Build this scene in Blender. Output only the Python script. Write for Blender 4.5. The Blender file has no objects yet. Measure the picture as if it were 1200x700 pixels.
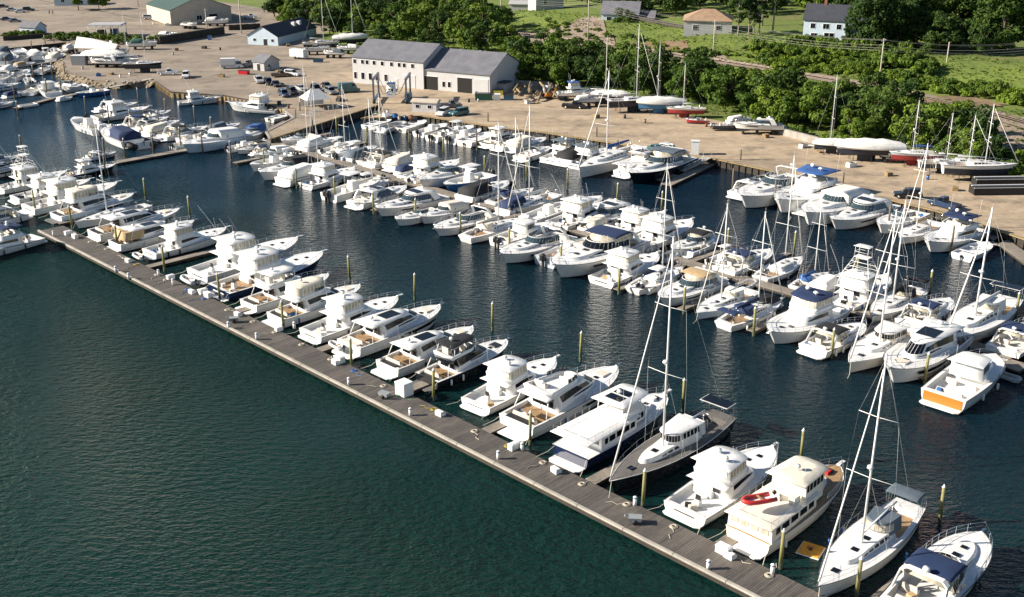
import bpy, math, random
from mathutils import Vector, Matrix, geometry
R = math.radians
random.seed(7)
scene = bpy.context.scene
COL = scene.collection

# ------------------------------------------------------------------ camera, sky, sun, exposure
CAM_H, PITCH, FPX = 60.0, R(21.0), 1300.0
cam_d = bpy.data.cameras.new('camera')
cam_d.sensor_width = 36.0
cam_d.lens = FPX / 1200.0 * 36.0
cam_d.clip_start = 1.0
cam_d.clip_end = 6000.0
cam = bpy.data.objects.new('camera', cam_d)
cam.location = (0, 0, CAM_H)
cam.rotation_euler = (R(90) - PITCH, 0, 0)
COL.objects.link(cam)
scene.camera = cam

SUN_EL, SUN_AZ = R(27.0), R(183.0)          # azimuth measured from +X, anticlockwise
world = bpy.data.worlds.new('World')
scene.world = world
world.use_nodes = True
wn = world.node_tree
bg = wn.nodes['Background']
sky = wn.nodes.new('ShaderNodeTexSky')
sky.sky_type = 'NISHITA'
sky.sun_disc = False
sky.sun_elevation = SUN_EL
sky.sun_rotation = R(90) - SUN_AZ
sky.air_density = 1.0
sky.dust_density = 0.3
sky.ozone_density = 2.2
wn.links.new(sky.outputs[0], bg.inputs[0])
bg.inputs[1].default_value = 0.050
sun_d = bpy.data.lights.new('sun', 'SUN')
sun_d.energy = 5.0
sun_d.angle = R(0.5)
sun_d.color = (1.0, 0.90, 0.77)
sun = bpy.data.objects.new('sun', sun_d)
sdir = Vector((math.cos(SUN_EL) * math.cos(SUN_AZ), math.cos(SUN_EL) * math.sin(SUN_AZ), math.sin(SUN_EL)))
sun.rotation_euler = sdir.to_track_quat('Z', 'Y').to_euler()
sun.location = (0, 0, 150)
COL.objects.link(sun)
vs = scene.view_settings
vs.view_transform = 'Standard'
vs.look = 'None'
vs.exposure = 1.08
vs.gamma = 1.0
vs.use_curve_mapping = False

# ------------------------------------------------------------------ frames of reference
AV = Vector((-0.703, 0.711, 0)).normalized()   # along the docks
PV = Vector((0.711, 0.703, 0)).normalized()    # across them, towards the shore
AHEAD, PHEAD = math.atan2(AV.y, AV.x), math.atan2(PV.y, PV.x)
def W(a, p, z=0.0):
    v = AV * a + PV * p
    return Vector((v.x, v.y, z))
def AP(v):
    return v.x * AV.x + v.y * AV.y, v.x * PV.x + v.y * PV.y
def at(px, py, z=0.0):
    """world point at height z that the surveyed photo point stands for"""
    u, v = px - 600.0, py - 350.0
    d = Vector((u, FPX * math.cos(PITCH) - v * math.sin(PITCH), -FPX * math.sin(PITCH) - v * math.cos(PITCH)))
    t = (z - CAM_H) / d.z
    return Vector((d.x * t, d.y * t, z))
def sstep(x, a, b):
    t = min(1.0, max(0.0, (x - a) / (b - a)))
    return t * t * (3 - 2 * t)
QZ = 1.6
def ground(x, y):
    a, p = AP(Vector((x, y, 0)))
    fade = 1 - sstep(a, 300, 380)
    h = QZ + fade * (sstep(p, 228, 282) * 2.6 + sstep(p, 297, 326) * 4.6) + sstep(p, 300, 520) * 5
    return h
def at_g(px, py):
    z = 2.0
    for _ in range(12):
        q = at(px, py, z)
        z = ground(q.x, q.y)
    q = at(px, py, z)
    return q

# ------------------------------------------------------------------ materials
MATS = {}
def mat(name, col, rough=0.5, metal=0.0, noise=0.0, nscale=1.0, coat=0.0, spec=0.5, bump=0.0, bscale=8.0, col2=None, emit=None, trans=0.0, alpha=1.0):
    if name in MATS: return MATS[name]
    m = bpy.data.materials.new(name)
    m.use_nodes = True
    nt = m.node_tree
    b = nt.nodes['Principled BSDF']
    b.inputs['Base Color'].default_value = (*col, 1)
    b.inputs['Roughness'].default_value = rough
    b.inputs['Metallic'].default_value = metal
    b.inputs['Specular IOR Level'].default_value = spec
    b.inputs['Coat Weight'].default_value = coat
    b.inputs['Transmission Weight'].default_value = trans
    b.inputs['Alpha'].default_value = alpha
    tc = nt.nodes.new('ShaderNodeTexCoord')
    if noise > 0 or col2:
        n = nt.nodes.new('ShaderNodeTexNoise')
        n.inputs['Scale'].default_value = nscale
        n.inputs['Detail'].default_value = 5
        n.inputs['Roughness'].default_value = 0.65
        nt.links.new(tc.outputs['Object'], n.inputs['Vector'])
        mx = nt.nodes.new('ShaderNodeMix'); mx.data_type = 'RGBA'
        c2 = col2 if col2 else tuple(c * (1 - noise) for c in col)
        mx.inputs[6].default_value = (*col, 1)
        mx.inputs[7].default_value = (*c2, 1)
        rp = nt.nodes.new('ShaderNodeMapRange')
        rp.inputs[1].default_value = 0.35; rp.inputs[2].default_value = 0.68
        nt.links.new(n.outputs[0], rp.inputs[0])
        nt.links.new(rp.outputs[0], mx.inputs[0])
        nt.links.new(mx.outputs[2], b.inputs['Base Color'])
    if bump > 0:
        n2 = nt.nodes.new('ShaderNodeTexNoise')
        n2.inputs['Scale'].default_value = bscale
        n2.inputs['Detail'].default_value = 4
        nt.links.new(tc.outputs['Object'], n2.inputs['Vector'])
        bp = nt.nodes.new('ShaderNodeBump')
        bp.inputs['Strength'].default_value = 1.0
        bp.inputs['Distance'].default_value = bump
        nt.links.new(n2.outputs[0], bp.inputs['Height'])
        nt.links.new(bp.outputs[0], b.inputs['Normal'])
    if emit:
        b.inputs['Emission Color'].default_value = (*emit, 1)
        b.inputs['Emission Strength'].default_value = 1
    MATS[name] = m
    return m
gel = mat('gelcoat_white', (.80, .80, .78), .28, coat=.3, col2=(.70, .69, .66), nscale=1.3)
gel_cream = mat('gelcoat_cream', (.76, .71, .61), .32, coat=.3, noise=.08, nscale=.9)
gel_shade = mat('gelcoat_offwhite', (.72, .72, .71), .45, noise=.08, nscale=2)
HULLM = {'white': gel, 'cream': gel_cream,
         'navy': mat('hull_navy', (.012, .022, .06), .12, coat=.6),
         'black': mat('hull_black', (.010, .011, .014), .12, coat=.6),
         'blue': mat('hull_blue', (.03, .12, .33), .18, coat=.5),
         'sky': mat('hull_pale_blue', (.55, .66, .75), .25, coat=.4),
         'grey': mat('hull_grey', (.42, .46, .50), .25, coat=.4),
         'red': mat('hull_red', (.45, .015, .02), .3, coat=.3),
         'green': mat('hull_green', (.02, .10, .07), .2, coat=.4)}
deckm = mat('deck_nonskid', (.74, .75, .75), .38, col2=(.64, .63, .60), nscale=1.7, bump=.003, bscale=40)
teak = mat('teak', (.36, .23, .12), .6, noise=.35, nscale=3)
teak_grey = mat('teak_weathered', (.15, .14, .13), .7, noise=.3, nscale=3)
glass = mat('tinted_glass', (.006, .008, .012), .12, spec=.35)
glass_l = mat('windscreen_glass', (.03, .05, .06), .05, spec=.8)
vinyl = mat('clear_vinyl', (.30, .27, .20), .18, col2=(.62, .57, .46), nscale=1.1, spec=.7)
CANV = {'white': mat('canvas_white', (.78, .77, .73), .8, noise=.12, nscale=1.5, bump=.02, bscale=2.5),
        'cream': mat('canvas_cream', (.72, .66, .55), .8, noise=.12, nscale=1.5, bump=.02, bscale=2.5),
        'navy': mat('canvas_navy', (.012, .030, .09), .85, noise=.2, nscale=1.5, bump=.02, bscale=2.5),
        'blue': mat('canvas_blue', (.03, .10, .30), .85, noise=.2, nscale=1.5, bump=.02, bscale=2.5),
        'black': mat('canvas_black', (.014, .015, .018), .85, noise=.2, nscale=1.5, bump=.02, bscale=2.5),
        'grey': mat('canvas_grey', (.10, .13, .16), .85, noise=.2, nscale=1.5, bump=.02, bscale=2.5),
        'green': mat('canvas_green', (.02, .10, .08), .85, noise=.2, nscale=1.5, bump=.02, bscale=2.5),
        'tan': mat('canvas_tan', (.48, .34, .18), .8, noise=.2, nscale=1.5, bump=.02, bscale=2.5)}
steel = mat('stainless', (.75, .76, .77), .25, metal=1.0)
alum = mat('mast_aluminium', (.80, .80, .78), .35, noise=.1, nscale=.6)
rope = mat('rigging_wire', (.45, .46, .46), .4)
rubber = mat('rubber_black', (.015, .015, .015), .6)
dark = mat('dark_plastic', (.02, .02, .022), .4)
white_pl = mat('white_plastic', (.78, .78, .76), .4)
orange = mat('orange_vinyl', (.80, .27, .02), .5, noise=.25, nscale=3)
redm = mat('red_tube', (.55, .03, .03), .45, noise=.15, nscale=4)
antif = mat('boot_top', (.02, .025, .04), .5)
antif_r = mat('bottom_paint_red', (.30, .03, .025), .7, noise=.2, nscale=1)
antif_b = mat('bottom_paint_blue', (.06, .20, .38), .7, noise=.2, nscale=1)
cushion = mat('cushion', (.66, .60, .50), .8, noise=.15, nscale=3)
growth = mat('pile_wood_low', (.05, .06, .03), .8)

# ------------------------------------------------------------------ object helpers
def tag(o, label=None, cat=None, group=None, kind=None):
    if label: o['label'] = label
    if cat: o['category'] = cat
    if group: o['group'] = group
    if kind: o['kind'] = kind
    return o
def empty(name, loc=(0, 0, 0), rz=0.0, label=None, cat=None, group=None):
    o = bpy.data.objects.new(name, None)
    o.empty_display_size = .5
    COL.objects.link(o)
    o.location = loc
    o.rotation_euler = (0, 0, rz)
    return tag(o, label, cat, group)
def copy_tree(o, parent=None):
    c = o.copy()
    COL.objects.link(c)
    if parent: c.parent = parent
    for ch in o.children:
        copy_tree(ch, c)
    return c
class MB:
    """collects faces for ONE mesh object"""
    def __init__(s, *mats):
        s.v, s.f, s.m, s.mats, s.sm = [], [], [], list(mats), []
    def add(s, vs_, fs_, mi=0, smooth=False):
        o = len(s.v)
        s.v += [tuple(v) for v in vs_]
        for f in fs_:
            s.f.append([i + o for i in f]); s.m.append(mi); s.sm.append(smooth)
        return s
    def box(s, c, d, mi=0, rz=0.0, top=1.0, topy=None):
        x, y, z = d[0] / 2, d[1] / 2, d[2] / 2
        ty = top if topy is None else topy
        pts = [(-x, -y, -z), (x, -y, -z), (x, y, -z), (-x, y, -z), (-x * top, -y * ty, z), (x * top, -y * ty, z), (x * top, y * ty, z), (-x * top, y * ty, z)]
        cs, sn = math.cos(rz), math.sin(rz)
        pts = [(c[0] + a * cs - b * sn, c[1] + a * sn + b * cs, c[2] + e) for a, b, e in pts]
        return s.add(pts, [(0, 3, 2, 1), (4, 5, 6, 7), (0, 1, 5, 4), (1, 2, 6, 5), (2, 3, 7, 6), (3, 0, 4, 7)], mi)
    def tube(s, pts, r, n=5, mi=0, r2=None, cap=True):
        pts = [Vector(p) for p in pts]
        k = len(pts); rings = []
        for i, p in enumerate(pts):
            d = (pts[min(i + 1, k - 1)] - pts[max(i - 1, 0)])
            if d.length < 1e-6: d = Vector((0, 0, 1))
            d.normalize()
            u = d.cross(Vector((0, 0, 1)))
            if u.length < .05: u = d.cross(Vector((1, 0, 0)))
            u.normalize(); w = d.cross(u)
            rr = r if r2 is None else r + (r2 - r) * i / max(1, k - 1)
            rings.append([p + (u * math.cos(2 * math.pi * j / n) + w * math.sin(2 * math.pi * j / n)) * rr for j in range(n)])
        vs_ = [q for rg in rings for q in rg]
        fs_ = []
        for i in range(k - 1):
            for j in range(n):
                a, b = i * n + j, i * n + (j + 1) % n
                fs_.append((a, b, b + n, a + n))
        if cap:
            fs_.append(tuple(range(n))[::-1]); fs_.append(tuple((k - 1) * n + j for j in range(n)))
        return s.add(vs_, fs_, mi, True)
    def loft(s, rings, mi=0, closed=True, cap0=True, cap1=True, smooth=True):
        n = len(rings[0]); vs_ = [q for rg in rings for q in rg]; fs_ = []
        for i in range(len(rings) - 1):
            for j in range(n if closed else n - 1):
                a, b = i * n + j, i * n + (j + 1) % n
                fs_.append((a, b, b + n, a + n))
        s.add(vs_, fs_, mi, smooth)
        if cap0: s.add(rings[0], [tuple(range(n))[::-1]], mi, False)
        if cap1: s.add(rings[-1], [tuple(range(n))], mi, False)
        return s
    def ball(s, c, r, mi=0, sz=1.0, n=8, k=5):
        rings = []
        for i in range(k + 1):
            t = math.pi * (i / k) - math.pi / 2
            rr = max(.02, math.cos(t)) * r
            rings.append([(c[0] + rr * math.cos(2 * math.pi * j / n), c[1] + rr * math.sin(2 * math.pi * j / n), c[2] + math.sin(t) * r * sz) for j in range(n)])
        return s.loft(rings, mi)
    def mesh(s, name):
        me = bpy.data.meshes.new(name)
        me.from_pydata(s.v, [], s.f)
        for m in s.mats: me.materials.append(m)
        me.polygons.foreach_set('material_index', s.m)
        me.polygons.foreach_set('use_smooth', s.sm)
        me.validate(); me.update()
        return me
    def build(s, name, parent=None, loc=(0, 0, 0), rz=0.0):
        if not s.v: return None
        o = bpy.data.objects.new(name, s.mesh(name))
        COL.objects.link(o)
        o.location = loc; o.rotation_euler = (0, 0, rz)
        if parent: o.parent = parent
        return o

# ------------------------------------------------------------------ boat shape helpers
NS = 15
class Hull:
    def __init__(s, L, B, fb, fs, kind='motor'):
        s.L, s.B, s.fb, s.fs, s.kind = L, B, fb, fs, kind
    def w(s, t):
        if s.kind == 'sail':
            return s.B / 2 * (.62 + .38 * math.sin(min(1, t / .45) * math.pi / 2)) * (1 - max(0, (t - .42) / .58) ** 2.3) if t < 1 else 0.02
        if s.kind == 'blunt':
            return s.B / 2 * (1 - max(0, (t - .6) / .4) ** 3 * .75)
        return s.B / 2 * (.92 + .08 * math.sin(min(1, t / .4) * math.pi / 2)) * max(0, 1 - max(0, (t - .42) / .58) ** 3.5) ** .85 if t < 1 else 0.03
    def z(s, t):
        if s.kind == 'sail': return s.fs + (s.fb - s.fs) * t ** 1.5
        return s.fs + (s.fb - s.fs) * (t ** 1.6)
    def x(s, t): return -s.L / 2 + t * s.L
    def t(s, x): return min(1, max(0, (x + s.L / 2) / s.L))
    def wx(s, x): return s.w(s.t(x))
    def zx(s, x): return s.z(s.t(x))
    def hull(s, par, hm, boot=antif, stripe=None, bottom=-.35, keel=False, bootz=.14):
        mb = MB(hm, boot, stripe or hm)
        ts = [i / NS for i in range(NS + 1)]
        rake = s.L * (.05 if s.kind == 'sail' else .09)
        prof = []
        for t in ts:
            x, w, z = s.x(t), s.w(t), s.z(t)
            wl = w * (.86 - .38 * t ** 3)
            def px(f): return x - rake * (t ** 5) * (1 - f)
            sr = 0 if s.kind != 'sail' else s.L * .03 * max(0, 1 - t * 5)
            row = [(px(0) + sr, .02, bottom), (px(0) + sr, wl * .8, bottom * .6), (px(.1) + sr * .7, wl, bootz),
                   (px(.45) + sr * .5, wl + (w - wl) * (.45 if t > .5 else .65), bootz + (z - bootz) * .45),
                   (px(.78), wl + (w - wl) * .84, bootz + (z - bootz) * .78), (px(1), w, z)]
            prof.append(row)
        for sgn in (1, -1):
            vs_ = [(a, b * sgn, c) for row in prof for a, b, c in row]
            k = 6
            for j in range(k - 1):
                fs_ = []
                for i in range(NS):
                    q = (i * k + j, i * k + j + 1, (i + 1) * k + j + 1, (i + 1) * k + j)
                    fs_.append(q if sgn < 0 else q[::-1])
                mb.add(vs_, fs_, 1 if j < 2 else (2 if (j == 4 and stripe) else 0), True)
        r0 = prof[0]
        mb.add([(a, b, c) for a, b, c in r0] + [(a, -b, c) for a, b, c in r0][::-1], [tuple(range(12))], 0)
        h = mb.build('hull', par)
        rr = MB(gel_shade if hm is not gel else dark)
        rr.tube([(s.x(t), s.w(t) + .02, s.z(t) - .03) for t in ts], .045, 4)
        rr.tube([(s.x(t), -s.w(t) - .02, s.z(t) - .03) for t in ts], .045, 4)
        if s.L > 7: rr.build('rub_rail', h)
        return h
    def deck(s, par, cock=None, depth=.6, coam=.3, dm=deckm, floor=None):
        floor = floor or dm
        xs = [s.x(i / NS) for i in range(NS + 1)]
        cuts = []
        if cock: xs = sorted(set(xs + [cock[0], cock[1]]))
        mb = MB(dm, floor)
        rows = []
        for x in xs:
            w, z = max(.02, s.wx(x) - .02), s.zx(x) - .04
            inc = cock and cock[0] - 1e-6 <= x <= cock[1] + 1e-6
            c = min(coam, w * .4)
            def row(d, cr): return [(x, w, z), (x, w - c, z + .01), (x, w - c, z - d + cr * .5), (x, 0, z - d + cr), (x, -(w - c), z - d + cr * .5), (x, -(w - c), z + .01), (x, -w, z)]
            if cock and abs(x - cock[0]) < 1e-6: rows += [row(0, .02), row(depth, 0)]
            elif cock and abs(x - cock[1]) < 1e-6: rows += [row(depth, 0), row(0, .04)]
            elif inc: rows.append(row(depth, 0))
            else: rows.append(row(0, .05))
        vs_ = [q for r in rows for q in r]
        fs_, fl = [], []
        for i in range(len(rows) - 1):
            for j in range(6):
                q = (i * 7 + j, i * 7 + j + 1, (i + 1) * 7 + j + 1, (i + 1) * 7 + j)
                inn = cock and j in (2, 3) and cock[0] <= (rows[i][0][0] + rows[i + 1][0][0]) / 2 <= cock[1] and rows[i][3][2] < rows[i][0][2] - .2 and rows[i + 1][3][2] < rows[i + 1][0][2] - .2
                (fl if inn else fs_).append(q)
        mb.add(vs_, fs_, 0)
        mb.add(vs_, fl, 1)
        return mb.build('deck', par)
    def rail(s, par, t0, h=.65, r=.034, t1=1.0, n=7, name='bow_rail', closed=True):
        mb = MB(steel)
        ts = [t0 + (t1 - t0) * i / n for i in range(n + 1)]
        for sgn in (1, -1):
            top = [(s.x(t) + (.15 if t == 1 else 0), sgn * max(.06, s.w(t) - .07), s.z(t) + h) for t in ts]
            mb.tube([(s.x(t0) - .3, top[0][1], s.z(t0))] + top, r, 4)
            mb.tube([(a, b, c - h * .48) for a, b, c in top], r * .6, 4)
            for t, q in zip(ts[:-1], top[:-1]): mb.tube([(q[0], q[1], s.z(t) - .02), q], r * .8, 4, cap=False)
        q = (s.x(1) + .15, s.z(1) + h)
        mb.tube([(q[0], .06, q[1]), (q[0], -.06, q[1])], r, 4)
        return mb.build(name, par)
def ring(x0, x1, w0, w1, arc, nside=6, narc=6, e=2.2):
    """plan outline, bow towards +x: aft port corner, port side, rounded nose, starboard side"""
    xs = x1 - arc
    pts = [(x0 + (xs - x0) * i / (nside - 1), w0 + (w1 - w0) * i / (nside - 1)) for i in range(nside)]
    for i in range(1, narc + 1):
        a = math.pi / 2 * i / narc
        pts.append((xs + arc * math.sin(a) ** (2 / e), w1 * math.cos(a) ** (2 / e) if i < narc else 0))
    mir = [(x, -y) for x, y in pts[:-1]][::-1]
    return pts + mir
def lift(rg, z, dz=0.0):
    x0 = min(p[0] for p in rg); x1 = max(p[0] for p in rg)
    return [(x, y, z + dz * (x - x0) / max(.01, x1 - x0)) for x, y in rg]
NSD, NAR = 6, 6
def band(ra, rb, lo, hi, i0, i1, off=.02, gap=0.0, mirror=False, taper0=0.0, taper1=0.0):
    """window panel between two rings; index range i0..i1 (floats), pushed outward"""
    n = len(ra)
    def P(rg, u):
        i = int(math.floor(u)); f = u - i
        i = min(i, n - 2) if f or i < n - 1 else n - 1
        a = Vector(rg[i]); b = Vector(rg[min(i + 1, n - 1)])
        return a.lerp(b, f)
    us = [i0] + [float(i) for i in range(int(math.floor(i0)) + 1, int(math.ceil(i1)))] + [i1]
    if gap:
        segs = [(us[i] + gap, us[i + 1] - gap) for i in range(len(us) - 1)]
    else: segs = None
    vs_, fs_ = [], []
    def pt(u, f):
        if mirror: pass
        a, b = P(ra, u), P(rb, u)
        q = a.lerp(b, f)
        d = P(ra, min(n - 1, u + .3)) - P(ra, max(0, u - .3))
        nrm = Vector((-d.y, d.x, 0))
        if nrm.length > 1e-6: nrm.normalize()
        c = Vector((sum(p[0] for p in ra) / n, 0, 0))
        if nrm.dot(Vector((q.x - c.x, q.y, 0))) < 0: nrm = -nrm
        q = q + nrm * off
        if mirror: q.y = -q.y
        return q
    def fr(u):
        s_ = (u - i0) / max(1e-6, i1 - i0)
        h = hi - taper1 * max(0, s_ - .5) * 2 * (hi - lo)
        l = lo + taper0 * max(0, .5 - s_) * 2 * (hi - lo)
        return l, h
    if segs:
        for a, b in segs:
            if b <= a: continue
            o = len(vs_)
            la, ha = fr(a); lb, hb = fr(b)
            vs_ += [pt(a, la), pt(b, lb), pt(b, hb), pt(a, ha)]
            fs_.append((o, o + 1, o + 2, o + 3))
    else:
        for u in us:
            l, h = fr(u)
            vs_ += [pt(u, l), pt(u, h)]
        for i in range(len(us) - 1):
            fs_.append((2 * i, 2 * i + 2, 2 * i + 3, 2 * i + 1))
    return vs_, fs_
def windows(par, ra, rb, lo, hi, side=None, front=None, gm=glass, gap=0.0, taper0=0, taper1=0, fgap=None):
    if side:
        for mir in (False, True):
            v, f = band(ra, rb, lo, hi, side[0], side[1], gap=gap, mirror=mir, taper0=taper0, taper1=taper1)
            MB(gm).add(v, f).build('side_window', par)
    if front:
        n = len(ra)
        v, f = band(ra, rb, lo, hi, front, n - 1 - front, gap=(fgap if fgap is not None else gap))
        MB(gm).add(v, f).build('windshield', par)
def slab(name, par, x0, x1, w0, w1, arc, z, th, m, crown=.06, dz=0.0, inset=.06):
    mb = MB(m)
    r0 = ring(x0, x1, w0, w1, arc)
    cx = (x0 + x1) / 2
    sc = lambda rg, k: [(cx + (x - cx) * (1 - k / max(.3, (x1 - x0)) * 2), y * (1 - k / max(.3, w0))) for x, y in rg]
    mb.loft([lift(sc(r0, inset), z, dz), lift(r0, z + th * .5, dz), lift(sc(r0, inset), z + th, dz), lift(sc(r0, w0 * .5), z + th + crown, dz)])
    return mb.build(name, par)
def bimini(par, x0, x1, w, z, zbase, m, crown=.18, name='bimini'):
    mb = MB(m, steel)
    n = 6; k = 6
    rings = []
    for i in range(n + 1):
        x = x0 + (x1 - x0) * i / n
        e = 1 - abs(2 * i / n - 1) ** 4
        up = [(x, w * math.cos(math.pi * j / k), z - .12 + (crown * .5 + crown * .5 * e) * math.sin(math.pi * j / k) ** .6 + .1 * e) for j in range(k + 1)]
        rings.append(up + [(a, b * .99, c - .05) for a, b, c in up[::-1]])
    mb.loft(rings)
    for x in (x0 + .15, (x0 + x1) / 2, x1 - .15):
        for sg in (1, -1): mb.tube([(((x0 + x1) / 2 + x) / 2, sg * w, zbase), (x, sg * w * .98, z - .1)], .02, 4, 1)
    return mb.build(name, par)
def outboard(par, x, y, z, s=1.0, m=None):
    mb = MB(m or dark, rubber)
    mb.loft([lift([(a + x, b + y) for a, b in [(-.35 * s, -.18 * s), (-.35 * s, .18 * s), (.1 * s, .2 * s), (.18 * s, 0), (.1 * s, -.2 * s)]], zz) for zz in (z + .1, z + .55 * s)])
    mb.loft([[(x - .3 * s, y - .14 * s, z + .55 * s), (x - .3 * s, y + .14 * s, z + .55 * s), (x + .08 * s, y + .15 * s, z + .55 * s), (x + .12 * s, y, z + .55 * s), (x + .08 * s, y - .15 * s, z + .55 * s)],
             [(x - .2 * s, y - .08 * s, z + .72 * s), (x - .2 * s, y + .08 * s, z + .72 * s), (x, y + .08 * s, z + .72 * s), (x + .03 * s, y, z + .72 * s), (x, y - .08 * s, z + .72 * s)]])
    mb.box((x - .1 * s, y, z - .25), (.22 * s, .14 * s, .9 * s), 1)
    return mb.build('outboard_motor', par)
def radar(par, x, y, z, r=.3):
    mb = MB(white_pl)
    mb.tube([(x, y, z - .3), (x, y, z)], .06, 5)
    mb.tube([(x, y, z), (x, y, z + .12), (x, y, z + .22)], r, 10, r2=r * .8)
    return mb.build('radar_dome', par)
def antenna(par, x, y, z, h=2.5, tilt=0.0):
    return MB(white_pl).tube([(x, y, z), (x - tilt * h, y, z + h)], .022, 4, r2=.012).build('antenna', par)
def fender(par, x, y, z):
    return MB(white_pl).tube([(x, y, z - .35), (x, y, z - .28), (x, y, z + .28), (x, y, z + .35)], .11, 6).build('fender', par)
def hatch(par, x, y, z, s=.5, m=None):
    return MB(m or glass).box((x, y, z), (s, s, .05)).build('hatch', par)
def seat(par, x, y, z, w, d=.55, m=None, back=True, face=1):
    mb = MB(m or cushion)
    mb.box((x, y, z + .22), (d, w, .44), top=.95)
    if back: mb.box((x - face * (d / 2 - .06), y, z + .6), (.14, w, .5), top=.9)
    return mb.build('seat', par)
# ------------------------------------------------------------------ boats by type; each returns its Empty
def platform(par, H, d=1.1, m=None, z=.42):
    x0 = -H.L / 2
    w = H.w(0) * .88
    mb = MB(m or gel, dark)
    rg = [(x0 + .06, w), (x0 - d * .7, w), (x0 - d, w * .8), (x0 - d, -w * .8), (x0 - d * .7, -w), (x0 + .06, -w)]
    mb.loft([lift(rg, z - .12), lift(rg, z)], smooth=False)
    mb.box((x0 - d * .45, 0, z + .012), (d * .7, w * 1.6, .02), 2) if False else None
    return mb.build('swim_platform', par)
def b_express(L, hc='white', top='open', canvas='navy', name='motor_cruiser', boot=antif, style=0, covered_cockpit=False):
    r = empty(name); s = (L / 12.0) ** .75
    H = Hull(L, L * .32, L * .125, L * .095)
    hull = H.hull(r, HULLM[hc], boot)
    dz = H.zx(0)
    MB(glass).add([(H.x(t), sg * (H.w(t) * .93 + .11 + (.02 if t < .7 else 0)), H.z(t) * f) for sg in (1, -1) for t in (.5, .62, .74) for f in (.60, .74)],
                  [(0, 2, 3, 1), (2, 4, 5, 3), (6, 8, 9, 7), (8, 10, 11, 9)]).build('hull_window', hull)
    H.deck(r, (-L * .44, -L * .06), .55 * s + .1, .28 * s)
    platform(r, H, 1.1 * s)
    wb = H.B / 2
    # trunk cabin rising into the foredeck
    z0 = H.zx(-L * .05) - .1
    ra = lift(ring(-L * .07, L * .36, wb * .80, wb * .52, L * .26), z0, H.zx(L * .36) - H.zx(-L * .07))
    rb = [(x * .93 - .1 * s, y * .80, z + .52 * s * (1 - max(0, (x / L)) * 1.4)) for x, y, z in ra]
    c = MB(gel).loft([ra, rb], smooth=True).build('cabin_trunk', r)
    windows(c, ra, rb, .30, .72, side=(1.2, 6.5), taper1=.8)
    hz = H.zx(L * .12) + .42 * s
    hatch(c, L * .12, 0, hz + .06, .5 * s); hatch(c, L * .23, 0, H.zx(L * .23) + .36 * s, .42 * s)
    # windscreen and its frame
    wz = H.zx(-L * .05) + .28 * s
    wa = lift(ring(-L * .22, L * .085, wb * .86, wb * .72, L * .16), wz)
    wt = lift([(x * .86 - .52 * s, y * .84) for x, y in ring(-L * .22, L * .085, wb * .86, wb * .72, L * .16)], wz + .78 * s)
    n = len(wa)
    g = MB(glass_l if style != 1 else glass, gel)
    v, f = band(wa, wt, 0, 1, 0, n - 1, off=0, gap=.035)
    g.add(v, f)
    g.tube([wt[i] for i in range(n)], .035 * s + .01, 4, 1)
    base = [(a, b, c - .35 * s) for a, b, c in wa]
    for i in range(n - 1): g.add([base[i], base[i + 1], wa[i + 1], wa[i]], [(0, 1, 2, 3)], 1)
    g.build('windscreen', r)
    tz = wz + .85 * s
    if top == 'hardtop':
        h = slab('hardtop', r, -L * .30, L * .02, wb * .78, wb * .66, L * .14, tz + .08, .12 * s, gel, .1)
        MB(glass).box((-L * .10, 0, tz + .3 * s + .02), (L * .10, wb * .9, .05)).build('sunroof', h)
        for sg in (1, -1):
            MB(gel).add([(-L * .30, sg * wb * .80, tz + .1), (-L * .20, sg * wb * .80, tz + .1), (-L * .26, sg * wb * .9, wz - .3), (-L * .36, sg * wb * .9, wz - .3),
                         (-L * .30, sg * wb * .74, tz + .1), (-L * .20, sg * wb * .74, tz + .1), (-L * .26, sg * wb * .84, wz - .3), (-L * .36, sg * wb * .84, wz - .3)],
                        [(0, 1, 2, 3), (7, 6, 5, 4), (0, 4, 5, 1), (1, 5, 6, 2), (2, 6, 7, 3), (3, 7, 4, 0)]).build('top_support', h)
        radar(r, -L * .22, 0, tz + .48 * s, .25 * s + .05)
    else:
        arch = MB(gel)
        pts = [(-L * .36, wb * .88, wz - .3), (-L * .30, wb * .80, tz + .15 * s), (-L * .29, wb * .6, tz + .40 * s), (-L * .29, -wb * .6, tz + .40 * s), (-L * .30, -wb * .80, tz + .15 * s), (-L * .36, -wb * .88, wz - .3)]
        prof = []
        for i, p in enumerate(pts):
            prof.append([(p[0] - .22 * s, p[1], p[2]), (p[0] + .22 * s, p[1], p[2] + .02), (p[0] + .22 * s, p[1] * .95, p[2] - .10), (p[0] - .22 * s, p[1] * .95, p[2] - .10)])
        arch.loft(prof, smooth=False)
        arch.build('radar_arch', r)
        radar(r, -L * .29, 0, tz + .7 * s, .22 * s + .05)
        if top == 'bimini':
            bimini(r, -L * .40 if covered_cockpit else -L * .27, -L * .06 if L > 14 else -L * .03, wb * .80, tz + .42 * s, wz, CANV[canvas])
            MB(vinyl).loft([lift(ring(-L * .28, -L * .03, wb * .80, wb * .7, L * .1), wz + .55 * s), lift(ring(-L * .28, -L * .05, wb * .76, wb * .66, L * .1), tz + .36 * s)], cap0=False, cap1=False).build('enclosure', r)
    if covered_cockpit:
        z = H.zx(-L * .3)
        rg = ring(-L * .455, -L * .2, wb * .9, wb * .9, .3)
        MB(CANV[canvas]).loft([lift(rg, z + .02), lift([(x + .1, y * .92) for x, y in rg], z + .32 * s), lift([(x + .2 if x < -L * .3 else x, y * .45) for x, y in rg], z + .7 * s)]).build('cockpit_cover', r)
    else:
        cz = H.zx(-L * .3) - .55 * s
        seat(r, -L * .40, 0, cz, wb * 1.2, face=1); seat(r, -L * .27, wb * .45, cz, wb * .55); seat(r, -L * .13, -wb * .38, cz + .1, wb * .5)
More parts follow.
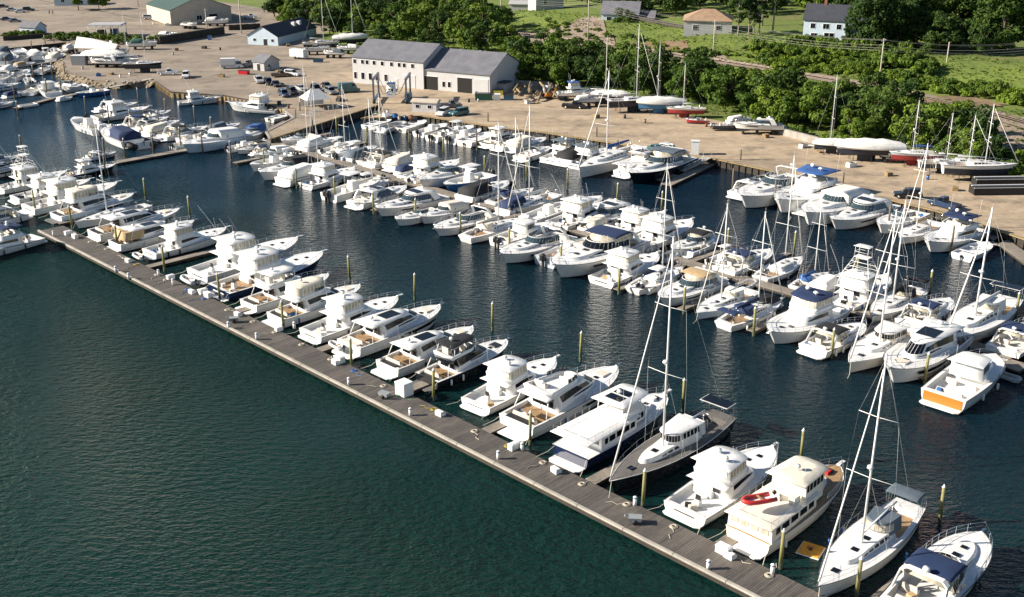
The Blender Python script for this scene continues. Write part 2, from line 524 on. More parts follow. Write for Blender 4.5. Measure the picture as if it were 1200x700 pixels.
        MB(gel_shade).box((-L * .075, -wb * .35, cz + .55 * s), (.7 * s, wb * .8, 1.0 * s), top=.8).build('helm_console', r)
    if style == 2: # sun pad
        MB(cushion if hc == 'white' else dark).box((L * .20, 0, H.zx(L * .2) + .36 * s), (L * .14, wb * .7, .14), top=.92).build('sun_pad', r)
    H.rail(r, .52, .62 * s + .05)
    MB(steel).box((L / 2 + .05, 0, H.fb + .02), (.7, .22, .1)).build('anchor_roller', r)
    return r
def b_sportfish(L, hc='white', tower=False, canvas='white', enc=True, name='sportfishing_boat', boot=antif, outr=True, short=False):
    r = empty(name); s = (L / 14.0) ** .7
    H = Hull(L, L * .33, L * .14, L * .075)
    hull = H.hull(r, HULLM[hc], boot)
    H.deck(r, (-L * .47, -L * .20), .55 * s, .22 * s, floor=teak if L > 15 and hc != 'white' else deckm)
    wb = H.B / 2
    if not short: platform(r, H, .7 * s, z=.3)
    MB(dark if hc == 'white' else gel).box((-L / 2 - .012, 0, L * .045), (.02, wb * .9, .16 * s)).build('transom_name_bar', hull)  # plain bar standing in for the boat's name lettering
    z0 = H.zx(-L * .2) - .15
    zt = H.zx(-L * .05) + 1.05 * s
    rg = ring(-L * .21, L * .20, wb * .84, wb * .66, L * .15)
    ra = lift(rg, z0, H.zx(L * .2) - H.zx(-L * .2))
    rb = [(x * .56 - .1 * s if x > 0 else x - (.1 if x > -L * .1 else 0) * s, y * .88, zt) for x, y in rg]
    c = MB(gel).loft([ra, rb]).build('cabin', r)
    windows(c, ra, rb, .50, .86, side=(.9, 7.2), taper1=.85, gap=0)
    # aft bulkhead door
    MB(glass).box((-L * .21 - .10, -wb * .2, z0 + .85 * s), (.04, .75 * s, 1.25 * s)).build('door', c)
    MB(glass).box((-L * .21 - .10, wb * .42, z0 + 1.05 * s), (.04, .6 * s, .6 * s)).build('aft_window', c)
    slab('bridge_deck', r, -L * .29, L * .05, wb * .86, wb * .72, L * .08, zt, .1 * s, gel, .02)
    # flybridge coaming
    fz = zt + .1 * s
    fg = ring(-L * .22, L * .035, wb * .78, wb * .66, L * .06, e=2.8)
    fa, fb = lift(fg, fz), lift([(x * 1.03, y * 1.03) for x, y in fg], fz + .60 * s)
    fb2 = lift([(x * .93, y * .90) for x, y in fg], fz + .62 * s); fa2 = lift([(x * .93, y * .90) for x, y in fg], fz + .05)
    f = MB(gel, gel_shade).loft([fa, fb, fb2, fa2], cap0=False, cap1=True).build('flybridge', r)
    seat(f, -L * .13, 0, fz + .04, wb * .9, face=1)
    MB(gel).box((-.005 * L, 0, fz + .5 * s), (.6 * s, wb * .9, .9 * s), top=.8).build('helm_console', f)
    hz = fz + 1.62 * s
    if enc:
        ea, eb = lift([(x * 1.0, y * .98) for x, y in fg], fz + .60 * s), lift([(x * .95 if x < 0 else x * .4 - .25 * s, y * .90) for x, y in fg], hz)
        ecm = CANV[canvas if canvas == 'cream' else 'white']
        e = MB(ecm).loft([ea, eb], cap0=False, cap1=False).build('enclosure', r)
        n = len(ea)
        v, fcs = band(ea, eb, .10, .88, .1, n - 1.1, gap=.10, off=.02)
        MB(vinyl).add(v, fcs).build('clear_panel', e)
        v2 = [(-L * .22 - .03, y, z) for y, z in ((-wb * .62, fz + .75 * s), (wb * .62, fz + .75 * s), (wb * .58, hz - .15), (-wb * .58, hz - .15))]
        MB(ecm).add([(-L * .22, y, z) for _, y, z in v2], [(0, 1, 2, 3)]).build('back_curtain', e)
    else:
        mb = MB(steel)
        for x in (-L * .2, -L * .04):
            for sg in (1, -1): mb.tube([(x, sg * wb * .8, fz + .5 * s), (x + .05 * L * .2, sg * wb * .74, hz)], .035, 5)
        mb.build('top_frame', r)
    t = slab('hardtop', r, -L * .26, L * .03, wb * .84, wb * .72, L * .06, hz, .11 * s, gel if canvas in ('white', 'cream') else CANV[canvas], .10)
    radar(t, -L * .10, wb * .25, hz + .45 * s, .3 * s)
    MB(white_pl).ball((-L * .16, -wb * .3, hz + .5 * s), .28 * s).build('satellite_dome', t)
    for sg in (1, -1): antenna(r, -L * .2, sg * wb * .78, hz, 2.6 * s, .12)
    if outr:
        for sg in (1, -1):
            MB(alum).tube([(-L * .12, sg * wb * .95, zt), (-L * .2, sg * (wb * .98 + .4 * s), zt + 3.2 * s), (-L * .3, sg * (wb * 1.02 + .8 * s), zt + 6.0 * s)], .035, 4, r2=.012).build('outrigger', r)
    if tower:
        th = hz + 2.6 * s
        mb = MB(alum)
        for x, xt in ((-L * .24, -L * .13), (.03 * L, -L * .05)):
            for sg in (1, -1):
                mb.tube([(x, sg * wb * .9, zt), (x * .8 + xt * .2, sg * wb * .78, hz), (xt, sg * wb * .38, th)], .045, 5)
        for k in (.25, .5, .75):
            zz = hz + (th - hz) * k; w_ = wb * (.78 + (.38 - .78) * k); xa = -L * .22 + (.09 * L) * k; xb = .01 * L - .06 * L * k
            mb.tube([(xa, w_, zz), (xb, w_, zz), (xb, -w_, zz), (xa, -w_, zz), (xa, w_, zz)], .035, 4)
        T = mb.build('tuna_tower', r)
        MB(gel).box((-L * .09, 0, th), (L * .10, wb * .8, .1)).build('tower_platform', T)
        mb = MB(alum)
        for x in (-L * .135, -L * .045):
            for sg in (1, -1): mb.tube([(x, sg * wb * .38, th), (x, sg * wb * .36, th + 1.6 * s)], .03, 4)
        mb.tube([(-L * .135, wb * .38, th + .8 * s), (-L * .045, wb * .38, th + .8 * s), (-L * .045, -wb * .38, th + .8 * s), (-L * .135, -wb * .38, th + .8 * s), (-L * .135, wb * .38, th + .8 * s)], .03, 4)
        mb.build('tower_rail', T)
        slab('tower_top', T, -L * .15, -L * .03, wb * .46, wb * .42, .3, th + 1.6 * s, .07, gel, .05)
    cz = H.zx(-L * .3) - .5 * s
    MB(gel_shade, dark).box((-L * .36, 0, cz + .3), (.5 * s, .6 * s, .6 * s), top=.85).box((-L * .36, 0, cz + .75 * s), (.12, .5 * s, .6 * s), 1).build('fighting_chair', r)
    MB(gel).box((-L * .225, wb * .3, cz + .35), (.5 * s, wb * .8, .7), top=.96).build('tackle_locker', r)
    for x in (L * .25, L * .33): hatch(r, x, 0 if x > L * .3 else wb * .2, H.zx(x) + .05, .5 * s)
    H.rail(r, .62, .55 * s, n=5)
    MB(gel).box((L / 2 + .25, 0, H.fb + .05), (1.1 * s, .35, .1), top=.8).build('bow_pulpit', r)
    return r
def b_yacht(L, hc='white', topc='white', canvas='white', name='motor_yacht', fly=True, boot=antif, roofs='white', tan_back=False, sunpad=dark):
    r = empty(name); s = (L / 16.0) ** .8
    H = Hull(L, L * .30, L * .14, L * .095)
    hull = H.hull(r, HULLM[hc], boot)
    wb = H.B / 2
    for sg in (1, -1):
        pts = []
        for t in (.46, .56, .66, .76, .84):
            for f in (.50, .74): pts.append((H.x(t) - .1, sg * (H.w(t) * (.90 if f < .6 else .965) + .045), H.z(t) * (f + (.08 if t == .84 and f < .6 else 0))))
        MB(glass).add(pts, [(i * 2, i * 2 + 2, i * 2 + 3, i * 2 + 1) for i in range(4)]).build('hull_window', hull)
    H.deck(r, (-L * .47, -L * .24), .45 * s, .25 * s, floor=teak)
    platform(r, H, 1.5 * s, m=teak_grey if hc != 'white' else gel)
    MB(sunpad).box((-L * .475, 0, H.zx(-L * .45) + .02), (.8 * s, wb * 1.2, .16), top=.95).build('sun_pad', r)
    z0 = H.zx(-L * .2) - .12
    zt = z0 + 1.75 * s
    rg = ring(-L * .25, L * .25, wb * .82, wb * .55, L * .26, e=2.0)
    ra = lift(rg, z0, H.zx(L * .25) - H.zx(-L * .2))
    rm = [(x * .90 - .1 * s, y * .95, z0 + (zt - z0) * (.42 if x < L * .05 else .48)) for x, y in rg]
    rb = [(x * .70 - .8 * s if x > 0 else x - .1 * s, y * .80, zt) for x, y in rg]
    upm = glass if topc == 'black' else gel
    c = MB(gel, HULLM['black'] if topc == 'black' else gel).loft([ra, rm], cap1=False).loft([rm, rb], 1, cap0=False).build('cabin', r)
    windows(c, rm, rb, .10, .80, side=(.8, 7.8), taper1=.35)
    windows(c, rm, rb, .05, .92, front=8.2, gap=.05)
    windows(c, ra, rm, .55, .9, side=(4, 9), taper1=.9, taper0=.4)
    MB(glass).box((-L * .25 - .08, 0, z0 + .95 * s), (.05, wb * 1.1, 1.3 * s)).build('salon_door', c)
    rm_ = HULLM['black'] if topc == 'black' else gel
    roof = slab('roof', r, -L * .36, L * .09, wb * .80, wb * .62, L * .16, zt, .14 * s, rm_, .09)
    for sg in (1, -1): MB(gel).tube([(-L * .33, sg * wb * .72, zt), (-L * .37, sg * wb * .86, z0 + .1)], .07 * s, 5).build('roof_strut', roof)
    if fly:
        fz = zt + .16 * s
        fg = ring(-L * .30, L * .04, wb * .74, wb * .55, L * .12)
        f = MB(gel).loft([lift(fg, fz), lift([(x * 1.03, y * 1.02) for x, y in fg], fz + .5 * s), lift([(x * .93, y * .9) for x, y in fg], fz + .5 * s), lift([(x * .93, y * .9) for x, y in fg], fz + .07)], cap0=False).build('flybridge', r)
        seat(f, -L * .22, wb * .3, fz + .06, wb * .6); seat(f, -L * .08, -wb * .2, fz + .06, wb * .5)
        MB(gel_shade).box((-.02 * L, -wb * .15, fz + .45 * s), (.5 * s, wb * .6, .8 * s), top=.8).build('helm_console', f)
        v, fc = band(lift(fg, fz + .5 * s), lift([(x * .93, y * .95) for x, y in fg], fz + .95 * s), 0, 1, 4, len(fg) - 5, gap=.04)
        MB(glass_l).add(v, fc).build('wind_deflector', f)
        if fly == 'top':
            hz = fz + 1.75 * s
            mb = MB(gel)
            for x in (-L * .27, -L * .02):
                for sg in (1, -1): mb.tube([(x, sg * wb * .72, fz + .4 * s), (x + .02 * L, sg * wb * .62, hz)], .06 * s, 5)
            mb.build('top_frame', r)
            t = slab('hardtop', r, -L * .30, L * .03, wb * .76, wb * .6, L * .1, hz, .12 * s, CANV[canvas] if canvas != 'white' else gel, .1)
            if canvas == 'cream' or tan_back:
                ea, eb = lift([(x, y * .97) for x, y in fg], fz + .5 * s), lift([(x * .97, y * .93) for x, y in fg], hz)
                e = MB(CANV['cream']).loft([ea, eb], cap0=False, cap1=False).build('enclosure', r)
                v, fcs = band(ea, eb, .12, .85, .1, len(ea) - 1.1, gap=.12)
                MB(vinyl).add(v, fcs).build('clear_panel', e)
            radar(t, -L * .2, 0, hz + .5 * s, .3 * s)
        else:
            radar(r, -L * .26, 0, fz + .95 * s, .3 * s)
    else:
        MB(glass).box((-L * .08, 0, zt + .235 * s), (L * .16, wb * .75, .03)).build('sunroof', roof)
        radar(r, -L * .26, 0, zt + .5 * s, .3 * s)
    if tan_back:
        rgx = ring(-L * .44, -L * .2, wb * .86, wb * .8, .3)
        MB(CANV['tan']).loft([lift(rgx, z0 + .35 * s), lift([(x + .5 * s, y * .85) for x, y in rgx], zt)], cap0=False).build('cockpit_curtain', r)
    else:
        seat(r, -L * .42, 0, H.zx(-L * .42) - .45 * s, wb * 1.2, face=1)
        MB(teak).box((-L * .36, 0, H.zx(-L * .36) + .12), (.9 * s, wb * .8, .08)).build('cockpit_table', r)
    MB(sunpad if topc == 'black' else cushion).box((L * .335, 0, H.zx(L * .335) + .10), (L * .09, wb * .55, .16), top=.9).build('bow_sun_pad', r)
    hatch(r, L * .27, 0, H.zx(L * .27) + .07, .5 * s)
    H.rail(r, .48, .72 * s, n=8)
    MB(steel).box((L / 2 + .1, 0, H.fb + .04), (.9, .25, .12)).build('anchor_roller', r)
    antenna(r, -L * .27, wb * .6, zt + .2, 2.2 * s, .2); antenna(r, -L * .27, -wb * .6, zt + .2, 2.2 * s, .2)
    return r
def b_trawler(L, hc='cream', name='trawler_yacht', boot=antif, stripe=None, style=0, top='cream'):
    r = empty(name); s = (L / 16.0) ** .75
    body = gel_cream if hc == 'cream' else gel
    H = Hull(L, L * .295, L * .145, L * .095)
    hull = H.hull(r, HULLM[hc], boot, stripe)
    wb = H.B / 2
    H.deck(r, None, dm=teak if style == 0 else deckm)
    platform(r, H, 1.3 * s, m=gel_shade)
    # aft house
    z0 = H.zx(-L * .4) - .1
    zt = z0 + 1.55 * s
    rg = ring(-L * (.485 if style == 0 else .37), L * .02, wb * .93, wb * .84, .25)
    ra, rb = lift(rg, z0, .1), [(x, y * .97, zt) for x, y in rg]
    c = MB(body).loft([ra, rb], smooth=False).build('cabin', r)
    windows(c, ra, rb, .40, .82, side=(.35, 4.8), gap=.10)
    for y in (-.62, -.2, .22, .64):
        MB(vinyl if style == 0 else glass).box((-L * (.485 if style == 0 else .37) - .02, y * wb, z0 + 1.0 * s), (.05, wb * .30, .62 * s)).build('aft_window', c)
    # boat deck with overhang
    bd = slab('boat_deck', r, -L * .52, L * .05, wb * .98, wb * .9, .3, zt, .1 * s, body, .03)
    for sg in (1, -1):
        mb = MB(steel)
        pts = [(-L * .50, sg * wb * .1, zt + .75 * s), (-L * .50, sg * wb * .9, zt + .75 * s), (-L * .12, sg * wb * .9, zt + .75 * s)]
        mb.tube(pts, .025, 4)
        for i in range(6):
            x = -L * .50 + i * L * .07
            mb.tube([(x, sg * wb * .9, zt + .1), (x, sg * wb * .9, zt + .75 * s)], .02, 4, cap=False)
        mb.build('deck_rail', bd)
    # pilothouse
    pz = zt + .08 * s
    pg = ring(-L * .10, L * .155, wb * .74, wb * .66, L * .035)
    ph = 1.75 if style == 0 else .55
    pa = lift(pg, z0 + .6 * s); pb = lift([(x - .03 * x, y * .95) for x, y in pg], zt + ph * s)
    p = MB(body).loft([pa, pb], smooth=False).build('pilothouse', r)
    if style == 0:
        windows(p, pa, pb, .62, .9, side=(.2, 4.9), gap=.10); windows(p, pa, pb, .62, .9, front=5.2, gap=.06)
        windows(p, pa, pb, .12, .34, side=(1, 3.4), gap=.08)
    else:
        windows(p, pa, pb, .2, .62, side=(.2, 4.9), gap=.10); windows(p, pa, pb, .2, .62, front=5.2, gap=.06)
        mb = MB(gel)
        for x in (-L * .11, L * .08):
            for sg in (1, -1): mb.tube([(x, sg * wb * .66, zt + .4), (x, sg * wb * .6, zt + 1.8 * s)], .06, 5)
        mb.build('top_frame', r)
        seat(r, -L * .05, 0, zt + .5 * s, wb * .9)
    tz = zt + 1.75 * s
    t = slab('roof', r, -L * .15, L * .18, wb * .84, wb * .74, L * .05, tz, .12 * s, CANV['cream'] if top == 'cream' else gel, .16)
    radar(t, -L * .02, 0, tz + .65 * s, .3 * s)
    if style == 1:
        for x in (-L * .06, L * .03): MB(glass).box((x, 0, tz + .29), (L * .07, wb * .8, .05)).build('solar_panel', t)
    antenna(r, -L * .1, wb * .6, tz, 3.0 * s); antenna(r, -L * .1, -wb * .6, tz, 2.4 * s)
    if style == 0:
        seat(r, -L * .2, wb * .3, zt + .12 * s, wb * .8); MB(body).box((-L * .16, -wb * .5, zt + .45 * s), (1.1 * s, .6 * s, .6 * s), top=.92).build('deck_locker', r)
        # foredeck trunk
    tg = ring(L * .14, L * .30, wb * .55, wb * .36, L * .06)
    ta, tb = lift(tg, H.zx(L * .2) - .1), lift([(x * .98, y * .9) for x, y in tg], H.zx(L * .25) + .38 * s)
    k = MB(gel).loft([ta, tb]).build('trunk_cabin', r)
    hatch(k, L * .2, wb * .1, H.zx(L * .25) + .42 * s, .55 * s); hatch(k, L * .26, -wb * .05, H.zx(L * .25) + .42 * s, .45 * s)
    MB(redm if style == 0 else white_pl, dark).box((L * .36, 0, H.zx(L * .36) + .2), (.7 * s, .35 * s, .3 * s)).box((L * .39, 0, H.zx(L * .38) + .15), (.4 * s, .5 * s, .25 * s), 1).build('windlass', r)
    H.rail(r, .60, .75 * s, n=8, r=.028)
    MB(gel).box((L / 2 + .3, 0, H.fb + .06), (1.3 * s, .45, .12), top=.85).build('bow_pulpit', r)
    return r
def b_sail(L, hc='white', canvas='navy', top='dodger', name='sailboat', mast=1.0, furl=True, cover=True, pilot=False, boot=antif, mizzen=False, solar=False, stand=False, keel=None, rig=True, teakd=False, wrap=None, spread=2):
    r = empty(name); s = (L / 12.0) ** .65
    H = Hull(L, L * (.315 - .007 * max(0, L - 11)), L * .10, L * .08, 'sail')
    wb = H.B / 2
    zoff = 0
    hull = H.hull(r, HULLM[hc], keel or boot, bottom=-.35 if not stand else -.9 * s, bootz=.14 if not stand else .45 * s)
    if stand:
        kb = MB(keel or antif)
        kb.loft([[(-L * .10, 0, z), (-L * .02, wb * w_, z), (L * .10, wb * w_ * .7, z), (L * .16, 0, z), (L * .10, -wb * w_ * .7, z), (-L * .02, -wb * w_, z)] for z, w_ in ((-.1, .25), (-.8 * s, .12), (-1.9 * s, .10))])
        kb.build('keel', hull)
        mb = MB(steel if False else dark)
        for x in (-L * .28, -L * .02, L * .24):
            for sg in (1, -1):
                mb.tube([(x, sg * wb * .6, -.1 * s), (x, sg * wb * 1.0, -2.0 * s)], .05, 4)
                mb.tube([(x - .3, sg * wb * .9, -2.0 * s), (x, sg * wb * .75, -.6 * s), (x + .3, sg * wb * .9, -2.0 * s)], .035, 4)
        for x in (-L * .05, L * .1): mb.box((x, 0, -1.95 * s), (.3, 1.2, .2))
        mb.build('boat_stand', r)
    if wrap:
        mb = MB(CANV[wrap]); rows = []
        n = 12
        for i in range(n + 1):
            t = i / n; x = H.x(t); w = H.w(t) + .04; z = H.z(t)
            ridge = z + (1.25 + .25 * math.sin(i * 2.1) * .4) * s * (1 - abs(2 * t - 1) ** 3 * .7)
            rows.append([(x, w, z - .45 * s), (x, w + .02, z), (x, w * .55, (z + ridge) / 2 + .12), (x, 0, ridge), (x, -w * .55, (z + ridge) / 2 + .12), (x, -w - .02, z), (x, -w, z - .45 * s)])
        mb.loft(rows, closed=False, cap0=True, cap1=True)
        mb.build('shrink_wrap', r)
    H.deck(r, (-L * .42, -L * .14), .5 * s, .38 * s, dm=teak_grey if teakd else deckm, floor=teak_grey if teakd else teak)
    z0 = H.zx(-L * .1) - .06
    tg = ring(-L * .15, L * .26, wb * .60, wb * .42, L * .16)
    ta = lift(tg, z0, H.zx(L * .26) - H.zx(-L * .15))
    hh = .5 * s
    tb = [(x * .95, y * .84, z + hh * (1 - max(0, x / L) * 1.5)) for x, y, z in ta]
    c = MB(gel).loft([ta, tb]).build('coachroof', r)
    windows(c, ta, tb, .3, .75, side=(.8, 6.0), taper1=.6, gap=.12)
    for x in (L * .02, L * .14): hatch(c, x, 0, H.zx(x) + hh * (1 - max(0, x / L) * 1.5) + .0, .45 * s)
    hatch(r, L * .33, 0, H.zx(L * .33) + .05, .5 * s)
    if pilot:
        pg = ring(-L * .17, L * .05, wb * .62, wb * .5, L * .07)
        pa, pb = lift(pg, z0 + .2), lift([(x * .93, y * .9) for x, y in pg], z0 + 1.35 * s)
        p = MB(HULLM[hc] if hc == 'cream' else gel).loft([pa, pb]).build('pilothouse', r)
        windows(p, pa, pb, .5, .88, side=(.4, 5.6), gap=.12); windows(p, pa, pb, .5, .88, front=5.8, gap=.08)
        slab('pilothouse_roof', p, -L * .18, L * .06, wb * .66, wb * .5, L * .07, z0 + 1.33 * s, .08, gel, .06)
    # wheel, pushpit
    MB(steel).tube([(-L * .33, .42 * s * math.cos(a * math.pi / 5), H.zx(-L * .33) + .45 * s + .42 * s * math.sin(a * math.pi / 5)) for a in range(11)], .025, 4).box((-L * .325, 0, H.zx(-L * .33) - .1), (.2, .2, .9 * s)).build('steering_wheel', r)
    mx, mh = L * .07, (L * mast if mast < 5 else mast)
    zd = H.zx(mx) + hh * .8
    if rig:
        m = MB(alum).tube([(mx, 0, zd - .3), (mx, 0, zd + mh * .6), (mx, 0, zd + mh)], .085 * s + .015, 6, r2=.06 * s).build('mast', r)
        mb = MB(alum)
        sp = [(.36, .95), (.68, .75)] if spread == 2 else [(.5, .85)]
        for f, w_ in sp: mb.tube([(mx - .1, wb * w_, zd + mh * f + .05), (mx, 0, zd + mh * f), (mx - .1, -wb * w_, zd + mh * f + .05)], .035, 4)
        mb.build('spreader', m)
        MB(white_pl).box((mx, 0, zd + mh + .05), (.35, .12, .06)).tube([(mx, 0, zd + mh), (mx, 0, zd + mh + .7)], .012, 3).build('masthead_light', m)
        if L > 10: radar(m, mx + .3, 0, zd + mh * .42, .22 * s)
        st = MB(rope)
        for sg in (1, -1):
            pts = [(mx - .05, sg * wb * .93, H.zx(mx))] + [(mx - .1, sg * wb * w_, zd + mh * f) for f, w_ in sp] + [(mx, 0, zd + mh * .98)]
            st.tube(pts, .014, 3, cap=False)
            st.tube([(mx - L * .04, sg * wb * .9, H.zx(mx)), (mx, 0, zd + mh * sp[0][0])], .012, 3, cap=False)
        st.tube([(-L / 2 + .1, 0, H.fs), (mx, 0, zd + mh)], .013, 3, cap=False)
        if not furl: st.tube([(L / 2 - .1, 0, H.fb), (mx, 0, zd + mh * .97)], .013, 3, cap=False)
        st.build('rigging', m)
        if furl:
            MB(CANV['white'] if canvas != 'navy' or True else CANV[canvas]).tube([(L / 2 - .15, 0, H.fb + .4), (L * .30, 0, H.fb + .4 + (zd + mh * .93 - H.fb - .4) * .46), (mx + .25, 0, zd + mh * .93)], .08 * s, 6, r2=.04 * s).build('furled_jib', r)
        bz = zd + .75 * s
        b = MB(alum).tube([(mx, 0, bz), (-L * .30, 0, bz + .12)], .07 * s, 5).build('boom', r)
        if cover:
            rows = []
            for i in range(7):
                f = i / 6; x = mx - .05 - (L * .36) * f; hgt = (.50 - .32 * f) * s; wd = (.17 - .07 * f) * s
                rows.append([(x, wd, bz + .02), (x, wd * .8, bz + hgt * .6), (x, 0, bz + hgt + .05), (x, -wd * .8, bz + hgt * .6), (x, -wd, bz + .02), (x, 0, bz - .08)])
            MB(CANV[canvas]).loft(rows).build('sail_cover', b)
    if mizzen:
        xm = -L * .34; h2 = mh * .68
        m2 = MB(alum).tube([(xm, 0, H.zx(xm)), (xm, 0, H.zx(xm) + h2)], .07 * s, 6, r2=.045 * s).build('mizzen_mast', r)
        MB(rope).tube([(xm, wb * .85, H.zx(xm)), (xm, 0, H.zx(xm) + h2)], .013, 3).tube([(xm, -wb * .85, H.zx(xm)), (xm, 0, H.zx(xm) + h2)], .013, 3).build('rigging', m2)
    if top in ('dodger', 'both') and not wrap:
        dg = ring(-L * .20, -L * .06, wb * .62, wb * .55, L * .06)
        da = lift(dg, z0 + hh * .6); db = lift([(x - .15, y * .85) for x, y in dg], z0 + hh + .75 * s)
        d = MB(CANV[canvas]).loft([da, db], cap0=False).build('dodger', r)
        windows(d, da, db, .3, .8, front=4.5, gm=vinyl, gap=.05)
    if top in ('bimini', 'both') and not wrap:
        bimini(r, -L * .47, -L * (.25 if L < 14 else .36), wb * (.72 if L < 14 else .66), H.fs + 1.45 * s, H.fs, CANV[canvas], .12)
    if solar:
        mb = MB(steel)
        for sg in (1, -1): mb.tube([(-L * .46, sg * wb * .62, H.fs), (-L * .46, sg * wb * .60, H.fs + 1.35 * s), (-L * .36, sg * wb * .5, H.fs + 1.4 * s)], .06, 5)
        a = mb.build('stern_arch', r)
        MB(glass, gel).box((-L * .42, 0, H.fs + 1.5 * s), (L * .08, wb * 1.3, .05)).box((-L * .42, 0, H.fs + 1.46 * s), (L * .09, wb * 1.4, .03), 1).build('solar_panel', a)
    rl = MB(steel)
    for sg in (1, -1):
        pts = [(H.x(t), sg * max(.05, H.w(t) - .06), H.z(t) + .62 * s) for t in [0, .08, .2, .35, .5, .65, .8, .92, 1.0]]
        rl.tube(pts, .014, 3, cap=False)
        for q in pts[::1]: rl.tube([(q[0], q[1], q[2] - .64 * s), q], .015, 3, cap=False)
    rl.tube([(H.x(0), H.w(0) - .06, H.fs + .62 * s), (H.x(0), -H.w(0) + .06, H.fs + .62 * s)], .02, 3)
    rl.build('lifeline', r)
    if not stand:
        for x in (-L * .15, L * .12): fender(r, x, -(H.wx(x) + .12), H.zx(x) * .5)
    return r
def b_cc(L, hc='white', top='ttop', canvas='white', engines=2, name='center_console_boat', floor=None, covered=None, accent=None):
    r = empty(name); s = L / 8.0
    H = Hull(L, L * .32, L * .15, L * .11)
    H.hull(r, HULLM[hc], antif, bootz=.08)
    H.deck(r, (-L * .46, L * .34), .45 * s, .2 * s, floor=floor or deckm)
    wb = H.B / 2; cz = H.zx(0) - .45 * s
    if covered:
        rows = []
        for i in range(9):
            t = i / 8; x = H.x(.02 + .96 * t); w = H.w(.02 + .96 * t) + .03; z = H.z(t)
            rd = z + (.75 * math.sin(math.pi * min(1, t * 1.25 + .05)) + .1) * s
            rows.append([(x, w, z - .12), (x, w * .5, (z + rd) / 2 + .08), (x, 0, rd), (x, -w * .5, (z + rd) / 2 + .08), (x, -w, z - .12)])
        MB(CANV[covered]).loft(rows, closed=False).build('boat_cover', r)
    else:
        c = MB(gel).box((-L * .04, 0, cz + .55 * s), (L * .14, wb * .7, 1.1 * s), top=.8).build('console', r)
        MB(glass_l).add([(L * .02, -wb * .28, cz + 1.1 * s), (L * .02, wb * .28, cz + 1.1 * s), (-L * .01, wb * .24, cz + 1.55 * s), (-L * .01, -wb * .24, cz + 1.55 * s)], [(0, 1, 2, 3)]).build('windshield', c)
        seat(r, -L * .18, 0, cz, wb * .75); seat(r, L * .14, 0, cz, wb * .6, back=False)
        if accent: MB(accent).box((-L * .30, wb * .1, cz + .4), (.5, .8, .4), top=.8).build('cooler', r)
        if top == 'ttop':
            mb = MB(alum)
            for x in (-L * .12, L * .02):
                for sg in (1, -1): mb.tube([(x, sg * wb * .36, cz), (x, sg * wb * .42, cz + 2.0 * s)], .035, 4)
            f = mb.build('top_frame', r)
            slab('t_top', f, -L * .20, L * .08, wb * .58, wb * .52, .4, cz + 2.0 * s, .08, CANV[canvas] if canvas != 'white' else gel, .06)
            antenna(r, -L * .1, wb * .4, cz + 2.0 * s, 1.8)
        elif top == 'bimini':
            bimini(r, -L * .25, L * .05, wb * .75, cz + 1.95 * s, cz + .4, CANV[canvas], .1)
    ys = {1: [0], 2: [-.32, .32], 3: [-.5, 0, .5]}[engines]
    for y in ys: outboard(r, -L / 2 - .22, y, .62 * s, 1.05 * s, m=dark if hc != 'navy' and engines != 3 else white_pl)
    return r
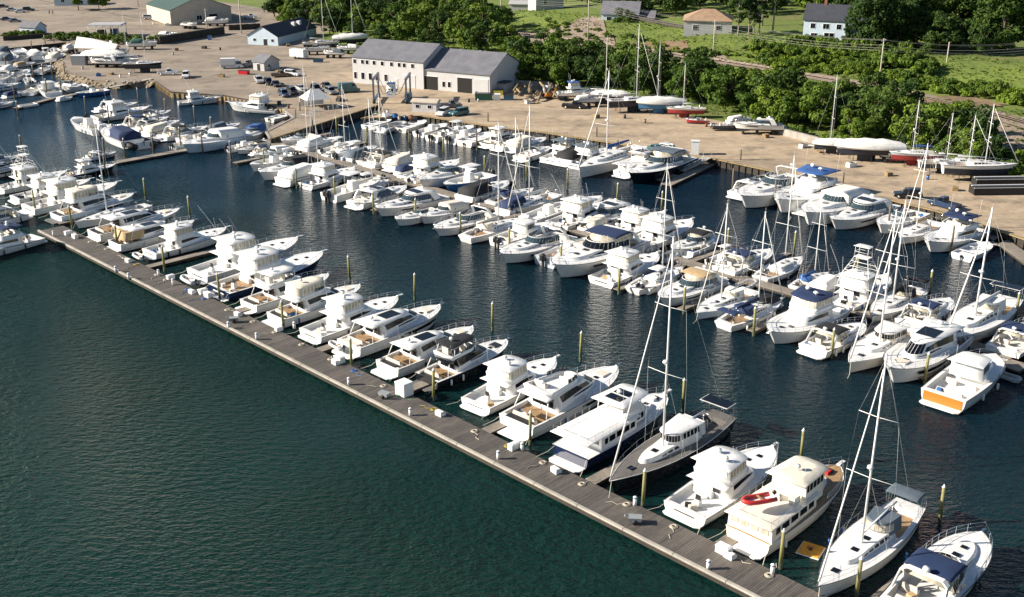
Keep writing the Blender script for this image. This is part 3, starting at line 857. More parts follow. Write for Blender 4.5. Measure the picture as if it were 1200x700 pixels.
def b_cuddy(L, hc='white', canvas=None, name='cuddy_cabin_boat', engines=0, pilot=False, accent=None, transom=None):
    r = empty(name); s = (L / 8.0) ** .8
    H = Hull(L, L * .33, L * .145, L * .11)
    H.hull(r, HULLM[hc], antif, accent and HULLM[accent], bootz=.08)
    H.deck(r, (-L * .46, -L * .02), .5 * s, .2 * s)
    wb = H.B / 2; cz = H.zx(-L * .2) - .5 * s
    z0 = H.zx(0) - .06
    tg = ring(-L * .02, L * .33, wb * .74, wb * .5, L * .2)
    ta, tb = lift(tg, z0, H.zx(L * .3) - H.zx(0)), [(x * .94, y * .85, z + (.35 - max(0, x / L) * .4) * s + (H.zx(L * .3) - H.zx(0)) * max(0, x / L) * 3) for x, y, z in lift(tg, z0)]
    c = MB(gel).loft([ta, tb]).build('cabin_trunk', r)
    hatch(c, L * .15, 0, H.zx(L * .15) + .33 * s, .4 * s)
    if pilot:
        pg = ring(-L * .10, L * .12, wb * .7, wb * .6, L * .06)
        pa, pb = lift(pg, z0), lift([(x * .95, y * .92) for x, y in pg], z0 + 1.25 * s)
        p = MB(gel).loft([pa, pb]).build('pilothouse', r)
        windows(p, pa, pb, .42, .88, side=(.4, 5.2), gap=.1); windows(p, pa, pb, .42, .88, front=5.6, gap=.07)
        slab('roof', p, -L * .16, L * .12, wb * .76, wb * .62, L * .06, z0 + 1.24 * s, .08, gel, .06)
        antenna(r, -L * .1, wb * .5, z0 + 1.3 * s, 1.8)
    else:
        wa = lift(ring(-L * .14, L * .06, wb * .82, wb * .66, L * .12), z0 + .3 * s)
        wt = lift([(x * .85 - .3 * s, y * .86) for x, y in ring(-L * .14, L * .06, wb * .82, wb * .66, L * .12)], z0 + .78 * s)
        v, f = band(wa, wt, 0, 1, 0, len(wa) - 1, off=0, gap=.04)
        MB(glass_l, gel).add(v, f).tube(wt, .03, 4, 1).build('windscreen', r)
    if canvas:
        rg = ring(-L * .45, -L * .02, wb * .86, wb * .78, .4)
        MB(CANV[canvas]).loft([lift(rg, H.zx(-L * .3) + .02), lift([(x * .97, y * .93) for x, y in rg], z0 + .62 * s, .3 * s), lift([(x * .85, y * .5) for x, y in rg], z0 + .95 * s, .25 * s)]).build('canvas_cover', r)
    else:
        seat(r, -L * .38, 0, cz, wb * 1.1); seat(r, -L * .16, wb * .4, cz, wb * .45); seat(r, -L * .16, -wb * .4, cz, wb * .45)
    if engines:
        for y in ({1: [0], 2: [-.3, .3]}[engines]): outboard(r, -L / 2 - .2, y, .6 * s, 1.0 * s)
    else: platform(r, H, .7 * s, z=.3)
    if transom: MB(mat('transom_orange', (.70, .16, .02), .4)).box((-L / 2 - .03, 0, H.fs * .55), (.05, wb * 1.6, H.fs * .7)).build('transom_panel', r)
    H.rail(r, .6, .42 * s, n=4)
    return r
def b_rib(L, tube='grey', name='inflatable_dinghy', floor=None, engine=True):
    r = empty(name)
    m = {'grey': mat('tube_grey', (.36, .37, .38), .5, noise=.1), 'red': redm, 'white': mat('tube_white', (.7, .7, .68), .5, noise=.1), 'black': rubber}[tube]
    B = L * .46; rr = L * .065
    pts = [(-L / 2, B / 2 - rr), (-L * .2, B / 2 - rr), (L * .12, B / 2 - rr), (L * .32, B * .33), (L * .44, B * .14), (L * .47, 0)]
    path = [(x, y, rr + .02 + (max(0, x) / L) * .35) for x, y in pts]
    full = path + [(x, -y, z) for x, y, z in path[:-1][::-1]]
    MB(m).tube(full, rr, 8).build('tube', r)
    MB(floor or gel_shade).loft([lift([(x, y * .9) for x, y in pts] + [(x, -y * .9) for x, y in pts[:-1][::-1]], z) for z in (.02, .14)]).build('floor', r)
    MB(gel_shade).box((-L / 2 + .15, 0, rr + .1), (.08, B * .7, rr * 2.2)).build('transom', r)
    MB(teak).box((-L * .05, 0, rr * 1.9), (.25, B * .7, .05)).build('thwart', r)
    if engine: outboard(r, -L / 2 + .02, 0, rr * 1.8, .7, m=dark)
    return r
def b_skiff(L, hc='white', name='open_skiff', engine=1, cover=None):
    r = empty(name)
    H = Hull(L, L * .36, L * .13, L * .11)
    H.hull(r, HULLM[hc], antif, bootz=.05)
    H.deck(r, (-L * .47, L * .32), .38, .1, dm=gel_shade)
    wb = H.B / 2; cz = H.zx(0) - .38
    for x in (-L * .25, L * .05): MB(gel).box((x, 0, cz + .3), (.35, wb * 1.6, .08)).build('thwart', r)
    if engine: outboard(r, -L / 2 - .15, 0, .45, .75)
    return r
_cache = {}
def make_boat(fn, **kw):
    key = (fn.__name__, tuple(sorted((k, str(v)) for k, v in kw.items())))
    if key in _cache:
        root, kids = _cache[key]
        c = root.copy(); COL.objects.link(c)
        for ch in kids: copy_tree(ch, c)
        return c
    o = fn(**kw); _cache[key] = (o, list(o.children))
    return o
BEAM = {'b_express': (.32, .095), 'b_sportfish': (.315, .075), 'b_yacht': (.30, .095), 'b_trawler': (.295, .095), 'b_sail': (.315, .08), 'b_cuddy': (.33, .11), 'b_cc': (.32, .11)}
fend_m = [white_pl, HULLM['navy'], rubber, HULLM['blue'], white_pl]
def kit(r, fn, L, rn, near):
    """gear that differs from boat to boat: fenders, coolers, cushions, lines"""
    k = BEAM.get(fn.__name__)
    if not k or L < 6: return
    wb, fs = L * k[0] / 2, L * k[1]
    fm = rn.choice(fend_m)
    for sg in (1, -1):
        for x in rn.sample([-.36, -.22, -.08, .06], rn.choice((1, 2, 2))):
            y = sg * (wb * 1.0 + .12)
            MB(fm).tube([(L * x, y, fs * .35 - .1), (L * x, y, fs * .35), (L * x, y, fs * .35 + .55), (L * x, y, fs * .35 + .65)], .13, 6).build('fender', r)
    if fn in (b_sportfish, b_express, b_yacht, b_cuddy):
        z = fs - (.5 * (L / 14) ** .7 if fn is not b_cuddy else .45) + .02
        for i in range(rn.choice((1, 2, 3))):
            c = rn.choice((white_pl, cushion, HULLM['navy'], CANV['tan'], CANV['white'], HULLM['blue'], white_pl, rubber))
            MB(c).box((L * rn.uniform(-.43, -.33), wb * rn.uniform(-.6, .6), z + .25), (rn.uniform(.4, .9), rn.uniform(.4, .7), rn.uniform(.35, .55)), rz=rn.uniform(0, 3), top=.92).build('cooler' if c is white_pl else 'gear_bag', r)
    if near and fn is not b_sail:
        for sg in (1, -1):
            MB(rope_w).tube([(-L / 2 + .3, sg * wb * .8, fs + .02), (-L / 2 - .7, sg * wb * .95, fs * .6), (-L / 2 - 2.0, sg * wb * 1.15, .66)], .035, 4, cap=False).build('mooring_line', r)
    elif fn is b_sail:
        MB(rope_w).tube([(L / 2 - .2, .1, L * .1), (L / 2 + .7, .5, .6), (L / 2 + 2.2, .9, .64)], .03, 4, cap=False).build('mooring_line', r)
rope_w = mat('dock_line', (.55, .50, .40), .8)
# ------------------------------------------------------------------ water
def surf_mat(name, build):
    m = bpy.data.materials.new(name); m.use_nodes = True
    nt = m.node_tree; b = nt.nodes['Principled BSDF']
    tc = nt.nodes.new('ShaderNodeTexCoord')
    def noise(scale, detail=4, rough=.6, vec=None, stretch=None, rot=0):
        n = nt.nodes.new('ShaderNodeTexNoise'); n.inputs['Scale'].default_value = scale
        n.inputs['Detail'].default_value = detail; n.inputs['Roughness'].default_value = rough
        src = tc.outputs['Object']
        if stretch:
            mp = nt.nodes.new('ShaderNodeMapping'); mp.inputs['Scale'].default_value = stretch
            mp.inputs['Rotation'].default_value = (0, 0, rot)
            nt.links.new(src, mp.inputs[0]); src = mp.outputs[0]
        nt.links.new(src, n.inputs['Vector']); return n.outputs[0]
    def ramp(v, stops):
        r = nt.nodes.new('ShaderNodeValToRGB'); e = r.color_ramp.elements
        e[0].position, e[0].color = stops[0][0], (*stops[0][1], 1)
        e[1].position, e[1].color = stops[-1][0], (*stops[-1][1], 1)
        for p, c in stops[1:-1]:
            q = e.new(p); q.color = (*c, 1)
        nt.links.new(v, r.inputs[0]); return r.outputs[0]
    def math_(op, a, b2):
        n = nt.nodes.new('ShaderNodeMath'); n.operation = op
        for i, q in enumerate((a, b2)):
            if isinstance(q, (int, float)): n.inputs[i].default_value = q
            else: nt.links.new(q, n.inputs[i])
        return n.outputs[0]
    def mix(f, a, c, mode='MIX'):
        n = nt.nodes.new('ShaderNodeMix'); n.data_type = 'RGBA'; n.blend_type = mode
        if isinstance(f, (int, float)): n.inputs[0].default_value = f
        else: nt.links.new(f, n.inputs[0])
        for i, q in ((6, a), (7, c)):
            if isinstance(q, tuple): n.inputs[i].default_value = (*q, 1)
            else: nt.links.new(q, n.inputs[i])
        return n.outputs[2]
    def bump(h, dist, strength=1.0):
        n = nt.nodes.new('ShaderNodeBump'); n.inputs['Distance'].default_value = dist; n.inputs['Strength'].default_value = strength
        nt.links.new(h, n.inputs['Height']); nt.links.new(n.outputs[0], b.inputs['Normal'])
    build(nt, b, noise, ramp, math_, mix, bump)
    return m
def _water(nt, b, noise, ramp, math_, mix, bump):
    b.inputs['IOR'].default_value = 1.33
    b.inputs['Roughness'].default_value = .05
    big = noise(.012, 3)
    tc = nt.nodes.new('ShaderNodeTexCoord'); sp = nt.nodes.new('ShaderNodeSeparateXYZ'); nt.links.new(tc.outputs['Object'], sp.inputs[0])
    pc = math_('ADD', math_('MULTIPLY', sp.outputs[0], .711), math_('MULTIPLY', sp.outputs[1], .703))
    pc = math_('ADD', pc, math_('MULTIPLY', big, 30))
    mr = nt.nodes.new('ShaderNodeMapRange'); mr.inputs[1].default_value = 70; mr.inputs[2].default_value = 150; nt.links.new(pc, mr.inputs[0])
    # greener by the open harbour, bluer in the basins
    col = mix(mr.outputs[0], ramp(big, [(.35, (.0028, .0195, .0135)), (.65, (.0045, .028, .0195))]), ramp(big, [(.35, (.0010, .0095, .0195)), (.65, (.0015, .0135, .026))]))
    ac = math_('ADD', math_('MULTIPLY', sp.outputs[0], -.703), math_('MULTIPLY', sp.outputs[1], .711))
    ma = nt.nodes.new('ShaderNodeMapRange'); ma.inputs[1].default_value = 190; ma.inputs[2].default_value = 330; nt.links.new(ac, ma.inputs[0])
    col = mix(ma.outputs[0], col, (.008, .034, .062))  # sky reflection painted into the base colour, lighter blue towards the far left
    nt.links.new(col, b.inputs['Base Color'])
    h1 = noise(.75, 3, .55, stretch=(1.0, 1.9, 1), rot=R(12))
    h2 = noise(2.4, 3, .6, stretch=(1.0, 1.5, 1), rot=R(30))
    calm = noise(.02, 2)
    amp = nt.nodes.new('ShaderNodeMapRange'); amp.inputs[1].default_value = .35; amp.inputs[2].default_value = .65; amp.inputs[3].default_value = .45; amp.inputs[4].default_value = 1.35
    nt.links.new(calm, amp.inputs[0])
    h = math_('ADD', math_('MULTIPLY', h1, 1.0), math_('MULTIPLY', h2, .35))
    h = math_('MULTIPLY', h, amp.outputs[0])
    bump(h, .56)
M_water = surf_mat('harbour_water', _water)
def sheet(name, pts, z, m, kind='structure', **kw):
    tris = geometry.tessellate_polygon([[Vector((p[0], p[1], 0)) for p in pts]])
    o = MB(m).add([(p[0], p[1], z) for p in pts], [tuple(t) for t in tris]).build(name)
    me = o.data
    for p in me.polygons:
        if p.normal.z < 0: p.flip()
    me.update()
    return tag(o, kind=kind, **kw)
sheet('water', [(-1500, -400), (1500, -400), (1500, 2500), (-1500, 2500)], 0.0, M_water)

# ------------------------------------------------------------------ land
def _yard(nt, b, noise, ramp, math_, mix, bump):
    b.inputs['Roughness'].default_value = .95
    n1 = noise(.045, 5, .6, stretch=(1, 1.0, 1)); n2 = noise(.5, 6, .7); n3 = noise(.09, 7, .78, stretch=(.75, 1.25, 1), rot=R(-40))
    c = ramp(n1, [(.34, (.31, .225, .135)), (.50, (.42, .31, .19)), (.66, (.50, .385, .25))])
    c = mix(.55, c, ramp(n3, [(.38, (.23, .175, .12)), (.50, (.39, .29, .18)), (.62, (.50, .395, .26))]))
    c = mix(.35, c, ramp(n2, [(.35, (.20, .16, .12)), (.65, (.50, .42, .33))]))
    # worn asphalt in the upper left yard, sandy gravel along the quay
    tc = nt.nodes.new('ShaderNodeTexCoord'); sp = nt.nodes.new('ShaderNodeSeparateXYZ'); nt.links.new(tc.outputs['Object'], sp.inputs[0])
    mr = nt.nodes.new('ShaderNodeMapRange'); mr.inputs[1].default_value = -35; mr.inputs[2].default_value = -80
    wob = math_('ADD', sp.outputs[0], math_('MULTIPLY', n1, 60)); wob = math_('SUBTRACT', wob, 30)
    nt.links.new(wob, mr.inputs[0])
    asph = mix(.5, ramp(n3, [(.36, (.15, .125, .095)), (.5, (.25, .205, .155)), (.64, (.34, .28, .21))]), ramp(n1, [(.36, (.19, .16, .13)), (.64, (.32, .26, .20))]))
    c = mix(mr.outputs[0], c, asph)
    # tyre tracks, damp patches
    st = noise(.05, 6, .72, stretch=(.6, 1.9, 1), rot=R(-37))
    c = mix(ramp(st, [(.50, (0, 0, 0)), (.64, (.45, .45, .45))]), c, (.13, .105, .08))
    sp2 = noise(.16, 3, .5)
    c = mix(ramp(sp2, [(.57, (0, 0, 0)), (.70, (.6, .6, .6))]), c, (.11, .09, .07))
    nt.links.new(c, b.inputs['Base Color']); bump(n2, .12)
M_yard = surf_mat('yard_gravel', _yard)
def _terr(nt, b, noise, ramp, math_, mix, bump):
    b.inputs['Roughness'].default_value = .95
    n1 = noise(.035, 5, .65); n2 = noise(.6, 5, .7)
    c = ramp(n1, [(.32, (.19, .135, .07)), (.40, (.09, .13, .02)), (.54, (.13, .18, .022)), (.70, (.20, .25, .03))])
    c = mix(.4, c, ramp(n2, [(.35, (.05, .08, .012)), (.65, (.20, .25, .04))]))
    nt.links.new(c, b.inputs['Base Color']); bump(n2, .25)
M_terr = surf_mat('lawn_and_bank', _terr)
def _ballast(nt, b, noise, ramp, math_, mix, bump):
    b.inputs['Roughness'].default_value = .95
    n1 = noise(.12, 5, .7); n2 = noise(1.6, 4, .7)
    c = ramp(n1, [(.35, (.20, .15, .11)), (.65, (.34, .26, .19))])
    c = mix(.4, c, ramp(n2, [(.35, (.12, .10, .08)), (.65, (.40, .32, .26))]))
    nt.links.new(c, b.inputs['Base Color']); bump(n2, .15)
M_ballast = surf_mat('track_ballast', _ballast)
def _wood(nt, b, noise, ramp, math_, mix, bump):
    b.inputs['Roughness'].default_value = .75
    # boards run across the dock: object Y is along the dock
    tc = nt.nodes.new('ShaderNodeTexCoord'); sp = nt.nodes.new('ShaderNodeSeparateXYZ'); nt.links.new(tc.outputs['Object'], sp.inputs[0])
    bd = math_('FLOOR', math_('MULTIPLY', sp.outputs[0], 4.0), 0)
    wn_ = nt.nodes.new('ShaderNodeTexWhiteNoise'); wn_.noise_dimensions = '1D'; nt.links.new(bd, wn_.inputs['W'])
    fr = math_('FRACT', math_('MULTIPLY', sp.outputs[0], 4.0), 0)
    gapm = math_('LESS_THAN', fr, .12)
    n1 = noise(.13, 5, .7); n2 = noise(1.5, 5, .7, stretch=(6, .5, 1))
    c = ramp(n1, [(.38, (.018, .016, .014)), (.5, (.046, .039, .033)), (.62, (.135, .112, .09))])
    c = mix(.45, c, ramp(wn_.outputs[0], [(0, (.04, .036, .034)), (1, (.20, .175, .15))]))
    c = mix(.35, c, ramp(n2, [(.35, (.03, .028, .026)), (.65, (.22, .20, .18))]))
    c = mix(gapm, c, (.012, .011, .010))
    nt.links.new(c, b.inputs['Base Color']); bump(n2, .01)
M_dock = surf_mat('dock_planks', _wood)
def _woodl(nt, b, noise, ramp, math_, mix, bump):
    b.inputs['Roughness'].default_value = .8
    tc = nt.nodes.new('ShaderNodeTexCoord'); sp = nt.nodes.new('ShaderNodeSeparateXYZ'); nt.links.new(tc.outputs['Object'], sp.inputs[0])
    fr = math_('FRACT', math_('MULTIPLY', sp.outputs[0], 4.0), 0)
    gapm = math_('LESS_THAN', fr, .12)
    n1 = noise(.3, 5, .7); n2 = noise(2, 5, .7, stretch=(6, .5, 1))
    c = ramp(n1, [(.36, (.15, .13, .105)), (.64, (.33, .285, .23))])
    c = mix(.35, c, ramp(n2, [(.35, (.10, .085, .07)), (.65, (.42, .37, .31))]))
    c = mix(gapm, c, (.03, .026, .022))
    nt.links.new(c, b.inputs['Base Color']); bump(n2, .01)
M_dockl = surf_mat('dry_dock_planks', _woodl)
conc = mat('concrete', (.36, .33, .29), .9, noise=.35, nscale=.5, bump=.02, bscale=3)
conc_l = mat('pale_edge', (.44, .41, .35), .8, noise=.3, nscale=.6)
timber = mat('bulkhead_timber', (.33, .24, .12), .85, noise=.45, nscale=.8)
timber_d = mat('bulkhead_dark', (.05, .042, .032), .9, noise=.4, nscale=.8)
sheetp = mat('sheet_piling', (.05, .05, .05), .8, col2=(.09, .075, .06), nscale=.9)

coast_px = [(-190, 70), (-60, 62), (10, 57), (78, 50), (84, 62), (70, 72), (78, 85), (104, 94), (150, 97), (172, 93), (182, 96), (200, 108), (262, 112), (300, 119), (332, 128), (345, 138), (312, 155), (317, 163),
            (432, 127), (447, 122), (442, 134), (424, 139), (495, 136), (580, 149), (640, 156), (713, 167), (840, 187), (949, 210), (1033, 232), (1100, 248), (1160, 267), (1215, 285), (1420, 350)]
coast = [at(x, y, QZ) for x, y in coast_px]
a0, p0 = AP(coast[-1]); a1, p1 = AP(coast[0])
yard_poly = [(c.x, c.y) for c in coast] + [tuple(W(a0 - 20, 232)[:2])] + [tuple(W(a, 232)[:2]) for a in (100, 200, 300, 400)] + [tuple(W(a, 232)[:2]) for a in (500, 600, 700, 900)] + [tuple(W(900, p1)[:2])]
sheet('yard_ground', yard_poly, QZ, M_yard)
# terrain grid behind the yard
mb = MB(M_terr)
nA, nP = 90, 60
As = [-60 + 900 * i / nA for i in range(nA + 1)]
Ps = [231 + (j / nP) ** 1.7 * 700 for j in range(nP + 1)]
for a in As:
    for p in Ps:
        v = W(a, p)
        h = ground(v.x, v.y) if p > 233 else QZ - .05
        mb.v.append((v.x, v.y, h + (random.uniform(-.12, .12) if p > 240 else 0)))
k = nP + 1
for i in range(nA):
    for j in range(nP):
        mb.f.append([i * k + j, i * k + j + 1, (i + 1) * k + j + 1, (i + 1) * k + j][::-1]); mb.m.append(0); mb.sm.append(True)
o = mb.build('terrain'); tag(o, kind='structure')
for p in o.data.polygons[:1]:
    if p.normal.z < 0: o.data.flip_normals()
# far yard of the left side keeps its gravel beyond the terrain line
sheet('rear_yard_ground', [tuple(W(a, p)[:2]) for a, p in ((318, 229), (345, 262), (372, 282), (470, 288), (900, 290), (900, 229))], QZ + .16, M_yard)
for pp in []: pass

def strip(name, pts, w, z, m, th=None, parent=None, kind=None):
    """flat strip of width w along world points"""
    mb = MB(m); L_, R_ = [], []
    for i, p in enumerate(pts):
        d = (pts[min(i + 1, len(pts) - 1)] - pts[max(0, i - 1)]); d.z = 0; d.normalize()
        nrm = Vector((-d.y, d.x, 0)) * w / 2
        L_.append(p + nrm); R_.append(p - nrm)
    vs_ = [(q.x, q.y, q.z + z) for q in L_] + [(q.x, q.y, q.z + z) for q in R_]
    n = len(pts)
    mb.add(vs_, [(i, n + i, n + i + 1, i + 1) for i in range(n - 1)])
    if th:
        low = [(a, b, c - th) for a, b, c in vs_]
        mb.add(vs_ + low, [(i, i + 1, 2 * n + i + 1, 2 * n + i) for i in range(n - 1)] + [(n + i + 1, n + i, 3 * n + i, 3 * n + i + 1) for i in range(n - 1)] + [(0, n, 3 * n, 2 * n)[::-1], (n - 1, 2 * n - 1, 4 * n - 1, 3 * n - 1)])
    o = mb.build(name, parent)
    if kind: tag(o, kind=kind)
    return o
# seawall: face + timber cap (a thing: the bulkhead)
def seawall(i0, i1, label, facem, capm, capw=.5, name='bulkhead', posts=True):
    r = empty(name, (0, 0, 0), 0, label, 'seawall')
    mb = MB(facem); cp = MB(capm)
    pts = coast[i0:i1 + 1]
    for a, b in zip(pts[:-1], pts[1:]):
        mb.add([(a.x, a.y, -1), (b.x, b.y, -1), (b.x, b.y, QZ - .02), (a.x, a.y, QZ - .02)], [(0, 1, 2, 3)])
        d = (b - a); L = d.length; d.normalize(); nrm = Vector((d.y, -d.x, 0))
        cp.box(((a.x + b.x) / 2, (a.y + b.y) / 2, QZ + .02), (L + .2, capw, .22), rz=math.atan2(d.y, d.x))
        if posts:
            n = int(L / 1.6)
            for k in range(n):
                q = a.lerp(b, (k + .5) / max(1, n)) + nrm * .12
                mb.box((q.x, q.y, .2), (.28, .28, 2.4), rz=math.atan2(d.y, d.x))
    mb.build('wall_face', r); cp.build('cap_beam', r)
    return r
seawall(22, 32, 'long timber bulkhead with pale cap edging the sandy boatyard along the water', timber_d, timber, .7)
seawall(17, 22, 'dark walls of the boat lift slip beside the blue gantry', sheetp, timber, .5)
seawall(14, 17, 'tall dark steel wall of the concrete pier under the white tent', sheetp, conc, .6, posts=False)
seawall(10, 14, 'upright log bulkhead on the left shore behind the two big cruisers', timber, timber_d, .3)
seawall(0, 3, 'distant low dark wall edging the harbour at upper left', timber_d, timber_d, .3)
# riprap headland
rocks = MB(mat('riprap', (.42, .33, .22), .9, noise=.4, nscale=.7), mat('riprap_dark', (.20, .16, .11), .9))
for i in range(3, 10):
    a, b = coast[i], coast[i + 1]; L = (b - a).length
    d = (b - a).normalized(); nrm = Vector((d.y, -d.x, 0))
    for k in range(int(L * 2.0)):
        q = a.lerp(b, random.random()) + nrm * random.uniform(-.8, 3.0)
        off = (q - a).dot(nrm)
        r_ = random.uniform(.3, .75)
        z = QZ - max(0, off) * .6
        n = 6
        rings = [[(q.x + r_ * f * math.cos(j * math.pi / 3 + i) * random.uniform(.8, 1.2), q.y + r_ * f * math.sin(j * math.pi / 3 + i) * random.uniform(.8, 1.2), z + g * r_) for j in range(n)] for f, g in ((.6, -.6), (1, -.1), (.6, .45))]
        rocks.loft(rings, random.choice((0, 0, 0, 1)), smooth=False)
tag(rocks.build('shore_rocks'), 'tan boulders tumbled along the headland shore below the tarped boats', 'rocks', kind='stuff')
mb = MB(mat('mud_bank', (.20, .16, .11), .9, noise=.3))
for i in range(3, 10):
    a, b = coast[i], coast[i + 1]; d = (b - a).normalized(); nrm = Vector((d.y, -d.x, 0))
    mb.add([(a.x, a.y, QZ - .05), (b.x, b.y, QZ - .05), tuple(b + nrm * 3 - Vector((0, 0, QZ + .4))), tuple(a + nrm * 3 - Vector((0, 0, QZ + .4)))], [(0, 1, 2, 3)])
tag(mb.build('shore_bank'), kind='structure')

# ------------------------------------------------------------------ docks and piles
def dock(p1, p2, w, label, m=None, z=.55, th=.45, name='floating_dock', edge=None, floats=True, group=None, edge_side=-1):
    p1, p2 = Vector((p1.x, p1.y, 0)), Vector((p2.x, p2.y, 0))
    d = p2 - p1; L = d.length; ang = math.atan2(d.y, d.x)
    r = empty(name, (p1.x, p1.y, 0), ang, label, 'dock', group)
    MB(m or M_dockl).box((L / 2, 0, z - .06), (L, w, .12)).build('deck_planks', r)
    fr = MB(timber_d)
    for sg in (1, -1): fr.box((L / 2, sg * (w / 2 + .04), z - .22), (L, .08, .3))
    n = max(1, int(L / 3))
    for i in range(n): fr.box(((i + .5) * L / n, 0, .14), (L / n * .7, w * .85, .36))
    fr.build('frame', r)
    if edge:
        e = MB(conc_l, dark)
        e.box((L / 2, edge_side * (w / 2 - .20), z + .10), (L, .34, .22))
        for i in range(int(L / 6)): e.box((3 + i * 6, edge_side * (w / 2 - .2), z + .105), (.06, .36, .225), 1)
        e.build('kerb_beam', r)
    return r
main_r = dock(W(193, 74.7), W(34, 74.7), 4.7, 'long dark planked pier with pale kerb running diagonally across the foreground', m=M_dock, z=.6, th=.5, name='main_pier', edge=True, edge_side=-1)
pile_m = mat('pile_wood', (.20, .215, .055), .8, col2=(.26, .22, .11), nscale=1.2)
pile_b = mat('pile_wood_brown', (.19, .15, .105), .85, col2=(.09, .075, .055), nscale=1.2)
cap_m = mat('pile_cap', (.75, .76, .74), .5)
_pile = {}
def pile(pos, label, group, h=4.1, brown=False, cap=True, r0=.19):
    k = (h, brown, cap)
    if k not in _pile:
        r = empty('dock_pile')
        n = 8
        MB(pile_b if brown else pile_m, growth).tube([(0, 0, -1), (0, 0, .7)], r0 * 1.04, 8, 1).tube([(0, 0, .7), (0.02, 0, h)], r0, 8, r2=r0 * .92).build('post', r)
        if cap: MB(cap_m).tube([(0.02, 0, h), (0.02, 0, h + .10), (0.02, 0, h + .34)], r0 * 1.15, 8, r2=.03).build('pile_cap', r)
        _pile[k] = r
    else: r = copy_tree(_pile[k])
    r.location = pos; r.rotation_euler = (R(random.uniform(-1.5, 1.5)), R(random.uniform(-1.5, 1.5)), random.uniform(0, 6))
    tag(r, label, 'piling', group)
    return r
def piles(pts, what, label, **kw):
    for x, y in pts:
        pile(at(x, y, 0), label, what, **kw)
# near pier: channel side and pier side
piles([(22, 222), (171, 234), (223, 256), (410, 330), (486, 352), (577, 388), (680, 424), (800, 482), (938, 545), (1101, 614)], 'piles off the bows at the near pier', 'tall white-capped pile standing in the channel off the bows of the near pier')
piles([(42, 248), (85, 268), (138, 292), (193, 318), (258, 352), (332, 386), (412, 432), (508, 470), (621, 522), (753, 594), (914, 667), (1003, 701)], 'piles beside the near pier', 'yellowish green pile with white cap between the sterns at the near pier')
# middle dock
spine_a0, spine_a1 = 229, 20
dock(W(spine_a0, 141), W(spine_a1, 141), 2.4, 'long grey planked walkway between the two back to back boat rows', m=M_dockl)
f_px = [(310, 197), (348, 221), (393, 232), (438, 251), (487, 259), (540, 276), (597, 296), (657, 317), (725, 345), (801, 368), (883, 394), (974, 420), (1083, 450)]
g_px = [(395, 158), (430, 170), (481, 178), (520, 184), (568, 206), (617, 212), (665, 222), (723, 240), (775, 250), (852, 296), (930, 300), (1003, 330), (1089, 348), (1190, 376)]
for i, (x, y) in enumerate(f_px):
    q = at(x, y, 0)
    pile(q, 'grey green pile at the finger ends on the middle dock near side', 'piles along the near side of the middle dock')
    a, p = AP(q)
    if i > 1 or True: dock(W(a + .7, 139.8), W(a + .7, p + .2), 1.2, 'narrow wooden finger pier between boats on the middle dock near side', group='finger piers on the near side of the middle dock', name='finger_pier')
for i, (x, y) in enumerate(g_px):
    q = at(x, y, 0)
    pile(q, 'weathered pile at the channel end of a slip, middle dock far side', 'piles along the far side of the middle dock')
    a, p = AP(q)
    dock(W(a + .7, 142.2), W(a + .7, min(p, 157)), 1.2, 'narrow wooden finger pier between boats on the middle dock far side', group='finger piers on the far side of the middle dock', name='finger_pier')
for x, y in [(172, 311), (276, 363), (377, 406), (472, 455), (572, 499), (688, 560), (836, 636), (1012, 706), (60, 262)]:
    a, p = AP(at(x, y, .5))
    dock(W(a - .8, 77.1), W(a - .8, 92.5), 1.5, 'grey plank finger pier running out between yachts from the near pier', group='finger piers of the near pier', name='finger_pier')
# quayside piles
piles([(480, 178), (520, 184 - 2), (559, 177), (610, 182), (664, 191), (723, 190), (858, 226), (907, 241), (1040, 272), (1114, 298)], 'brown piles off the quay boats', 'plain brown pile standing off the boats moored along the yard bulkhead', brown=True, cap=False, h=5.0)
piles([(572, 150), (699, 168), (867, 196), (987, 224), (352, 137), (367, 158), (347, 146)], 'short piles against the bulkhead', 'dark stubby pile rising against the yard bulkhead', brown=True, cap=False, h=3.8)
# cluster dock
d_a = at(132, 191, .5); d_b = at(300, 161, .5)
dock(d_a, d_b, 2.3, 'dark side dock with small boats crowded on its far edge')
dock(at(275, 191, .5), at(330, 180, .5), 1.4, 'short empty finger pier just left of the middle dock boats')
dock(at(282, 152, .5), W(spine_a0, 141), 2.2, 'short plank walkway linking the side dock to the middle dock')
dock(at(300, 160, .5), at(335, 142, .5), 1.6, 'narrow gangway slanting up from the docks to the concrete pier')
piles([(101, 134), (128, 144), (163, 124), (195, 137), (229, 146), (147, 187), (180, 182), (212, 173), (238, 180), (271, 190), (123, 186), (124, 206), (154, 151), (187, 152), (248, 111 + 49)], 'piles round the side dock', 'tall thin pile rising around the small crowded side dock', h=4.6, brown=True)
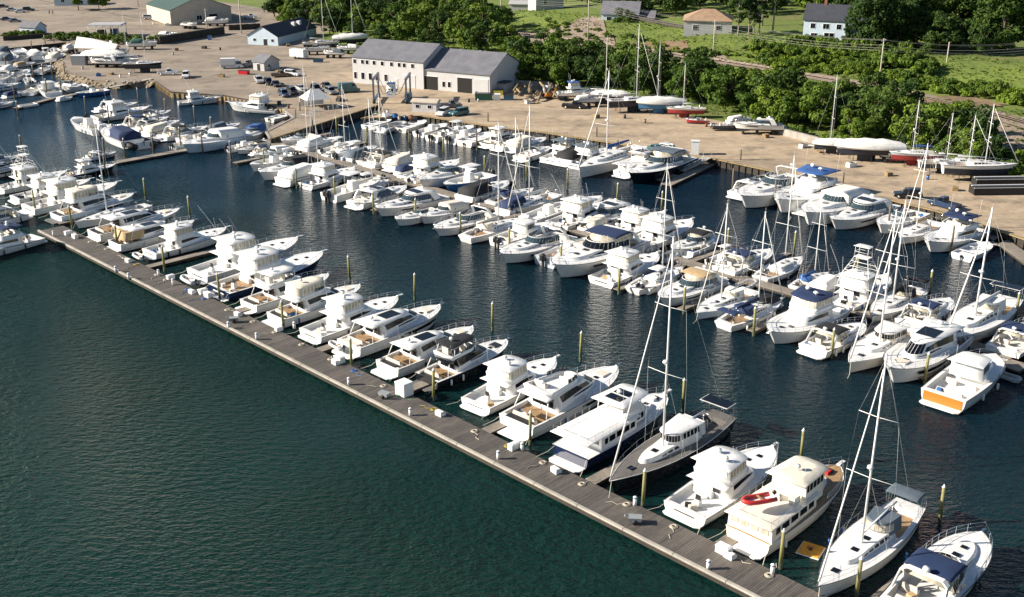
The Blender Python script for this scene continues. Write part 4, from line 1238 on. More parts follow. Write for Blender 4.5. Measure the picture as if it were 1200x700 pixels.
# far left docks
dock(at(18, 127, .5), at(62, 115, .5), 1.8, 'low dock at far left with dinghies tied at its end')
dock(at(62, 115, .5), at(128, 103, .5), 2.0, 'low dock below the sloping gangway at upper left')
g1, g2 = at(122, 104, .7), at(178, 92, 1.8)
def gangway(g1, g2, w, label):
    d = g2 - g1; L = math.hypot(d.x, d.y); ang = math.atan2(d.y, d.x)
    r = empty('gangway', (g1.x, g1.y, 0), ang, label, 'gangway')
    m = MB(conc_l)
    m.add([(0, -w / 2, g1.z), (L, -w / 2, g2.z), (L, w / 2, g2.z), (0, w / 2, g1.z), (0, -w / 2, g1.z - .15), (L, -w / 2, g2.z - .15), (L, w / 2, g2.z - .15), (0, w / 2, g1.z - .15)], [(0, 1, 2, 3), (4, 7, 6, 5), (0, 4, 5, 1), (2, 6, 7, 3)])
    m.build('ramp', r)
    for sg in (1, -1):
        t = MB(alum); y = sg * w / 2
        t.tube([(0, y, g1.z + 1.0), (L, y, g2.z + 1.0)], .04, 4)
        n = int(L / 1.5)
        for i in range(n + 1):
            z = g1.z + (g2.z - g1.z) * i / n
            t.tube([(L * i / n, y, z), (L * i / n, y, z + 1.0)], .03, 4, cap=False)
        t.build('handrail', r)
    return r
gangway(g1, g2, 1.6, 'long pale gangway sloping from the upper left dock to the log bulkhead')
gangway(at(797, 200, .8), at(829, 184, 1.9), 2.2, 'pale gangway beside the black hulled cruiser at the yard bulkhead')
dock(at(780, 217, .5), at(838, 189, .5), 2.4, 'floating landing dock at the foot of the gangway by the black cruiser')
dock(at(770, 211, .5), at(792, 205, .5), 1.6, 'small raft end of the landing dock under the gangway')
dock(at(1150, 292, .5), at(1178, 279, .5), 1.4, 'finger pier beside the small outboard boat near the right edge')
dock(at(1160, 272, .6), at(1230, 322, .6), 2.8, 'grey dock leaving the right edge below the yellow shrub bank')
dock(at(1182, 432, .5), at(1240, 400, .5), 2.6, 'plank dock cut by the right edge beside the grey dinghy')
dock(at(-20, 85, .5), at(77, 70, .5), 1.6, 'thin far dock at upper left with small boats')
dock(at(35, 87, .5), at(115, 78, .5), 1.0, 'dark narrow catwalk on posts by the tan headland')
dock(at(-10, 74, .5), at(60, 58, .5), 1.4, 'farthest dock lying below the dark wall at upper left')
piles([(26, 183), (18, 118), (22, 140), (56, 112), (72, 108), (40, 95), (52, 94), (62, 92), (77, 92), (38, 63), (54, 57), (64, 55), (8, 84)], 'piles of the upper left docks', 'thin dark pile among the small docks at upper left', h=4.6, brown=True)

# ------------------------------------------------------------------ pier furniture
rope_w0 = rope_w; siding_cart = mat('cart_grey', (.25, .27, .28), .6)
def dockbox(pos, rz, label, s=1.0, two=False):
    r = empty('dock_box', pos, rz, label, 'dock box', 'dock boxes on the near pier')
    MB(white_pl).box((0, 0, .32 * s), (1.3 * s, .75 * s, .62 * s), top=.96).build('body', r)
    MB(white_pl).box((0, 0, .69 * s), (1.38 * s, .82 * s, .10 * s), top=.92).box((0, 0, .76 * s), (1.2 * s, .66 * s, .06 * s), top=.8).build('lid', r)
for i, (x, y, s) in enumerate([(332, 361 - 17, .9), (238, 344, 1), (244, 348, 1), (80, 275, .9), (88, 279, .9), (200, 327, .9), (398, 424, 1.1), (602, 526, .95), (848, 648, 1.1), (327, 388, .8), (1043, 710, .9)]):
    q = at(x, y, .6); dockbox(q, PHEAD if i % 2 else AHEAD, 'white fibreglass dock box on the near pier edge by the sterns', s)
q = at(474, 462, .6)
r = empty('storage_locker', q, AHEAD, 'largest white locker standing alone on the near pier, middle of its length', 'locker')
MB(white_pl).box((0, 0, .8), (1.7, 1.5, 1.6)).build('body', r); MB(white_pl).box((0, 0, 1.66), (1.8, 1.6, .14), top=.9).build('lid', r)
_ped = None
for i, (x, y) in enumerate([(136, 319), (151, 327), (203, 300 + 34), (268, 385), (301, 398), (409, 451), (481, 487), (584, 538), (830, 667), (63, 277), (744, 592), (612, 528), (186, 323), (905, 672), (345, 385)]):
    q = at(x, y, .6)
    if _ped is None:
        _ped = r = empty('power_pedestal')
        MB(white_pl).tube([(0, 0, 0), (0, 0, .9)], .2, 8).tube([(0, 0, .9), (0, 0, 1.02)], .24, 8, r2=.1).build('post', r)
        MB(HULLM['blue']).tube([(0, 0, .78), (0, 0, .92)], .205, 8).build('lamp_band', r)
    else: r = copy_tree(_ped)
    r.location = q
    tag(r, 'short white power pedestal with blue band on the near pier', 'power pedestal', 'power pedestals on the near pier')
cord_c = [rope_w0, rope_w0, mat('cord_yellow', (.40, .31, .05), .6), mat('hose_green', (.04, .22, .10), .6), mat('hose_blue', (.05, .15, .40), .6), rope_w0]
crn = random.Random(9)
for i in range(26):
    a = 44 + i * 5.7 + crn.uniform(-1.5, 1.5); p = 76.2 + crn.uniform(-.25, .2)
    r = empty('coiled_hose', W(a, p, .61), crn.uniform(0, 6), 'coiled hose or shore cord lying near the boats on the long pier', 'hose', 'hoses coiled on the near pier')
    m_ = crn.choice(cord_c); t = MB(m_)
    for k_ in range(3):
        rr_ = .22 + .09 * k_
        t.tube([(rr_ * math.cos(j * math.pi / 5), rr_ * math.sin(j * math.pi / 5), .05 + .03 * (2 - k_)) for j in range(11)], .035, 4, cap=False)
    t.tube([(.35, 0, .05), (.9, .4, .04), (1.5, .1, .04), (2.1, .5, .04)], .03, 4, cap=False)
    t.build('hose', r)
for i in range(7):
    a = 50 + i * 20 + crn.uniform(-5, 5)
    r = empty('boarding_steps', W(a, 76.0, .61), AHEAD + crn.uniform(-.2, .2), 'white moulded boarding steps on the near pier edge', 'steps', 'boarding steps on the near pier')
    MB(white_pl).box((0, 0, .15), (1.0, .8, .3)).box((0, .15, .45), (1.0, .5, .3)).build('steps', r)
for i, a in enumerate((58, 97, 131)):
    r = empty('dock_cart', W(a, 74.2, .61), crn.uniform(0, 6), ['grey two wheeled dock cart on the near pier towards its right end', 'grey two wheeled dock cart on the near pier, middle one', 'grey two wheeled dock cart on the near pier towards its left end'][i], 'cart')
    MB(siding_cart).box((0, 0, .55), (1.2, .75, .45), top=1.15).build('tub', r)
    for sg in (1, -1): MB(rubber).tube([(0, sg * .42 - .04, .3), (0, sg * .42 + .04, .3)], .28, 10).build('wheel', r)
    MB(steel).tube([(.6, .3, .75), (1.0, .3, .95), (1.0, -.3, .95), (.6, -.3, .75)], .025, 4).build('handle', r)
def polymesh_float():
    q = at(950, 645, .1)
    r = empty('swim_float', q, R(58), 'square orange foam float adrift between the cream trawler and the white sailboat', 'float')
    MB(mat('orange_foam', (.80, .36, .03), .6, noise=.3, nscale=3)).box((0, 0, .05), (2.1, 2.0, .14)).build('pad', r)
    MB(white_pl).box((0, 0, -.04), (2.3, 2.2, .07)).build('rim', r)
    MB(dark, redm).box((0, 0, .16), (.5, .3, .05)).tube([(0, 0, .15), (.3, .15, .18), (.1, .4, .15)], .05, 5, 1).build('anchor_line', r)
polymesh_float()
# ------------------------------------------------------------------ the boats
def adiff(a, b):
    return (a - b + math.pi) % (2 * math.pi) - math.pi
ROWS = {}
KR = random.Random(21)
OCC = {}
def mast_h(base, top_y, deck=1.6):
    """height above deck of a mast whose top reaches the surveyed height"""
    v = top_y - 350.0; c_, s_ = math.cos(PITCH), math.sin(PITCH); Yd = base.y
    # v = F (q c - Y s) / (Y c + q s), q = CAM_H - z
    q = Yd * (v * c_ + FPX * s_) / (FPX * c_ - v * s_)
    return max(6.0, round((CAM_H - q - deck) * 2) / 2)
def boat(row, fn, st, bw, desc, cat, mix=.35, full=None, zs=1.0, zb=None, scale=1.0, mt=None, **kw):
    """st / bw: surveyed stern and bow points"""
    s_ = at(st[0], st[1], zs)
    b_ = at(bw[0], bw[1], zb if zb else 1.9)
    d = b_ - s_; d.z = 0
    L0 = d.length
    if zb is None:
        b_ = at(bw[0], bw[1], max(.6, L0 * .14)); d = b_ - s_; d.z = 0
    hd = math.atan2(d.y, d.x)
    best = min((PHEAD, PHEAD + math.pi, AHEAD, AHEAD + math.pi), key=lambda t: abs(adiff(hd, t)))
    dd = adiff(hd, best)
    h = best + dd * (mix if abs(dd) < R(40) else 1.0)
    L = d.length * math.cos(dd if abs(dd) < R(40) else 0) * scale
    c = (s_ + b_) / 2
    if fn in (b_express, b_sportfish, b_yacht, b_trawler): L *= .93
    if row != 'near' and fn is not b_sail and fn is not b_rib: L *= 1.14
    L = max(3.0, round(L * 2) / 2)
    if mt is not None: kw['mast'] = mast_h(c + Vector((math.cos(h), math.sin(h), 0)) * L * .07, mt)
    elif fn is b_sail: kw['mast'] = 1.05
    r = make_boat(fn, L=L, **kw)
    r.location = (c.x, c.y, 0)
    r.rotation_euler = (0, R(random.uniform(-.4, .4)), h)
    r['category'] = cat
    r.scale = (1, 1.18 if row != 'near' else (1.0 if fn is b_sail else 1.05), 1)
    kit(r, fn, L, KR, row == 'near')
    OCC.setdefault(row, []).append((AP(c)[0], L * .16 + .25, AP(c)[1]))
    if full: r['label'] = full
    else: ROWS.setdefault(row, []).append((c.x / max(1, c.y), r, desc))
    r['group'] = {'near': 'boats berthed along the near pier', 'midn': 'boats on the near side of the middle dock', 'midf': 'boats on the far side of the middle dock', 'quay': 'boats moored along the yard bulkhead', 'side': 'boats round the small side dock', 'left': 'boats at the far left docks', 'pier': 'cruisers by the log bulkhead'}[row]
    return r
X, SF, Y_, TR, SL, CC, CU, RB, SK = b_express, b_sportfish, b_yacht, b_trawler, b_sail, b_cc, b_cuddy, b_rib, b_skiff
mb_, yt, sfc, sb, dg = 'motorboat', 'yacht', 'fishing boat', 'sailboat', 'dinghy'
# near pier, right to left
boat('near', X, (1060, 728), (1152, 610), '', mb_, full='white express cruiser with navy canvas and dark side windows, bottom right corner of the photo', top='bimini', canvas='navy', style=1)
boat('near', SL, (1055, 590), (972, 686), '', sb, full='white sailboat moored bow-in next to the orange float, blue grey stern bimini', canvas='grey', top='both', cover=False, mt=422)
boat('near', TR, (874, 638), (985, 538), '', yt, full='cream trawler yacht with teak foredeck carrying a red dinghy on its boat deck', hc='cream', stripe=None)
boat('near', SF, (800, 604), (908, 516), '', sfc, full='white sportfishing boat with solid white bridge enclosure, left of the cream trawler', zs=.9, outr=False)
boat('near', SL, (842, 488), (722, 560), '', sb, full='black hulled sailboat with solar panels at its stern and the tallest nearby mast', hc='black', canvas='white', top='dodger', pilot=True, solar=True, cover=False, teakd=True, mizzen=False, mt=289)
boat('near', TR, (668, 541), (780, 452), '', yt, full='navy hulled trawler yacht with white upperworks right beside the black sailboat', hc='navy', style=1, top='white')
boat('near', Y_, (604, 504), (724, 420), '', yt, full='big white motor yacht with long black swept side windows, right of the cream sportfisher', fly=True, sunpad=dark)
boat('near', SF, (560, 478), (648, 412), '', sfc, full='warm white sportfishing boat with two small square aft windows, beside the black topped yacht', canvas='cream', outr=False)
boat('near', Y_, (497, 448), (597, 393), '', yt, full='motor yacht with black upperworks, smoked flybridge enclosure and black bow pad', topc='black', hc='black', canvas='black', fly='top', tan_back=False)
boat('near', Y_, (452, 433), (557, 378), '', yt, full='white motor yacht with rounded stern and plain hardtop, left of the black topped yacht', fly=False)
boat('near', Y_, (408, 411), (517, 350), '', yt, full='white motor yacht with skylight roof, black windows and a round dark bow pad', fly=False, sunpad=cushion, name='motor_yacht')
boat('near', SF, (362, 394), (468, 342), '', sfc, full='white sportfishing boat with broad white transom and flat swim platform, left of the skylight yacht', canvas='white', outr=False)
boat('near', Y_, (320, 376), (426, 328), '', yt, full='white flybridge cruiser with cream bridge curtains and dark cockpit, right of the boxy one', canvas='cream', fly='top')
boat('near', Y_, (290, 360), (387, 316), '', yt, full='white flybridge cruiser just right of the long navy hulled sportfisher', canvas='white', fly='top')
boat('near', SF, (252, 343), (382, 289), '', sfc, full='longest sportfisher with navy hull, teak cockpit and long pale foredeck', hc='navy', canvas='white', boot=antif)
boat('near', SF, (228, 324), (352, 272), '', sfc, full='white sportfisher with long outriggers, just left of the navy sportfisher')
boat('near', SF, (172, 297), (268, 263), '', sfc, full='white flybridge boat, grey inflatable on its stern, near pier left end', canvas='cream', outr=False)
boat('near', Y_, (132, 289), (230, 254), '', yt, full='white cruiser with a tan curtain closing its cockpit', fly=False, tan_back=True)
boat('near', Y_, (108, 277), (213, 240), '', yt, full='white yacht with large rounded hardtop, seen over the small bare-masted sailboat', fly=False)
boat('near', SL, (168, 238), (92, 259), '', sb, full='small white sailboat with bare mast squeezed between yachts near the pier left end', top='none', furl=False, cover=False, mt=150)
boat('near', Y_, (64, 256), (158, 222), '', yt, full='pale blue sided yacht with dark cockpit and black side windows near the pier left end', hc='sky', fly='top', canvas='cream')
boat('near', SF, (30, 246), (140, 208), 'white sportfisher', sfc, canvas='cream')
boat('near', SF, (12, 233), (111, 207), 'white flybridge boat', sfc, canvas='white', outr=False)
boat('near', SF, (-2, 222), (80, 197), '', sfc, full='white sportfisher with tall tower at the left edge of the photo', tower=True)
boat('near', SF, (74, 203), (139, 192), '', sfc, full='dark hulled fishing boat with white open bridge at the side dock corner', hc='black', enc=False, outr=False)
boat('near', X, (98, 184), (138, 177), '', mb_, full='white cruiser hidden behind the dark hulled fishing boat at left', top='hardtop')
boat('near', Y_, (-45, 209), (35, 188), 'white hardtop yacht', yt, fly=False)
boat('near', X, (-22, 193), (25, 179), 'pale cruiser cut by the left edge', mb_, top='hardtop')
boat('near', SF, (40, 272), (-44, 299), '', sfc, full='white boat stern-to at the very left end of the near pier, lower of two', hc='white', enc=False, outr=False, canvas='navy')
boat('near', X, (22, 246), (-50, 268), '', mb_, full='cruiser with grey canvas cut by the left edge at the pier end, upper of two', top='bimini', canvas='grey')
# middle dock near side
n_ = 'midn'
boat(n_, CC, (338, 184), (300, 194), 'low white open boat', mb_, engines=2, top='none')
boat(n_, CU, (360, 192), (311, 203), 'white cuddy boat with black canvas', mb_, canvas='black')
boat(n_, CU, (339, 213), (383, 193), 'white boat under a white canopy', mb_, canvas='white')
boat(n_, SF, (363, 217), (410, 195), 'small white flybridge boat', mb_, canvas='white', outr=False, short=True)
boat(n_, SL, (392, 213), (360, 226 - 22), 'white sloop with tall mast', sb, top='none', canvas='white', mt=93)
boat(n_, CC, (393, 231), (438, 209), 'open white fishing boat with T-top', mb_, engines=2)
boat(n_, SL, (414, 226), (452, 206), 'white sloop with cream sail cover', sb, canvas='cream', top='none', mt=115)
boat(n_, X, (422, 240), (470, 215), 'white express cruiser with blank stern', mb_, top='hardtop')
boat(n_, X, (514, 231), (442, 243), 'sleek white express cruiser with round skylight', mb_, top='hardtop', style=0)
boat(n_, CU, (540, 243), (497, 254), 'white cruiser with bow pulpit rail', mb_, canvas='cream')
boat(n_, X, (571, 252), (514, 267), 'white express cruiser with cream arch', mb_, top='open')
boat(n_, SL, (547, 280), (610, 248), 'white sloop with cluttered cream cockpit', sb, canvas='cream', top='dodger', mt=145)
boat(n_, CU, (588, 283), (641, 263), 'white pilothouse boat with two outboards', mb_, pilot=True, engines=2)
boat(n_, X, (655, 277), (594, 298), 'white express cruiser with broad arch', mb_, top='open')
boat(n_, CC, (643, 305), (696, 281), 'grey open boat with orange bag', mb_, hc='grey', accent=orange, engines=1, top='none')
boat(n_, X, (728, 281), (663, 313), 'white cruiser with navy bridge canvas', mb_, top='bimini', canvas='navy', style=1)
boat(n_, SF, (707, 328), (768, 296), 'white flybridge boat with square cream stern', sfc, canvas='cream', outr=False, short=True)
boat(n_, SL, (742, 338), (800, 309), 'white sloop with pale blue dinghy behind', sb, top='none', canvas='navy', mt=192)
boat(n_, X, (834, 326), (777, 348), 'white cruiser with tan cockpit canopy', mb_, top='bimini', canvas='tan', covered_cockpit=False)
boat(n_, SL, (880, 340), (817, 362), 'pale blue hulled sailboat with clear dodger', sb, hc='sky', canvas='white', top='dodger', cover=False, mt=238)
boat(n_, SL, (843, 378), (922, 346), 'white sailboat with navy canvas over its cockpit', sb, canvas='navy', top='both', mt=250)
boat(n_, SF, (968, 360), (910, 390), 'flybridge cruiser with navy cover and navy windscreen wrap', mb_, canvas='navy', outr=False, short=True, enc=True)
boat(n_, X, (950, 408), (1014, 378), 'white express boat with dark canvas and blue fender', mb_, top='bimini', canvas='black', covered_cockpit=False)
boat(n_, SL, (1068, 383), (1000, 421), 'cream pilothouse sailboat with furled jib', sb, hc='cream', pilot=True, canvas='cream', top='none', mizzen=False, cover=False, mt=252)
boat(n_, Y_, (1112, 388), (1046, 437), 'large white cruiser with covered foredeck', mb_, fly=False, sunpad=cushion, scale=.80)
boat(n_, CU, (1112, 466), (1160, 420), 'white fishing cruiser with bright orange transom', mb_, pilot=True, transom=1, scale=1.05)
boat(n_, RB, (1168, 428), (1196, 444), 'grey inflatable', dg, tube='grey')
# middle dock far side
m_ = 'midf'
boat(m_, CU, (364, 158), (335, 165), 'small white cuddy boat', mb_)
boat(m_, SL, (344, 158 + 13), (372, 164), 'white sloop with tall mast', sb, top='none', canvas='white', mt=75)
boat(m_, CU, (360, 175), (390, 162), 'round sterned white boat', mb_, canvas='white')
boat(m_, CC, (385, 178), (411, 168), 'white fishing boat', mb_, engines=1)
boat(m_, SL, (382, 182), (420, 170), 'white sloop with two-spreader mast', sb, top='none', canvas='white', mt=98)
boat(m_, CC, (399, 184), (437, 174), 'blue sided open boat', mb_, hc='sky', engines=2)
boat(m_, SL, (424, 190), (462, 174), 'white sloop with furled sail', sb, canvas='tan', top='none', mt=110)
boat(m_, X, (436, 193), (476, 178), 'cruiser with black canvas', mb_, top='bimini', canvas='black')
boat(m_, SF, (478, 208), (535, 187), 'big white flybridge cruiser with blacked-out bridge', sfc, canvas='white', outr=False)
boat(m_, CU, (535, 198), (504, 213), 'small low white runabout', mb_)
boat(m_, CC, (568, 206), (527, 217), 'blue sided center console with white top', mb_, hc='blue', engines=2, top='ttop')
boat(m_, CU, (551, 233), (588, 213), 'white boat with black cockpit opening', mb_, canvas='black')
boat(m_, SL, (577, 238), (623, 216), 'white sloop with navy dodger', sb, canvas='navy', top='dodger', mt=140)
boat(m_, SL, (645, 226), (602, 243), 'white sloop pointing at the dock', sb, canvas='white', top='none', mt=125)
boat(m_, CC, (624, 258), (665, 238), 'white fishing boat with black outboards', mb_, engines=3, top='none')
boat(m_, SF, (656, 263), (712, 236), 'cream sportfisher with plain square transom', sfc, canvas='cream')
boat(m_, X, (728, 243), (688, 262), 'white hardtop cruiser with dark hull side', mb_, hc='black', top='hardtop')
boat(m_, CU, (662, 248), (700, 232), 'low white cruiser', mb_)
boat(m_, SF, (726, 273), (775, 248), 'white flybridge boat with framed bridge enclosure', sfc, canvas='cream', outr=False)
boat(m_, SF, (747, 285), (809, 258), 'white sportfisher with white bridge box', sfc, canvas='white', outr=False)
boat(m_, X, (830, 276), (792, 291), 'white cruiser with black bimini', mb_, top='bimini', canvas='black')
boat(m_, RB, (776, 302), (790, 294), 'small white tender', dg, tube='white')
boat(m_, X, (848, 316), (903, 292), 'white cruiser with navy side curtains', mb_, top='bimini', canvas='navy')
boat(m_, SL, (893, 326), (938, 296), 'white sloop with broad blue deck windows', sb, canvas='navy', top='none', mt=182)
boat(m_, RB, (868, 334), (884, 327), 'grey tender', dg, tube='grey')
boat(m_, SL, (927, 334), (975, 318), 'white sloop with blue sail cover', sb, canvas='blue', top='dodger', mt=232)
boat(m_, SF, (984, 356), (1038, 322), 'white sportfisher with a tall pyramid tuna tower', sfc, tower=True)
boat(m_, SL, (1069, 337), (1029, 368), 'white sloop with black cockpit canvas', sb, canvas='black', top='both', mt=240)
boat(m_, X, (1066, 378), (1113, 350), 'white express cruiser with navy bimini', mb_, top='bimini', canvas='navy')
boat(m_, SL, (1176, 352), (1115, 394), 'grey hulled sailboat with stern arch', sb, hc='grey', canvas='white', top='dodger', solar=True, mt=253)
boat(m_, X, (1174, 410), (1226, 376), 'navy bimini cruiser cut by right edge', mb_, top='bimini', canvas='navy')
# along the bulkhead
q_ = 'quay'
boat(q_, RB, (449, 152), (471, 143), 'grey inflatable with black engine', dg, tube='grey')
boat(q_, SK, (436, 148), (452, 140), 'small white skiff', mb_)
boat(q_, SK, (477, 152), (490, 141), 'tan skiff', mb_, hc='cream')
boat(q_, CC, (497, 157), (517, 146), 'white open boat with black outboard', mb_, engines=1, top='none')
boat(q_, CU, (512, 162), (538, 150), 'white runabout with twin outboards', mb_, engines=2)
boat(q_, CC, (534, 165), (556, 152), 'open boat with two black outboards', mb_, engines=2, top='none')
boat(q_, SK, (552, 168), (572, 155), 'cream open workboat', mb_, hc='cream')
boat(q_, Y_, (570, 169), (611, 157), 'white flybridge yacht', yt, fly='top')
boat(q_, CU, (600, 173), (637, 164), 'white cruiser', mb_, canvas='cream')
boat(q_, CU, (615, 185), (638, 174), 'small round white boat', mb_)
boat(q_, SF, (651, 188), (682, 164), 'white flybridge boat with blue grey bimini', sfc, canvas='grey', outr=False, enc=False)
boat(q_, SF, (680, 194), (704, 170), 'white flybridge boat with square stern', sfc, canvas='grey', outr=False, short=True)
boat(q_, SL, (731, 172), (699, 197), 'white sailboat with blue sail cover', sb, canvas='blue', top='none', mt=90)
boat(q_, CU, (712, 172), (704, 180), 'small white boat behind the blue sail cover', mb_)
boat(q_, TR, (735, 204), (768, 182), 'white trawler', yt, hc='white', style=1, top='white')
boat(q_, X, (789, 182), (748, 206), 'black hulled cruiser with grey bimini', mb_, hc='black', top='bimini', canvas='grey', scale=.8)
boat(q_, X, (868, 228), (902, 208), 'white cruiser with closed stern', mb_, top='hardtop')
boat(q_, X, (933, 213), (877, 231), 'white express cruiser in deep shade', mb_, top='open')
boat(q_, SF, (975, 217), (915, 237), 'white flybridge boat with bright blue bimini', sfc, canvas='blue', outr=False, short=True, enc=False, scale=.88)
boat(q_, CU, (996, 235), (952, 252), 'white boat with swept white cover', mb_, canvas='white')
boat(q_, X, (1038, 243), (975, 256), 'sleek white express cruiser', mb_, top='hardtop')
boat(q_, CU, (1073, 252), (1033, 263), 'low white runabout', mb_)
boat(q_, SL, (1096, 260), (1056, 276), 'white sailboat with slim mast', sb, canvas='tan', top='none', mt=172)
boat(q_, SF, (1147, 268), (1083, 283), 'large white flybridge boat with dark blue canopy', sfc, canvas='navy', outr=False, short=True, enc=False, scale=.9)
boat(q_, SK, (1127, 297), (1159, 288), 'small skiff with white outboard', mb_)
boat(q_, CU, (586, 172), (618, 163), 'low white cuddy boat', mb_)
boat(q_, CC, (528, 160), (547, 148), 'white open boat', mb_, engines=1)
boat(q_, CU, (668, 190), (690, 172), 'white boat with dark bimini', mb_, canvas='black')
boat(q_, CU, (884, 222), (912, 208), 'small white cruiser in shade', mb_)
boat(q_, CU, (944, 246), (972, 232), 'white covered cruiser', mb_, canvas='white')
boat(m_, CU, (410, 186), (446, 176), 'white cuddy boat with grey canvas', mb_, canvas='grey')
boat(m_, CU, (462, 196), (494, 182), 'white cruiser with cream canvas', mb_, canvas='cream')
boat(m_, CC, (486, 212), (512, 202), 'white open fishing boat', mb_, engines=1)
boat(m_, CU, (594, 246), (628, 232), 'white cuddy with navy canvas', mb_, canvas='navy')
boat(m_, CU, (690, 268), (722, 256), 'white runabout with cream canvas', mb_, canvas='cream')
boat(m_, CU, (806, 294), (838, 280), 'white cuddy boat low in its slip', mb_)
boat(n_, CU, (455, 228), (420, 238), 'white runabout with grey cover', mb_, canvas='grey')
boat(n_, CU, (508, 246), (468, 257), 'low white cruiser', mb_)
boat(n_, CU, (700, 291), (655, 306), 'white cuddy boat with cream cover', mb_, canvas='cream')
boat(n_, CC, (756, 336), (790, 320), 'white open boat between sailboats', mb_, engines=2)
boat(n_, CU, (630, 292), (580, 290), 'white covered runabout', mb_, canvas='white')
boat(n_, CU, (905, 352), (868, 366), 'small white boat with black cover', mb_, canvas='black')
boat(m_, CU, (958, 340), (990, 326), 'white cuddy boat with white cover', mb_, canvas='white')
# small side dock
s_ = 'side'
boat(s_, CC, (117, 153), (89, 139), 'white open boat with white outboards', mb_, engines=3, top='none')
boat(s_, SF, (110, 137), (176, 125), 'white flybridge boat with tall white canvas box', sfc, canvas='white', outr=False)
boat(s_, X, (143, 148), (197, 137), 'white cruiser with navy cockpit canvas', mb_, top='bimini', canvas='navy')
boat(s_, X, (112, 127), (163, 120), 'white cruiser behind the flybridge boat', mb_, top='open')
boat(s_, RB, (168, 170), (142, 158), 'black and tan inflatable', dg, tube='black', floor=cushion)
boat(s_, X, (194, 161), (239, 147), 'white cruiser with black canvas hood', mb_, top='bimini', canvas='black')
boat(s_, CU, (162, 139), (196, 131), 'low white runabout', mb_)
boat(s_, SK, (178, 163), (200, 157), 'small open skiff', mb_)
boat(s_, CU, (214, 165), (266, 154), 'white cruiser with open cockpit', mb_)
boat(s_, CU, (275, 160), (223, 171), 'long pale blue speedboat', mb_, hc='sky', canvas='white')
boat(s_, SK, (185, 152), (210, 146), 'low black hulled boat', mb_, hc='black')
boat(s_, RB, (132, 156), (144, 149), 'white tender', dg, tube='white')
boat(s_, CU, (150, 168), (128, 150), 'white cuddy with navy canvas', mb_, canvas='navy')
boat(s_, X, (160, 152), (208, 141), 'white cruiser with low arch', mb_, top='open')
boat(s_, CU, (236, 166), (262, 160), 'white cuddy boat', mb_)
boat(s_, CC, (206, 170), (232, 164), 'white open boat', mb_, engines=2)
boat(s_, CU, (175, 156), (212, 147), 'white boat with cream canvas', mb_, canvas='cream')
boat(s_, CU, (248, 153), (278, 146), 'white runabout near the walkway bend', mb_, canvas='grey')
# cruisers near the log bulkhead
boat('pier', SF, (207, 119), (259, 113), '', sfc, full='white sportfisher lying parallel to the log bulkhead, left of two', outr=True, short=True, mix=.9)
boat('pier', SF, (331, 128), (264, 117), '', sfc, full='largest white sportfisher at the shore with crossed outriggers, right of two', outr=True, short=True, mix=.9)
boat('pier', CU, (303, 152), (290, 160), '', mb_, full='small boat with blue canvas at the bend of the walkway below the white tent', canvas='blue')
boat('pier', SK, (322, 140), (336, 133), '', mb_, full='low tan skiff under the concrete pier by the walkway', hc='cream')
# far left
l_ = 'left'
boat(l_, CU, (53, 111), (59, 97), 'white fishing boat with brown panels', mb_, pilot=True)
boat(l_, CC, (122, 105), (92, 109), 'blue and white runabout', mb_, hc='blue', top='none', engines=1)
boat(l_, SK, (76, 105), (86, 100), 'upturned looking tan skiff', mb_, hc='cream')
boat(l_, RB, (92, 104), (102, 99), 'white dinghy', dg, tube='white')
boat(l_, RB, (40, 119), (22, 123), 'white inflatable', dg, tube='white')
boat(l_, X, (-25, 126), (14, 119), 'white cruiser bow', mb_, top='open')
boat(l_, X, (-30, 104), (24, 97), 'pale blue cruiser', mb_, hc='sky', top='hardtop')
boat(l_, CU, (12, 92), (32, 85), 'small white boat', mb_)
boat(l_, CC, (28, 97), (40, 92), 'open boat', mb_, engines=2)
boat(l_, CU, (-4, 95), (12, 88), 'white runabout', mb_)
boat(l_, CU, (34, 68), (46, 62), 'white cuddy boat', mb_, canvas='white')
boat(l_, CC, (48, 68), (60, 63), 'white open boat', mb_)
boat(l_, CU, (20, 77), (38, 74), 'brown sided boat', mb_, hc='cream', canvas='tan')
boat(l_, CU, (2, 74), (18, 68), 'white boat with grey canvas', mb_, canvas='grey')
boat(l_, CC, (60, 62), (70, 58), 'tiny white boat', mb_, top='none')
boat(l_, SK, (16, 63), (26, 58), 'tiny skiff', mb_)
